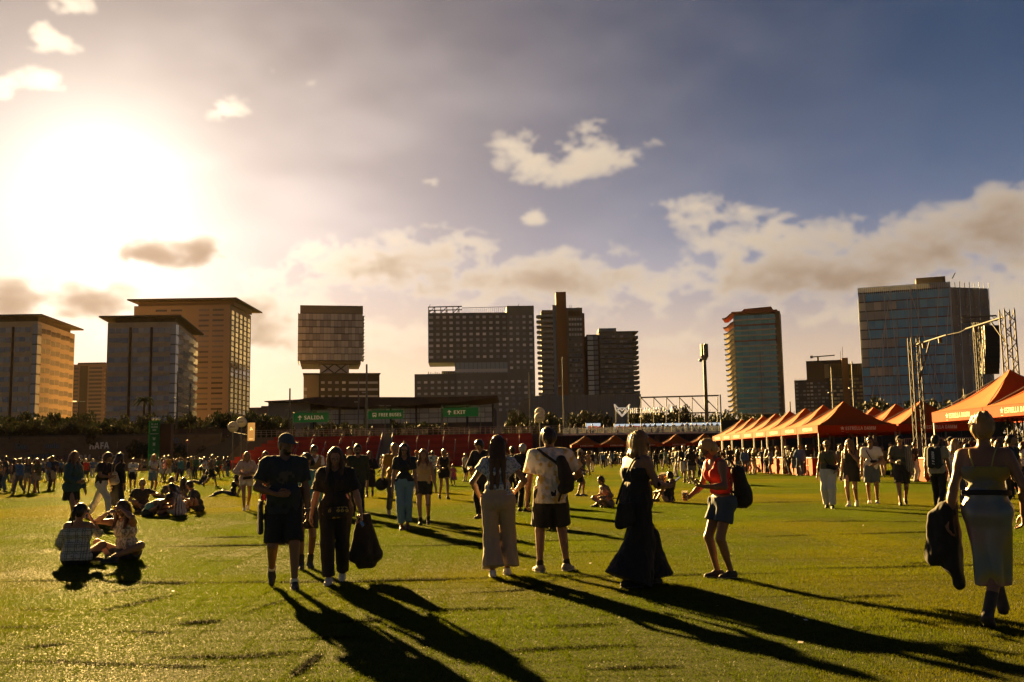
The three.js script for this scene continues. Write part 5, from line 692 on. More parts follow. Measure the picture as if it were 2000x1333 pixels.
m.lie = mid(385, 948, 1.74, -100, 'person in dark clothes reclining on one elbow far behind the circle', M_, { pel: [0, .12, -.2], lean: -36, fL: [.06, .07, .6], fR: [-.08, .07, .58], kL: [.1, 1, 0], kR: [-.1, 1, 0], aL: [.3, .1, -.4], aR: [-.28, .1, -.4], hp: -10 }, [longS([.03, .035, .05]), trou([.03, .03, .035]), shortH('dark')]);
m.seatl = mid(1186, 992, 1.68, -60, 'person seated on the grass left of the flared trousers', F_, { ...sit, lean: 20, hp: 20 }, [tank([.2, .1, .08]), trou([.2, .14, .1], { len: 1.3 }), shortH('brown')]);
m.seatr = mid(1304, 982, 1.72, -120, 'person in black seated with knees bent right of flared trousers', M_, { ...sit, fL: [.1, .09, .42], fR: [-.1, .09, .42], kL: [.2, 1, 0], kR: [-.2, 1, 0], lean: -8 }, [tee(BLK), shorts([.2, .14, .1]), shortH('black')]);
m.wtee = mid(258, 960, 1.62, 2, 'woman in white printed shirt and black shorts behind the circle', { ...F_, g: 1.1 }, { ...holdL }, [tee([.55, .54, .56], { hem: .1, col: (x, y, z) => (z > .05 && Math.abs(x) < .09 && Math.abs(y - 1.32) < .03 && noise(x * 60, y * 60, 2) > .4 ? [.04, .06, .2] : [.55, .54, .55]) }), shorts(BLK, { len: .7 }), shortH('auburn', { bob: .06 })], { shoes: WSH });
m.jskirt = mid(297, 966, 1.74, 44, 'blonde woman in white shirt and denim skirt behind the circle', F_, { ...holdR }, [tee([.5, .46, .46], { hem: .0 }), skirt([.14, .22, .26], .34), longH('blond', .36, { wid: .08, vol: .024 })]);
m.stride = mid(412, 952, 1.8, 74, 'man in grey shirt and dark shorts striding far back', M_, { fL: [.08, .16, -.44], pL: 50, fR: [-.08, .087, .3], pel: [0, .92, 0], ...holdR }, [tee([.16, .13, .09], { hem: .1 }), shorts(BLK), shortH('dark')]);
// what they carry and wear loose
{
  let o, F;
  o = worn(m.blond, 'waist_bag', 'black waist bag on the blonde woman in cream shorts', 'bag'); F = new Field(.03).cap(V(-.08, .98, .15), V(.12, 1.0, .15), .045); mesh('bag_body', F.mesh(.016), CLOTH(BLK), o);
  o = worn(m.cargo, 'sling_bag', 'black sling bag on the woman in white cargo trousers', 'bag'); F = new Field(.03).cap(V(.02, 1.1, .16), V(.17, 1.06, .15), .055); mesh('bag_body', F.mesh(.016), CLOTH(BLK), o); strap(o, [[.05, 1.12, .17], [-.06, 1.3, .16], [-.13, 1.47, .04], [-.1, 1.4, -.12], [.1, 1.15, -.15], [.19, 1.06, .08]], .012, BLK);
  o = worn(m.white, 'camera_bag', 'small black pouch on strap across the white shirt', 'bag'); F = new Field(.02).cap(V(.02, 1.12, .19), V(.12, 1.12, .19), .04); mesh('bag_body', F.mesh(.014), CLOTH(BLK), o); strap(o, [[.04, 1.15, .18], [-.05, 1.3, .17], [-.13, 1.47, .05], [-.12, 1.44, -.08]], .013, BLK);
  o = worn(m.jacket, 'striped_jacket', 'grey striped jacket slung over a shoulder of the dark shirted man', 'jacket'); F = new Field(.04).cap(V(.16, 1.46, -.05), V(.2, 1.45, .06), .07).cap(V(.17, 1.42, .1), V(.2, .92, .14), .07, .085).cap(V(.2, 1.42, -.1), V(.24, .98, -.12), .07, .08); F.disp = fold(.02, 12, 5, 12); mesh('cloth', F.mesh(.018, (x, y, z) => (Math.sin(x * 130) > .3 ? [.22, .2, .18] : [.08, .08, .08])), PATTERNED(), o);
  o = worn(m.nike, 'backpack', 'dark backpack with white vertical lettering on the beige shirt', 'backpack'); F = new Field(.04).cap(V(-.08, 1.08, -.24), V(-.07, 1.42, -.22), .085, .08).cap(V(.08, 1.08, -.24), V(.07, 1.42, -.22), .085, .08); mesh('bag_body', F.mesh(.016), CLOTH([.03, .035, .04]), o);
  mesh('lettering', new THREE.PlaneGeometry(.34, .09).rotateZ(-Math.PI / 2).rotateY(Math.PI).translate(.0, 1.25, -.338), new THREE.MeshStandardMaterial({ map: canvasTex(256, 68, (c, w, h) => { c.fillStyle = '#2b2e31'; c.fillRect(0, 0, w, h); c.fillStyle = '#e8e8e8'; c.font = 'bold italic 58px sans-serif'; c.textAlign = 'center'; c.fillText('NIKE A I', w / 2, 54); }), roughness: .8 }), o);
  for (const s of [-1, 1]) strap(o, [[s * .1, 1.42, -.16], [s * .13, 1.5, -.03], [s * .13, 1.36, .12], [s * .17, 1.15, .02], [s * .13, 1.06, -.18]], .014, [.03, .035, .04]);
  o = worn(m.blackl, 'tote_bag', 'white cloth tote bag on the back of the long black dress', 'bag'); F = new Field(.05).cap(V(-.15, 1.0, -.17), V(-.11, 1.2, -.16), .1, .06).cap(V(-.05, .98, -.19), V(-.07, 1.2, -.16), .09, .05); mesh('bag_body', F.mesh(.017), CLOTH([.5, .4, .32]), o); strap(o, [[-.09, 1.22, -.17], [-.1, 1.4, -.15], [-.13, 1.5, -.02], [-.16, 1.36, .08]], .01, [.5, .4, .32]);
  o = worn(m.romper, 'tote_bag', 'cream cloth tote bag beside the black playsuit', 'bag'); F = new Field(.03).cap(V(-.2, .98, .0), V(-.2, .98, .12), .05).cap(V(-.2, 1.1, 0), V(-.2, 1.1, .12), .045); mesh('bag_body', F.mesh(.016), CLOTH([.42, .36, .28]), o); strap(o, [[-.2, 1.13, 0], [-.17, 1.4, 0], [-.14, 1.5, .01], [-.17, 1.4, .06], [-.2, 1.13, .1]], .009, [.42, .36, .28]);
  const hp = handAt(m.yellow, -1, .1, 0); o = thing('black_hat', 'black round hat held low by the man in mustard shirt', 'hat', hp.toArray()); mesh('crown', new THREE.SphereGeometry(.1, 16, 8, 0, 6.3, 0, 1.6).scale(1, .9, 1.1).rotateX(1.2).rotateZ(.5), CLOTH(BLK), o); mesh('brim', new THREE.CylinderGeometry(.17, .17, .012, 24).rotateX(1.2).rotateZ(.5), CLOTH(BLK), o);
  beerCup('plastic cup of beer carried by the woman in teal jacket', handAt(m.greenj, -1, .09, .04), 1.1); beerCup('plastic cup of beer carried by the man in white trousers', handAt(m.whitep, -1, .09, .04), 1.1); beerCup('second plastic cup of beer held low by the man in white trousers', handAt(m.whitep, 1, .09, .03), 1.1);
  phone('bright screened phone held up by the seated woman in checked blouse', handAt(m.check, -1, .1, .03), [-.3, m.check.rotation.y + 2.6, 0]); beerCup('plastic cup standing on the grass between the two seated women', V(onGround(207, 1078).x, .066, onGround(207, 1078).z)); beerCup('plastic cup of beer standing in the seated circle', V(onGround(300, 1004).x, .07, onGround(300, 1004).z), 1.15);
  beerCup('plastic cup of beer held by the man in dark shirt with jacket', handAt(m.jacket, -1, .09, .04)); beerCup('clear cup held by the tall man in dark suit', handAt(m.suit, -1, .09, .04));
}
// ---------------------------------------------------------------- the crowd farther off: a few figures of each pose, copied and dressed anew
{
  const cols = { white: [.55, .53, .5], black: [.014, .014, .016], navy: [.02, .026, .05], grey: [.12, .12, .125], red: [.3, .03, .025], green: [.05, .1, .05], teal: [.06, .2, .2], blue: [.07, .13, .26], tan: [.3, .2, .11], pink: [.42, .2, .2], mustard: [.3, .17, .03], olive: [.09, .09, .04] };
  const low = { black: [.012, .012, .014], navy: [.02, .025, .045], denim: [.06, .1, .16], grey: [.09, .09, .095], beige: [.33, .26, .18], white: [.5, .47, .42] };
  const mk = (build, pose, wear, kind) => { const p = person({ lod: 2, pos: [0, 0, -60], h: 1.72, build, pose, wear, label: 'x' }); scene.remove(p); taken.set('person', taken.get('person') - 1); return [p, kind, build.sex]; };
  const B = [
    mk(M_, {}, [tee(BLK), trou(BLK), shortH('dark')], 'trousers'), mk(M_, { ...holdR, hy: 30 }, [tee(BLK), shorts(BLK), shortH('dark', { vol: .024 })], 'shorts'), mk({ ...M_, g: 1.12 }, { ...holdL, twist: 10, fL: [.16, .085, .05] }, [longS(BLK), trou(BLK), shortH('black'), { t: 'cap', c: BLK }], 'trousers'),
    mk(F_, { hy: -20, fL: [.05, .085, .06] }, [tank(BLK), mini(BLK), longH('brown', .3)], 'shorts'), mk(F_, { ...holdR, side: 4 }, [tee(BLK, { hem: .02 }), trou(BLK, { hem: .09 }), longH('dark', .34)], 'trousers'), mk({ ...F_, g: 1.08 }, { ...holdL, hy: 20 }, [tank(BLK), skirt(BLK, .5), hr('brown', { bob: .1, vol: .02 })], 'skirt'),
    mk(M_, walkA, [tee(BLK), shorts(BLK), shortH('brown')], 'shorts'), mk(F_, walkB, [longS(BLK, { hem: .04 }), trou(BLK), shortH('blond', { bun: 1 })], 'trousers'), mk({ ...M_, g: .95 }, { aL: [.2, 1.46, .3], eL: [.8, -1, 0], aR: [-.25, .8, .04] }, [tee(BLK), trou(BLK), shortH('dark', { vol: .03 })], 'trousers'),
    mk(F_, { hp: 26, aL: [.08, 1.1, .3], aR: [-.08, 1.1, .3], eL: [1, -1, 0], eR: [-1, -1, 0] }, [tee(BLK), skirt(BLK, .3), longH('blond', .3)], 'skirt'),
  ];
  const hairN = ['dark', 'brown', 'blond', 'black', 'auburn', 'dark', 'grey'], skins = ['fair', 'tan', 'tan', 'pale', 'brown'];
  const used = new Map(); let made = 0;
  const add = (u, v, where, group, o = {}) => {
    let src, kind, sex, top, bot, tries = 0; do { [src, kind, sex] = pick(B); top = pick(o.tops || Object.keys(cols)); bot = pick(Object.keys(low)); } while (used.has(top + bot + kind + where) && tries++ < 60); used.set(top + bot + kind + where, 1);
    const g = onGround(u, v), r = src.clone(), h = pick(hairN), sk = pick(skins);
    r.name = numbered('person'); scene.add(r); r.position.set(g.x, o.y || 0, g.z); r.rotation.y = rr(-3.14, 3.14); const s = (sex === 'f' ? rr(1.58, 1.72) : rr(1.68, 1.86)) / 1.76; r.scale.set(s * rr(.95, 1.1), s, s * rr(.95, 1.1));
    r.traverse((c) => { if (!c.isMesh) return; if (c.name === 'body') c.material = skinMat(sk); else if (c.name === 'hair') c.material = hairMat(h); else if (c.name === 'shirt') c.material = CLOTH(cols[top]); else if (['trousers', 'shorts', 'skirt'].includes(c.name)) c.material = CLOTH(low[bot]); });
    r.userData = {}; const label = `person in ${top} top and ${bot} ${kind} ${where}`; tag(r, label, 'person', `${label.split(' ').slice(2).join(' ')}`.replace(/.* (shorts|trousers|skirt) /, '') + ' ' + top + ' ' + bot + ' ' + kind); r.userData.group = 'crowd ' + where; made++; return r;
  };
  const spread = (n, u0, u1, v0, v1, where, o) => { for (let i = 0; i < n; i++) { const t = rnd(); add(u0 + (u1 - u0) * ((i + rr(.1, .9)) / n), v0 + (v1 - v0) * t, where, null, o); } };
  const dark = ['black', 'navy', 'grey', 'olive', 'black', 'navy', 'blue', 'tan', 'black'];
  spread(9, -10, 110, 955, 968, 'in the nearer crowd at left edge', { tops: dark });
  spread(16, -10, 240, 931, 946, 'in the crowd before the graffiti wall', { tops: [...dark, 'pink', 'red', 'white'] }); spread(26, -10, 290, 916, 927, 'far back under the graffiti wall', { tops: [...dark, 'white', 'pink', 'red'] });
  spread(15, 310, 440, 932, 943, 'in the crowd right of the green banner', { tops: ['green', 'white', 'mustard', 'pink', 'teal', 'grey', 'navy', 'tan'] }); spread(18, 290, 450, 918, 928, 'far behind the green banner crowd'); spread(6, 440, 600, 925, 938, 'below the left end of the red stand');
  spread(9, 600, 900, 915, 934, 'far off in front of the red stand'); spread(5, 900, 1010, 914, 930, 'far off behind the tall man in suit'); 
  spread(10, 1080, 1190, 906, 916, 'near the small far tents', { tops: dark }); spread(6, 1100, 1160, 920, 934, 'behind the woman in bucket hat', { tops: dark }); spread(9, 1175, 1220, 908, 918, 'left of the flared trousers woman far off', { tops: dark });
  spread(16, 1260, 1400, 914, 923, 'far off between the two drinking women', { tops: dark.concat('teal') }); spread(7, 1310, 1380, 932, 948, 'standing in the open before the far tents', { tops: dark });
  spread(17, 1390, 1585, 922, 931, 'queueing along the row of bar tents', { tops: dark }); spread(14, 1395, 1560, 914, 920, 'deep under the row of bar tents', { tops: dark });
  spread(8, 1640, 1830, 932, 946, 'in the shade of the front bar tent', { tops: ['black', 'navy', 'grey', 'olive'] }); spread(9, 1860, 2010, 955, 975, 'beside the right hand bar tents', { tops: dark.concat('pink', 'white') }); spread(5, 1850, 2010, 938, 950, 'under the right hand bar tents', { tops: dark });
  { // beyond the 300 built one by one, the crowd is one mass
    const places = [[70, 0, 450, 911, 919], [26, 1080, 1400, 905, 912], [40, 1395, 1560, 910, 922], [18, 1870, 2010, 930, 946], [30, -10, 230, 921, 932]], per = B.slice(0, 8).map(() => []);
    for (const [n, u0, u1, v0, v1] of places) for (let i = 0; i < n; i++) per[Math.floor(rnd() * 8)].push(onGround(rr(u0, u1), rr(v0, v1)));
    per.forEach((pl, k) => {
      const gs = []; B[k][0].traverse((c) => { if (!c.isMesh) return; const g = clean2(c.geometry.clone()), col = { body: [.14, .075, .045], hair: [.02, .012, .008], shirt: pick([[.02, .02, .025], [.04, .04, .045], [.1, .09, .085], [.03, .035, .06]]) }[c.name] || [.02, .02, .024], a = new Float32Array(g.attributes.position.count * 3); for (let i = 0; i < a.length; i++) a[i] = col[i % 3]; g.deleteAttribute('color'); g.setAttribute('color', new THREE.BufferAttribute(a, 3)); gs.push(g); });
      const im = new THREE.InstancedMesh(mergeGeometries(gs), PATTERNED(), pl.length), mt = new THREE.Matrix4(), q = new THREE.Quaternion(); pl.forEach((p, i) => { const s = rr(.92, 1.04); im.setMatrixAt(i, mt.compose(V(p.x, 0, p.z), q.setFromAxisAngle(V(0, 1, 0), rr(0, 6.28)), V(s, s, s))); });
      im.name = numbered('distant_crowd'); im.castShadow = im.receiveShadow = true; tag(im, 'dense mass of people far off at the back of the field', 'crowd', 'distant crowd', 'stuff'); scene.add(im);
    });
  }
  globalThis.__deckPeople = (n, u0, u1, D, y) => { for (let i = 0; i < n; i++) { const p = at(u0 + (u1 - u0) * (i + rr(.1, .9)) / n, 850, D + rr(-1, 1.5)); const r = add(1000, 950, 'on the raised viewing deck', null, { tops: ['black', 'navy', 'grey'] }); r.position.set(p.x, y, p.z); } };
}
const ORD = ['first', 'second', 'third', 'fourth', 'fifth', 'sixth', 'seventh', 'eighth', 'ninth', 'tenth', 'eleventh', 'twelfth', 'thirteenth', 'fourteenth', 'fifteenth', 'sixteenth'];
// ---------------------------------------------------------------- bar tents
const font = await new FontLoader().loadAsync('fonts/droid/droid_sans_bold.typeface.json');
const starPath = (c, x, y, r) => { c.beginPath(); for (let i = 0; i < 10; i++) { const a = -Math.PI / 2 + i * Math.PI / 5, q = i % 2 ? r * .42 : r; c.lineTo(x + Math.cos(a) * q, y + Math.sin(a) * q); } c.closePath(); c.fill(); };
const valanceTex = canvasTex(1024, 96, (c, w, h) => {
  c.fillStyle = '#a3340a'; c.fillRect(0, 0, w, h); for (let i = 0; i < 260; i++) { c.fillStyle = i % 2 ? 'rgba(150,40,0,.05)' : 'rgba(255,150,60,.05)'; c.fillRect(rnd() * w, 0, 1 + rnd() * 5, h); }
  c.fillStyle = '#d9cbb8'; starPath(c, 322, 44, 30); c.font = 'bold 62px sans-serif'; c.textAlign = 'center'; c.fillText('ESTRELLA DAMM', 560, 68, 400); c.fillRect(306, 82, 34, 4);
});
const TENT = new THREE.MeshPhysicalMaterial({ roughness: .85, side: THREE.DoubleSide, specularIntensity: .25 }); TENT.color.setRGB(.34, .075, .009);
const VAL = new THREE.MeshPhysicalMaterial({ map: valanceTex, roughness: .85, side: THREE.DoubleSide, specularIntensity: .2 }), POLE = M([.15, .15, .155], .5, { metalness: .5 });
function canopyGeo(w, d, rise) { // four sagging faces with a lifted peak
  const gs = [], n = 8, rim = (s, t) => { const q = [[-1, -1], [1, -1], [1, 1], [-1, 1]], a = q[s], b = q[(s + 1) % 4]; return [a[0] + (b[0] - a[0]) * t, a[1] + (b[1] - a[1]) * t]; };
  for (let s = 0; s < 4; s++) {
    const P = [], I = []; for (let j = 0; j <= n; j++) for (let i = 0; i <= n; i++) { const [x, z] = rim(s, i / n), k = j / n, hh = Math.pow(k, 1.42) * rise - Math.sin(Math.PI * i / n) * Math.sin(Math.PI * k) * .10 + (noise(x * 3 + s * 7, k * 4, i * .6) - .5) * .035 * (k < 1 && k > 0 ? 1 : 0); P.push(x * w / 2 * (1 - k), hh, z * d / 2 * (1 - k)); }
    for (let j = 0; j < n; j++) for (let i = 0; i < n; i++) { const a = j * (n + 1) + i; I.push(a, a + n + 1, a + 1, a + 1, a + n + 1, a + n + 2); }
    const g = new THREE.BufferGeometry(); g.setAttribute('position', new THREE.Float32BufferAttribute(P, 3)); g.setIndex(I); g.computeVertexNormals(); gs.push(g);
  } return gs;
}
function valGeo(w, h) { const g = new THREE.PlaneGeometry(w, h, 14, 3), p = g.attributes.position; for (let i = 0; i < p.count; i++) p.setZ(i, (noise(p.getX(i) * 2.3, p.getY(i) * 2, 4) - .5) * .05 * (.5 - p.getY(i) / h)); g.computeVertexNormals(); return g; }
const bartop = RoundedBoxGeometry;
const tentParts = new Map();
function tent(label, x, z, w, d, eave, rise, group, counter) { // x, z: the middle
  const key = [w, d, rise].join(), P = tentParts.get(key) || { c: canopyGeo(w, d, rise), vx: valGeo(w, .4), vz: valGeo(d, .4) }; tentParts.set(key, P);
  const o = thing('bar_tent', label, 'tent', [x, 0, z], 0, group);
  const cn = P.c.map((g) => { const m = mesh('canopy_panel', g, TENT, o); m.position.y = eave; return m; });
  for (const s of [-1, 1]) { const a = mesh('valance', P.vx, VAL, o); a.position.set(0, eave - .2, s * (d / 2 - .01)); if (s < 0) a.rotation.y = Math.PI; const b = mesh('valance', P.vz, VAL, o); b.position.set(s * (w / 2 - .01), eave - .2, 0); b.rotation.y = s * Math.PI / 2; }
  const pg = bx(.06, eave, .06, 0, eave / 2, 0); for (const [a, b] of [[-1, -1], [1, -1], [1, 1], [-1, 1]]) mesh('pole', pg, POLE, o).position.set(a * (w / 2 - .07), 0, b * (d / 2 - .07));
  const br = []; for (const s of [-1, 1]) { br.push(bar(V(-w / 2 + .08, eave - .1, s * (d / 2 - .07)), V(w / 2 - .08, eave - .1, s * (d / 2 - .07)), .018), bar(V(s * (w / 2 - .07), eave - .1, -d / 2 + .08), V(s * (w / 2 - .07), eave - .1, d / 2 - .08), .018), bar(V(s * (w / 2 - .07), eave - .05, d / 2 - .07), V(0, eave + rise - .08, 0), .016), bar(V(s * (w / 2 - .07), eave - .05, -d / 2 + .07), V(0, eave + rise - .08, 0), .016)); } mesh('frame', merge(br), POLE, o);
  return o;
}
{
  const W1 = 4.4, D1 = 4.12, ord = ['first', 'second', 'third', 'fourth', 'fifth', 'sixth', 'seventh', 'eighth'];
  for (let i = 0; i < 8; i++) tent(i ? `orange peaked bar tent, ${ord[i]} from the front of the long row` : 'orange peaked bar tent at the front of the long row', 16.9 + W1 / 2 + i * .1, -(55.5 + D1 * (i + .5)), W1, D1, 2.85, 1.42, 'bar tents in the long row');
  for (let i = 0; i < 5; i++) tent(`red shaded bar tent behind the long row, ${ord[i]} from the truss tower`, 16.9 + W1 * 1.5 + .1 + i * .1, -(55.5 + D1 * (i + .5)), W1, D1, 2.85, 1.42, 'bar tents behind the long row');
  tent('large bright orange bar tent at the right edge with full lettering', 17.1 + W1 / 2, -38.5, W1, 4.6, 2.92, 1.55, 'bar tents at the right edge'); tent('nearest orange bar tent cut off by the right edge', 17.0 + W1 / 2, -33.85, W1, 4.6, 2.92, 1.55, 'bar tents at the right edge'); tent('bar tent in second column behind the bright right hand tents', 17.1 + W1 * 1.5 + .1, -41, W1, 4.6, 2.92, 1.55, 'bar tents at the right edge');
  const far = [1143, 1201, 1262, 1321, 1376]; far.forEach((u, i) => { const p = at(u, 870, 150); tent(['small dark red tent farthest left of the far row', 'small dark red tent second in the far row', 'small dark red tent behind the woman with bobbed hair', 'small dark red tent fourth in the far row', 'small dark red tent at the right end of the far row'][i], p.x, -150, 4.4, 4.4, 2.9, 1.4, 'small tents in the far row'); });
  const OR = M([.26, .04, .006], .8, { specularIntensity: .2 }), counterFront = (label, x, z, w, d) => { const o = thing('bar_counter', label, 'counter', [x, 0, z]); const f = mesh('front_panel', new THREE.BoxGeometry(w, 1.02, d).translate(0, .51, 0), OR, o); mesh('counter_top', new RoundedBoxGeometry(w + .12, .05, d + .12, 2, .02).translate(0, 1.046, 0), M([.3, .29, .28], .5), o); for (let i = 0; i < Math.floor(d / 2); i++) mesh('lettering', new THREE.PlaneGeometry(1.2, .14).rotateY(-Math.PI / 2).translate(-w / 2 - .004, .6, -d / 2 + 1 + i * 2), VAL, o); mesh('front_lettering', new THREE.PlaneGeometry(Math.min(1.6, w), .15).translate(0, .5, d / 2 + .004), VAL, o); return o; };
  counterFront('orange counter at the front corner of the long tent row', 18.0, -56.6, 1.6, .8); counterFront('long orange counter running back under the tent row', 17.6, -70, .7, 24); counterFront('orange counter beside the backpack man', 19.5, -45, 2.4, .8); counterFront('orange counter under the right hand tents', 18.1, -36.4, .7, 7.6);
  // bottles, taps and crates on the counters
  for (let i = 0; i < 9; i++) { const t = thing('beer_tap', `beer tap number ${['one', 'two', 'three', 'four', 'five', 'six', 'seven', 'eight', 'nine'][i]} from the front on the long counter`, 'beer tap', [17.6, 1.072, -58.6 - i * 2.6]); mesh('column', bar(V(0, 0, 0), V(0, .38, 0), .035, 10), POLE, t); mesh('handle', bar(V(-.02, .38, 0), V(-.05, .56, 0), .02, 8), M([.5, .07, .01], .4), t); mesh('spout', bar(V(0, .33, 0), V(.12, .27, 0), .014, 8), POLE, t); }
  for (let i = 0; i < 6; i++) { const t = thing('keg_fridge', `tall dark fridge standing ${['first', 'second', 'third', 'fourth', 'fifth', 'sixth'][i]} along the back of the bar row`, 'fridge', [20.6, 0, -58 - i * 4.1]); mesh('cabinet', new RoundedBoxGeometry(.8, 1.9, .8, 2, .03).translate(0, .95, 0), M([.04, .04, .045], .5), t); mesh('door', bx(.03, 1.5, .66, -.42, 1.0, 0), GL([.06, .07, .08], .1), t); mesh('handle', bx(.03, .5, .03, -.45, 1.0, .26), POLE, t); }
}
// ---------------------------------------------------------------- trusses, speakers, light tubes
function truss(parent, name, a, b, w, mat = M([.4, .4, .41], .4, { metalness: .7 })) {
  const d = b.clone().sub(a), L = d.length(), q = new THREE.Quaternion().setFromUnitVectors(V(0, 1, 0), d.clone().normalize()), gs = [], c = [[-1, -1], [1, -1], [1, 1], [-1, 1]].map(([x, z]) => [x * w / 2, z * w / 2]), n = Math.max(2, Math.round(L / w / 1.1));
  for (const [x, z] of c) gs.push(bar(V(x, 0, z), V(x, L, z), .032, 6)); for (let i = 0; i < n; i++) for (let s = 0; s < 4; s++) { const p = c[s], r = c[(s + 1) % 4], y0 = L * i / n, y1 = L * (i + 1) / n; gs.push(i % 2 ? bar(V(p[0], y0, p[1]), V(r[0], y1, r[1]), .019, 5) : bar(V(r[0], y0, r[1]), V(p[0], y1, p[1]), .019, 5)); }
  const g = merge(gs); g.applyQuaternion(q); g.translate(a.x, a.y, a.z); return mesh(name, g, mat, parent);
}
{
  const MET = M([.03, .03, .032], .7, { metalness: .2 });
  const tower = (label, x, z, h, w) => { const o = thing('truss_tower', label, 'truss tower', [x, 0, z]); truss(o, 'mast', V(0, .06, 0), V(0, h, 0), w, MET); mesh('base_plate', bx(w * 2.4, .06, w * 2.4, 0, .03, 0), MET, o); for (const [a, b] of [[-1, -1], [1, -1], [1, 1], [-1, 1]]) mesh('spigot', new THREE.ConeGeometry(.035, .16, 6).translate(a * w / 2, h + .06, b * w / 2), MET, o); return o; };
  tower('slim silver truss tower between the tent blocks', 18.9, -46.5, 6.6, .4); tower('silver truss tower above the right hand tents', 19.9, -39.6, 6.9, .4);
  const o = thing('light_beam', 'thin metal tube with light bars spanning the two truss towers', 'light beam'); const a = V(18.9, 6.3, -46.3), b = V(19.9, 6.7, -39.8), P = (t) => a.clone().lerp(b, t);
  mesh('tube', bar(P(0), P(.38), .05), MET, o); mesh('tube', bar(P(.6), P(1), .05), MET, o); const cat = new THREE.CatmullRomCurve3([P(.38), P(.45).add(V(0, -.02, 0)), P(.53).add(V(0, -.05, 0)), P(.6)]); mesh('cable', new THREE.TubeGeometry(cat, 12, .02, 5), M([.02, .02, .02]), o); mesh('strut', bar(P(.18), V(18.95, 4.6, -46.3), .035), MET, o); mesh('strut', bar(P(.86), V(19.9, 5.5, -39.7), .035), MET, o); for (const t of [.1, .3, .7]) mesh('lamp', new THREE.CylinderGeometry(.09, .07, .22, 10).translate(...P(t).add(V(0, -.16, 0)).toArray()), M([.03, .03, .03], .5), o);
  const s = thing('speaker_tower', 'truss mast carrying a tall black line array loudspeaker', 'speaker tower', [at(1911, 700, 64).x, 0, -64]); truss(s, 'mast', V(0, .06, 0), V(0, 9.6, 0), .28, MET); mesh('base_plate', bx(1.6, .06, 1.6, 0, .03, 0), MET, s); truss(s, 'head_beam', V(-.9, 9.75, 0), V(1.1, 9.75, .6), .3, MET);
  for (let i = 0; i < 9; i++) { const y = 9.1 - i * .34, c = -.02 * i * i * .3; const b2 = mesh('speaker_box', new RoundedBoxGeometry(.95, .36, .6, 2, .02), M([.012, .012, .013], .6), s); b2.position.set(.72, y, .35 + c); b2.rotation.x = .02 * i; } mesh('hanging_cable', bar(V(.72, 9.25, .35), V(.72, 9.65, .35), .02), MET, s);
}
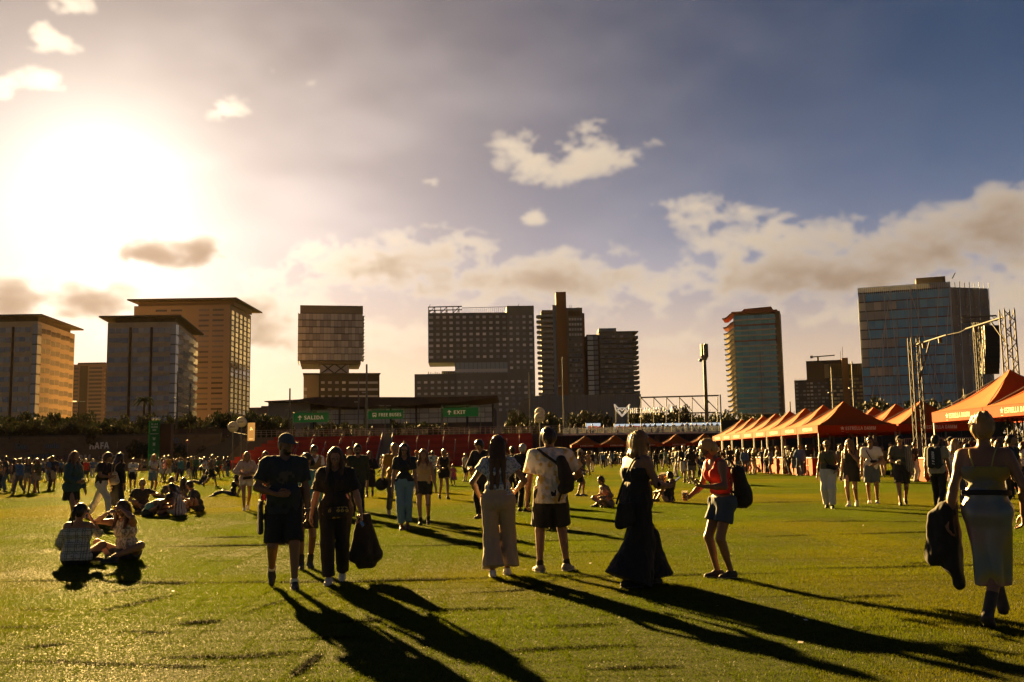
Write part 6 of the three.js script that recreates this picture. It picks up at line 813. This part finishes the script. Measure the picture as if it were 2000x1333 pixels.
// ---------------------------------------------------------------- the red stand, walls and terraces behind the field
{
  const RED = M([.42, .03, .018], .75), RED2 = M([.34, .022, .014], .75), DC = wallM([.3, .28, .25]), D = 150, s0 = at(432, 880, D).x, s1 = at(746, 880, D).x, s2 = at(1042, 880, D).x, y0 = .4, rows = 9, dz = .95, dy = .5;
  const stand = (label, xa, xb, slope) => { const o = thing('red_stand', label, 'grandstand', [(xa + xb) / 2, 0, -D]); const w = xb - xa;
    for (let r = 0; r < rows; r++) { const cut = slope * r * .75; mesh('step', span(-w / 2 + cut, w / 2, 0, y0 + dy * (r + 1), -dz * (r + 1), -dz * r), r % 2 ? RED : RED2, o); mesh('step_edge', span(-w / 2 + cut, w / 2, y0 + dy * (r + 1), y0 + dy * (r + 1) + .03, -dz * r - .12, -dz * r + .02), wallM([.55, .12, .09], .6), o); }
    const n = Math.round(w / 2.05); for (let i = 1; i < n; i++) { const x = -w / 2 + i * w / n + rr(-.15, .15), r0 = i % 2 ? 0 : 3, g = []; if (slope && x < -w / 2 + slope * 7) continue; for (const [ra, rb] of [[r0 + .5, r0 + 2.6], [r0 + 3.4, r0 + 4.6]]) { const A = V(x, y0 + dy * (ra + 1) + .9, -dz * ra), B = V(x, y0 + dy * (rb + 1) + .9, -dz * rb); g.push(bar(A, B, .035), bar(A, A.clone().add(V(0, -.95, 0)), .028), bar(B, B.clone().add(V(0, -.95, 0)), .028)); } mesh('handrail', merge(g), M([.34, .26, .23], .8), o); }
    return o; };
  stand('left section of the red stepped stand behind the crowd', s0, s1 - .8, 1); stand('right section of the red stepped stand behind the crowd', s1 + .8, s2, 0);
  const st = thing('concrete_stair', 'grey concrete stair dividing the red stand', 'stair', [s1, 0, -D]); for (let r = 0; r < 18; r++) mesh('tread', span(-.75, .75, 0, .3 + .27 * (r + 1), -.475 * (r + 1), -.475 * r), wallM([.6, .57, .52]), st); for (const s of [-1, 1]) mesh('side_wall', bar(V(s * .82, 1.1, .3), V(s * .82, 6, -8.6), .14, 4), wallM([.72, .68, .62]), st);
  const sw = thing('sloping_wall', 'grey sloping side wall at the left end of the red stand', 'wall', [s0 - .6, 0, -D]); const sh = new THREE.Shape([new THREE.Vector2(-6, 0), new THREE.Vector2(.2, 0), new THREE.Vector2(4.5, 5.2), new THREE.Vector2(2.6, 5.6), new THREE.Vector2(1.4, 4.2), new THREE.Vector2(-1, 3.6), new THREE.Vector2(-3.4, 1.4)]); mesh('slab', new THREE.ExtrudeGeometry(sh, { depth: .6, bevelEnabled: false }).translate(0, 0, .3), wallM([.42, .36, .29]), sw);
  // terrace above the stand
  const tz = -D - dz * rows, tr = mesh('terrace', merge([span(s0 - 2, s2 + 60, 0, 4.95, tz - 60, tz - .02)]), wallM([.34, .31, .28]), scene); tag(tr, 'raised paved terrace behind the red stand', 'terrace', null, 'structure');
  const rl = thing('terrace_railing', 'thin metal railing along the terrace above the red stand', 'railing', [0, 4.95, tz - .4]); const n = 60; const pg = bar(V(0, 0, 0), V(0, 1.15, 0), .035, 5); for (let i = 0; i <= n; i++) mesh('post', pg, M([.2, .19, .18], .5), rl).position.x = s0 + 2 + (s2 + 3 - s0) * i / n; for (const y of [.45, .8, 1.13]) mesh('rail', bar(V(s0 + 2, y, 0), V(s2 + 5, y, 0), .03, 5), M([.2, .19, .18], .5), rl);
  for (let i = 0; i < 15; i++) { const x = s0 + 6 + i * 2.9 + rr(-1, 1), o = thing('crowd_barrier', `low metal crowd barrier on the terrace, ${ORD[i]} from left`, 'barrier', [x, 4.95, tz - 3 - rnd() * 3], rr(-.2, .2), 'barriers on the terrace'); mesh('frame', merge([bar(V(-1, 1.05, 0), V(1, 1.05, 0), .03), bar(V(-1, .2, 0), V(1, .2, 0), .03), bar(V(-1, .02, 0), V(-1, 1.05, 0), .03), bar(V(1, .02, 0), V(1, 1.05, 0), .03)]), POLE, o); const bg = []; for (let k = 1; k < 12; k++) bg.push(bar(V(-1 + k / 6, .2, 0), V(-1 + k / 6, 1.05, 0), .012, 4)); mesh('bars', merge(bg), POLE, o); }
  // graffiti wall
  const gt = canvasTex(2048, 256, (c, w, h) => {
    c.fillStyle = '#75644e'; c.fillRect(0, 0, w, h); for (let i = 0; i < 1400; i++) { c.fillStyle = `rgba(${rnd() > .5 ? '120,105,85' : '45,40,34'},${.04 + rnd() * .08})`; c.fillRect(rnd() * w, rnd() * h, 4 + rnd() * 60, 2 + rnd() * 20); }
    const tagText = (t, x, y, s, f, k) => { c.save(); c.translate(x, y); c.transform(1, rr(-.05, .05), rr(-.25, .05), 1, 0, 0); c.font = `bold ${s}px sans-serif`; c.lineWidth = s * .12; c.strokeStyle = k; c.strokeText(t, 0, 0); c.fillStyle = f; c.fillText(t, 0, 0); c.restore(); };
    tagText('OIVOI', 200, 200, 70, '#7d6a66', '#3e3a3c'); tagText('GKUS', 400, 190, 76, '#6a6f7a', '#3b3b3b'); tagText('SRLK', 620, 196, 70, '#8b5a50', '#3c3634'); tagText('RPM', 790, 190, 74, '#b7aa98', '#5a544c'); tagText('HAFA', 930, 96, 66, '#efe6d8', '#8a7f70'); tagText('CF', 1110, 190, 70, '#a3998a', '#544c43'); tagText('SK', 1010, 186, 56, '#978b7c', '#4a443c'); tagText('nolo', 560, 84, 56, '#61717d', '#4a4a4a'); tagText('Twe', 300, 84, 56, '#67787a', '#4c4c4a'); tagText('OSVO', 1550, 60, 54, '#6a7486', '#4a4a4a'); tagText('Rs', 1860, 200, 60, '#cfc6b6', '#6a6050');
  });
  const xa = at(-40, 870, 172).x, xb = at(432, 870, 172).x, gw = thing('graffiti_wall', 'long brown retaining wall covered with graffiti at left', 'wall', [(xa + xb) / 2, 0, -172]), wd = xb - xa;
  const pw = wd / 14, gm = new THREE.MeshStandardMaterial({ map: gt, roughness: .92 }); for (let i = 0; i < 14; i++) { const g = bx(pw - .05, 5.9, .5, -wd / 2 + pw * (i + .5), 2.95, 0), uv = g.attributes.uv; for (let k = 0; k < uv.count; k++) uv.setX(k, (i + uv.getX(k)) / 14); mesh('wall_panel', g, gm, gw); } mesh('coping', span(-wd / 2, wd / 2, 5.9, 6.15, -.4, .4), DC, gw);
  const uw = thing('slatted_wall', 'dark slatted upper wall above the graffiti wall', 'wall', [(xa + xb) / 2, 0, -180]); mesh('core', span(-wd / 2 - 10, wd / 2 + 4, 5, 7.2, -.6, -.3), wallM([.2, .16, .12]), uw); for (let i = 0; i < 90; i++) mesh('slat', span(0, .5, 5.4, 7.1, -.3, -.12), wallM([.26, .2, .15]), uw).position.x = -wd / 2 - 8 + i * (wd + 10) / 90;
  const bk = thing('tan_barrier', 'long tan hoarding at the foot of the graffiti wall', 'hoarding', [at(110, 890, 165).x, 0, -165]); const n2 = 16, bw = 52 / n2; for (let i = 0; i < n2; i++) mesh('panel', bx(bw - .06, 1.9, .12, -26 + bw * (i + .5), .95, 0), wallM([.62 + .06 * rnd(), .42, .2]), bk);
  const em = mesh('embankment', merge([span(-400, s0 - 3, 0, 5.3, -260, -172.8), span(s0 - 2, 420, 0, 4.6, -420, -220)]), wallM([.16, .14, .09]), scene); tag(em, 'raised planted bank behind the field', 'bank', null, 'structure');
}
// ---------------------------------------------------------------- viewing deck with screens and the sponsor frame
{
  const D = 158, X = (u) => at(u, 850, D).x, o = thing('viewing_deck', 'long dark viewing deck with white edge and glass rail', 'deck', [0, 0, -D]), x0 = X(1082), x1 = X(1445), yd = at(1260, 848, D).y;
  const nb = 24; for (let i = 0; i < nb; i++) mesh('front_panel', span(x0 + (x1 - x0) * i / nb + .03, x0 + (x1 - x0) * (i + 1) / nb - .03, 0, yd - .15, -.4, 0), wallM([.05, .05, .055]), o); mesh('deck_floor', span(x0, x1, yd - .14, yd, -9, .15), wallM([.4, .4, .4]), o); mesh('deck_edge', span(X(1100), x1, yd - .02, yd + .1, .16, .22), M([.75, .72, .68], .5), o);
  for (let i = 0; i < 26; i++) { const a = X(1100) + (x1 - X(1100)) * i / 26, b = X(1100) + (x1 - X(1100)) * (i + 1) / 26; mesh('glass_panel', span(a + .04, b - .04, yd + .08, yd + 1.1, .0, .03), M([.6, .62, .62], .1, { transmission: .85, thickness: 0 }), o); mesh('rail_post', span(a - .03, a + .03, yd, yd + 1.15, -.02, .05), M([.3, .3, .3], .4), o); } mesh('handrail', bar(V(X(1100), yd + 1.15, .02), V(x1, yd + 1.15, .02), .03), M([.3, .3, .3], .4), o);
  globalThis.__deckPeople(22, 1205, 1430, D + 3, yd); globalThis.__deckPeople(7, 1090, 1200, D + 3, yd);
  const scr = canvasTex(1024, 64, (c, w, h) => { c.fillStyle = '#d9e4ea'; c.fillRect(0, 0, w, h); for (let i = 0; i < 70; i++) { const x = rnd() * w, k = x < 230 ? '#b8472a' : pick(['#c9a68a', '#8c6a56', '#d9b39a', '#59606a', '#b9c7d2']); c.fillStyle = k; c.globalAlpha = .75; c.fillRect(x, h * (.35 + rnd() * .4), 20 + rnd() * 60, h * .6); c.globalAlpha = 1; } c.fillStyle = '#2b2622'; for (let i = 0; i < 40; i++) c.fillRect(rnd() * w, h * .62, 6 + rnd() * 16, h * .4); });
  const screen = (label, u0, u1) => { const a = X(u0), b = X(u1), y1 = at((u0 + u1) / 2, 824.5, D).y, y0 = yd + 1.0, s = thing('led_screen', label, 'screen', [(a + b) / 2, 0, -D - 7]); mesh('housing', span(-(b - a) / 2 - .1, (b - a) / 2 + .1, yd, y1 + .1, -.4, 0), M([.02, .02, .02], .6), s); const t = scr.clone(); t.repeat.x = (u1 - u0) / 225; const k = Math.max(1, Math.round((b - a) / 2.2)); const mt = new THREE.MeshStandardMaterial({ color: 0x000000, emissive: 0xffffff, emissiveMap: t, emissiveIntensity: .085, roughness: .4 }); mesh('display', span(-(b - a) / 2, (b - a) / 2, y0, y1, .01, .04), mt, s);
    const L = new THREE.RectAreaLight(0xe8f0ff, .085, b - a, y1 - y0); L.position.set((a + b) / 2, (y0 + y1) / 2, -D - 6.9); L.lookAt((a + b) / 2, (y0 + y1) / 2, 0); scene.add(L); };
  screen('short bright screen strip on the viewing deck', 1152, 1181); screen('long bright screen strip on the viewing deck', 1210, 1436);
  // truss frame with lettering
  const fr = thing('sign_frame', 'open truss frame carrying the sponsor slogan and fox emblem', 'sign', [0, 0, -190]), S = (u, v) => V(at(u, v, 190).x, at(u, v, 190).y, 0), g = [], dk = M([.07, .065, .06], .5);
  g.push(bar(S(1250, 777), S(1404, 773), .16), bar(S(1320, 808), S(1400, 806), .14), bar(S(1200, 830), S(1410, 827), .14)); for (let i = 0; i < 8; i++) { const u = 1252 + i * 25; if (u < 1405) g.push(bar(S(u, 776), S(u, 850), .09)); if (u < 1385) g.push(bar(S(u, 777), S(u + 25, 803), .09)); } g.push(bar(S(1204, 800), S(1204, 850), .12), bar(S(1228, 805), S(1228, 850), .12)); mesh('frame', merge(g), dk, fr);
  const wt = M([.75, .72, .68], .5, { emissive: new THREE.Color().setRGB(.026, .025, .023) }); const tg = new TextGeometry('THE IMPULSE OF A', { font, size: 1, depth: .2, curveSegments: 3 }); tg.computeBoundingBox(); const bb = tg.boundingBox, wl = S(1316, 803).x - S(1229, 803).x; tg.scale(wl / (bb.max.x - bb.min.x), 1.0, 1); const lt = mesh('lettering', tg, wt, fr); lt.position.copy(S(1229, 808)); lt.position.z = .2; lt.rotation.z = .012;
  const E = [[1200, 790], [1207, 797.5], [1223, 797.5], [1230, 790], [1227, 802], [1215, 814], [1203, 802], [1200, 790]], e2 = [[1206, 801], [1215, 812], [1224, 801], [1219, 799], [1215, 803], [1211, 799], [1206, 801]], eg = []; for (const l of [E, e2]) for (let i = 0; i < l.length - 1; i++) eg.push(bar(S(...l[i]).setZ(.3), S(...l[i + 1]).setZ(.3), .11)); eg.push(bar(S(1207, 797.5).setZ(.3), S(1211, 799).setZ(.3), .1), bar(S(1223, 797.5).setZ(.3), S(1219, 799).setZ(.3), .1)); mesh('emblem', merge(eg), wt, fr);
}
// ---------------------------------------------------------------- signs
{
  const sign = (label, txt, u0, u1, v0, v1, D, icon) => {
    const a = at(u0, v1, D), b = at(u1, v0, D), w = b.x - a.x, h = b.y - a.y, cx = (a.x + b.x) / 2, cy = (a.y + b.y) / 2, o = thing('hanging_sign', label, 'sign', [cx, 0, -D]); o.rotation.z = 0;
    const t = canvasTex(512, 150, (c, W_, H_) => { c.fillStyle = '#0d7a45'; c.fillRect(0, 0, W_, H_); c.fillStyle = '#eef3ea'; c.font = 'bold 84px sans-serif'; c.textAlign = 'left'; c.fillText(txt, 150, 106, 340); if (icon === 'up') { c.fillRect(84, 60, 14, 56); c.beginPath(); c.moveTo(58, 74); c.lineTo(91, 34); c.lineTo(124, 74); c.fill(); } else { c.fillRect(62, 42, 58, 60); c.fillRect(66, 102, 12, 12); c.fillRect(104, 102, 12, 12); c.fillStyle = '#0d7a45'; c.fillRect(70, 54, 42, 24); c.fillRect(70, 86, 10, 8); c.fillRect(102, 86, 10, 8); } });
    mesh('panel', new THREE.BoxGeometry(w, h, .12).translate(0, cy, 0), M([.02, .2, .1], .6), o); mesh('printed_face', new THREE.PlaneGeometry(w - .04, h - .04).translate(0, cy, .064), new THREE.MeshStandardMaterial({ map: t, roughness: .7 }), o);
    const g = []; for (const s of [-1, 1]) g.push(bar(V(s * (w / 2 + .3), 0, -.5), V(s * (w / 2 + .3), cy + h / 2 + .4, -.5), .07), bar(V(s * (w / 2 + .3), cy + h / 2, -.5), V(s * (w / 2 - .2), cy + h / 2, 0), .04)); g.push(bar(V(-w / 2 - .3, cy + h / 2 + .3, -.5), V(w / 2 + .3, cy + h / 2 + .3, -.5), .06)); mesh('scaffold', merge(g), M([.06, .06, .06], .5), o);
  };
  sign('green hanging sign reading SALIDA with an upward arrow', 'SALIDA', 573, 642, 806, 826, 164, 'up'); sign('green hanging sign reading FREE BUSES with a bus symbol', 'FREE BUSES', 719, 787, 801.5, 819.5, 166, 'bus'); sign('green hanging sign reading EXIT with an upward arrow', 'EXIT', 865, 934, 796, 815, 166, 'up');
  const ballT = canvasTex(512, 256, (c, w, h) => { c.fillStyle = '#b3aca0'; c.fillRect(0, 0, w, h); c.fillStyle = '#2a2622'; c.font = 'bold 40px sans-serif'; c.textAlign = 'center'; for (let k = 0; k < 3; k++) c.fillText('EXIT', w * (k / 3 + 1 / 6), h * .56); c.fillRect(0, h * .68, w, 3); });
  const ball = (label, u, v, r, D) => { const p = at(u, v, D), R = r * D / FOC, o = thing('exit_balloon', label, 'balloon', [p.x, 0, -D]); mesh('globe', new THREE.SphereGeometry(R, 28, 18).rotateY(-Math.PI * .5 + .1).translate(0, p.y, 0), new THREE.MeshPhysicalMaterial({ map: ballT, roughness: .7, transmission: .2, thickness: 0 }), o); mesh('mast', bar(V(0, 0, 0), V(0, p.y - R, 0), .06, 8), M([.12, .1, .09], .5), o); };
  ball('lower left white EXIT globe on a mast by the red stand', 455, 834.5, 10.3, 120); ball('upper white EXIT globe on a mast by the red stand', 471.5, 825, 10.2, 124); ball('upper white EXIT globe above the leaf print shirt', 1054.5, 806.5, 10, 124); ball('lower white EXIT globe above the leaf print shirt', 1054, 816.5, 10.2, 118);
  { const D = 112, a = at(482, 862, D), b = at(497, 826, D), o = thing('recycling_flag', 'tall cream flag with recycling symbol by the red stand', 'flag', [a.x, 0, -D]); const t = canvasTex(128, 300, (c, w, h) => { c.fillStyle = '#8a765e'; c.fillRect(0, 0, w, h); c.strokeStyle = '#d9d2c4'; c.fillStyle = '#d9d2c4'; c.lineWidth = 14; for (let k = 0; k < 3; k++) { c.save(); c.translate(64, 104); c.rotate(k * 2.094); c.beginPath(); c.moveTo(-20, 24); c.lineTo(0, -14 + 4); c.moveTo(-20, 24); c.stroke(); c.beginPath(); c.moveTo(-16, -8); c.lineTo(14, -8); c.lineTo(2, -34); c.fill(); c.restore(); } c.fillRect(26, 262, 76, 10); }); const w = b.x - a.x, g = new THREE.PlaneGeometry(w, b.y - a.y, 4, 10), P = g.attributes.position; for (let i = 0; i < P.count; i++) P.setZ(i, Math.sin(P.getX(i) * 5 + P.getY(i) * 1.2) * .05); g.computeVertexNormals(); g.translate(w / 2 + .05, (a.y + b.y) / 2, 0); mesh('cloth', g, new THREE.MeshPhysicalMaterial({ map: t, roughness: .95, transmission: .22, thickness: 0, side: THREE.DoubleSide }), o); mesh('pole', bar(V(0, 0, 0), V(0, b.y + .15, 0), .035, 8), POLE, o); }
  { const D = 150, a = at(289, 892, D), b = at(312, 823, D), w = b.x - a.x, o = thing('banner_tower', 'tall green printed banner tower left of the red stand', 'banner', [a.x + w / 2, 0, -D]); const t = canvasTex(160, 512, (c, W_, H_) => { c.fillStyle = '#1d6b3a'; c.fillRect(0, 0, W_, H_); c.fillStyle = '#2f9a4e'; c.fillRect(0, 340, W_, 14); c.fillStyle = '#cfe0cc'; c.font = 'bold 26px sans-serif'; c.textAlign = 'center'; ['M. L A R', 'ISLEVER', 'GEN'].forEach((s, i) => c.fillText(s, 80, 40 + i * 30)); c.fillRect(20, 128, 120, 5); c.font = 'bold 44px serif'; ['W', 'M', '+'].forEach((s, i) => c.fillText(s, 80, 196 + i * 56)); c.strokeStyle = '#cfe0cc'; c.lineWidth = 5; c.strokeRect(58, 380, 44, 70); });
    mesh('frame', span(-w / 2, w / 2, 0, b.y, -1.6, -.1), M([.03, .035, .03], .7), o); mesh('printed_face', new THREE.PlaneGeometry(w, b.y).translate(0, b.y / 2, .0), new THREE.MeshPhysicalMaterial({ map: t, roughness: .8, transmission: .15, thickness: 0 }), o); mesh('side_panel', span(w / 2 + .02, w / 2 + 1.6, 0, b.y - .4, -1.5, -.2), M([.05, .03, .02], .8), o); for (let i = 0; i < 3; i++) mesh('spot_lamp', new THREE.CylinderGeometry(.22, .14, .4, 10).rotateX(.8).translate(-w / 4 + i * .5, b.y + .35, -.3), M([.5, .48, .44], .3), o); }
  { const p = at(366, 863, 148), o = thing('red_ball', 'small red beach ball in the air above the crowd', 'ball', p.toArray()); mesh('panels', new THREE.SphereGeometry(.24, 18, 12), M([.5, .05, .03], .4), o); mesh('cap', new THREE.SphereGeometry(.243, 14, 5, 0, 6.3, 0, .7), M([.7, .6, .5], .4), o); mesh('string', bar(V(0, -.24, 0), V(0, -p.y, 0), .006, 4), M([.5, .5, .5]), o); }
}
// ---------------------------------------------------------------- masts and lamps
{
  const dk = M([.05, .05, .05], .5), mast = (name, label, cat, u, v0, D, r, head) => { const p = at(u, v0, D), o = thing(name, label, cat, [p.x, 0, -D]); mesh('pole', new THREE.CylinderGeometry(r * .7, r, p.y, 10).translate(0, p.y / 2, 0), dk, o); if (head) head(o, p.y); return o; };
  const arms = (o, y) => { for (const s of [-1, 1]) mesh('lamp_head', new RoundedBoxGeometry(1.1, .16, .35, 2, .05).translate(s * .8, y, 0), M([.2, .2, .2], .4), o); mesh('cross_arm', bar(V(-.9, y - .1, 0), V(.9, y - .1, 0), .05), dk, o); }, one = (o, y) => { mesh('lamp_head', new RoundedBoxGeometry(.8, .2, .4, 2, .05).translate(-.5, y * .72, 0), M([.2, .2, .2], .4), o); mesh('bracket', bar(V(0, y * .7, 0), V(-.6, y * .72, 0), .05), dk, o); };
  mast('light_mast', 'thin dark light mast left of the SALIDA sign', 'mast', 566, 759, 200, .22, one); mast('light_mast', 'thin light mast left of the FREE BUSES sign', 'mast', 700, 738, 210, .2, one); mast('light_mast', 'taller light mast directly left of the FREE BUSES sign', 'mast', 716, 712, 190, .24, one); mast('light_mast', 'thin light mast before the brown fin hotel', 'mast', 1099, 697, 200, .22, one); mast('light_mast', 'thin light mast left of the metal hall', 'mast', 1034, 728, 210, .18, one); mast('light_mast', 'light mast in front of the stepped dark block', 'mast', 1624, 718, 200, .2, one); mast('light_mast', 'light mast in front of the brown fin block', 'mast', 1664, 706, 200, .2, one); mast('light_mast', 'short mast right of the wavy tower', 'mast', 1543, 785, 190, .18, one); mast('light_mast', 'light mast in front of the glass tower', 'mast', 1883, 760, 210, .2, one);
  mast('street_lamp', 'twin headed street lamp before the left offices', 'street lamp', 153, 785, 215, .16, arms); mast('light_mast', 'thin mast before the mirrored office block', 'mast', 347, 726, 205, .2, one); mast('light_mast', 'second thin mast before the mirrored office block', 'mast', 371, 748, 215, .2, one); mast('light_mast', 'mast beside the sign frame right end', 'mast', 1407, 771, 186, .16, one); mast('light_mast', 'short mast below the convention hall roof', 'mast', 752, 793, 230, .15, arms);
  const o = mast('antenna_mast', 'tall telecom mast with a cluster of dark panel antennas', 'antenna mast', 1376, 694, 190, .42); const y = at(1376, 694, 190).y; for (let i = 0; i < 5; i++) { const a = i * 1.257; mesh('panel_antenna', new RoundedBoxGeometry(.42, 2.5, .3, 2, .06).translate(Math.cos(a) * .55, y + .9, Math.sin(a) * .55), dk, o); } mesh('collar', new THREE.CylinderGeometry(.8, .4, .8, 12).translate(0, y - .6, 0), dk, o); mesh('dish', new THREE.SphereGeometry(.36, 12, 8).translate(-.8, y - 1, .2), dk, o); for (const k of [.55, .45, .3]) mesh('junction_box', bx(.5, .3, .3, .3, y * k, .2), dk, o);
}
// ---------------------------------------------------------------- trees
{
  const LEAF = [[.032, .038, .011], [.025, .032, .009], [.038, .04, .013]].map((c) => { const m = new THREE.MeshPhysicalMaterial({ roughness: .8, side: THREE.DoubleSide, transmission: .08, thickness: 0 }); m.color.setRGB(...c); return m; }), BARK = M([.05, .035, .025], .95);
  const protos = [0, 1, 2, 3].map((k) => {
    const P = [], blobs = []; for (let i = 0; i < 15; i++) { const a = rr(0, 6.28), r = Math.sqrt(rnd()) * .75; blobs.push([Math.cos(a) * r, .15 + rnd() * .75 * (1 - r * .5), Math.sin(a) * r, rr(.22, .42)]); }
    for (const [x, y, z, r] of blobs) for (let i = 0; i < 130; i++) { const d = V(rr(-1, 1), rr(-1, 1), rr(-1, 1)).normalize().multiplyScalar(r * Math.pow(rnd(), .4)), s = rr(.035, .075), a = V(rr(-1, 1), rr(-1, 1), rr(-1, 1)).setLength(s), b = V(rr(-1, 1), rr(-1, 1), rr(-1, 1)).setLength(s * .7), c = V(x, y, z).add(d); for (const q of [[-1, -1], [1, -1], [1, 1], [-1, -1], [1, 1], [-1, 1]]) P.push(c.x + a.x * q[0] + b.x * q[1], c.y + a.y * q[0] + b.y * q[1], c.z + a.z * q[0] + b.z * q[1]); }
    const g = new THREE.BufferGeometry(); g.setAttribute('position', new THREE.Float32BufferAttribute(P, 3)); g.computeVertexNormals();
    const tr = [new THREE.CylinderGeometry(.03, .06, .9, 7).translate(0, -.1, 0)]; for (let i = 0; i < 5; i++) tr.push(bar(V(0, .1 + i * .04, 0), V(blobs[i][0] * .8, blobs[i][1], blobs[i][2] * .8), .018, 5)); return [g, merge(tr)];
  });
  const tree = (u, v, D, w, h, where, k0 = '') => { const p = at(u, v, D), k = Math.floor(rnd() * 4), o = thing('leafy_tree', `dark green tree ${where}${k0}`, 'tree', [p.x, p.y - h, -D], rr(0, 6.28), 'trees ' + where); const c = mesh('crown', protos[k][0], pick(LEAF), o), t = mesh('trunk', protos[k][1], BARK, o); c.scale.set(w / 2, h * .85, w / 2); c.position.y = h * .12; t.scale.set(w / 2, h * .7, w / 2); t.position.y = h * .3; if (p.y - h > 5.2) { o.position.y = 5; const f = (p.y - 5) / h; c.scale.y *= f; c.position.y *= f; t.scale.y *= f; t.position.y *= f; } return o; };
  const row = (n, u0, u1, v0, v1, D0, D1, w, h, where) => { for (let i = 0; i < n; i++) tree(u0 + (u1 - u0) * (i + rr(.2, .8)) / n, rr(v0, v1), rr(D0, D1), w * rr(.8, 1.25), h * rr(.9, 1.1), where, ', ' + ORD[i] + ' from left'); };
  row(11, -30, 300, 799, 818, 196, 225, 10, 10, 'on the bank before the left offices'); row(12, -30, 290, 820, 836, 174, 178, 6.5, 5, 'low along the top of the graffiti wall'); row(9, 290, 500, 800, 816, 196, 225, 9, 10, 'on the bank behind the green banner'); row(4, 500, 560, 806, 818, 200, 220, 6.5, 8, 'left of the SALIDA sign');
  row(6, 600, 720, 822, 832, 205, 225, 6, 6, 'below the SALIDA sign'); row(5, 770, 860, 818, 830, 205, 225, 6, 6, 'below the FREE BUSES sign'); row(9, 990, 1200, 796, 818, 215, 260, 8, 9, 'in front of the metal hall'); row(6, 1245, 1330, 786, 806, 215, 250, 7.5, 9, 'behind the slogan frame'); row(5, 1360, 1450, 798, 812, 215, 250, 6.5, 7, 'under the telecom mast'); row(9, 1440, 1640, 803, 814, 150, 175, 5, 6, 'behind the long tent row'); row(9, 1700, 1960, 768, 796, 170, 230, 8, 10, 'below the glass tower');
  for (const [u, v, w, k] of [[350, 862, 3.4, 'middle'], [400, 868, 4, 'right'], [270, 858, 4.5, 'left']]) tree(u, v, 168, w, at(u, v, 168).y, 'against the graffiti wall', ', ' + k + ' one of three');
  { const p = at(281, 783, 215), o = thing('palm_tree', 'small palm tree before the mirrored office block', 'tree', [p.x, 5, -215]), hh = p.y - 5; mesh('trunk', new THREE.CylinderGeometry(.22, .32, hh, 8).translate(0, hh / 2, 0), BARK, o); for (let i = 0; i < 14; i++) { const a = i * .9, pts = [0, .3, .6, .85, 1].map((t) => V(Math.cos(a) * 2.2 * t, hh + (i % 2 ? .9 : .3) * Math.sin(t * 2.6) - t * t * (i % 2 ? .8 : 1.5), Math.sin(a) * 2.2 * t)); mesh('frond', ribbon(pts, .5, .08), LEAF[0], o); } }
}
// ---------------------------------------------------------------- dark scrims and gear behind the bar tents
{
  const p = at(1700, 800, 120), o = thing('black_scrim', 'black mesh scrim wall behind the bar tents', 'scrim', [p.x, 0, -120]); const n = 14, w = 2.4; for (let i = 0; i < n; i++) { mesh('scrim_panel', bx(w - .08, 5.2 + (i % 4 === 0 ? .1 : 0), .1, (i - n / 2) * w, 2.6, 0), M([.02, .021, .022], .9), o); mesh('post', bx(.1, 5.4, .12, (i - n / 2) * w - w / 2, 2.7, -.05), M([.1, .1, .1], .5), o); }
  for (let i = 0; i < 3; i++) { const q = at(1687 + i * 8, 800, 96), b = thing('beach_flag', `pale feather flag, ${['left', 'middle', 'right'][i]} of three behind the front bar tent`, 'flag', [q.x, 0, -96], 0, 'feather flags'); mesh('pole', bar(V(0, 0, 0), V(0, 5.3, 0), .03), POLE, b); mesh('cloth', new THREE.PlaneGeometry(.32, 1.5, 1, 6).translate(.2, 4.5, 0), M([.5, .45, .4], .8, { side: THREE.DoubleSide }), b); }
  const f = thing('metal_fence', 'grey metal mesh fence behind the right hand tents', 'fence', [at(1930, 850, 52).x + 4, 0, -52]); for (let i = 0; i < 6; i++) { const g = [bx(2.3, .05, .05, 0, 2, 0), bx(2.3, .05, .05, 0, .15, 0), bx(.05, 2, .05, -1.15, 1, 0), bx(.05, 2, .05, 1.15, 1, 0)]; for (let k = 1; k < 22; k++) g.push(bx(.015, 1.85, .015, -1.15 + k * .105, 1.07, 0)); mesh('fence_panel', merge(g), POLE, f).position.x = (i - 3) * 2.4; }
  for (let i = 0; i < 16; i++) { const a = rr(0, 1); const u = rr(60, 1900), v = rr(1000, 1300), g = onGround(u, v), l = single('litter', new THREE.PlaneGeometry(rr(.02, .045), rr(.015, .03), 2, 2).rotateX(-1.3).rotateY(rr(0, 6)), M([.55, .52, .46], .8, { side: THREE.DoubleSide }), 'small scrap of pale paper lying on the grass', 'litter', [g.x, .042, g.z], 'scraps of paper on the grass'); }
}
renderer.render(scene, camera);
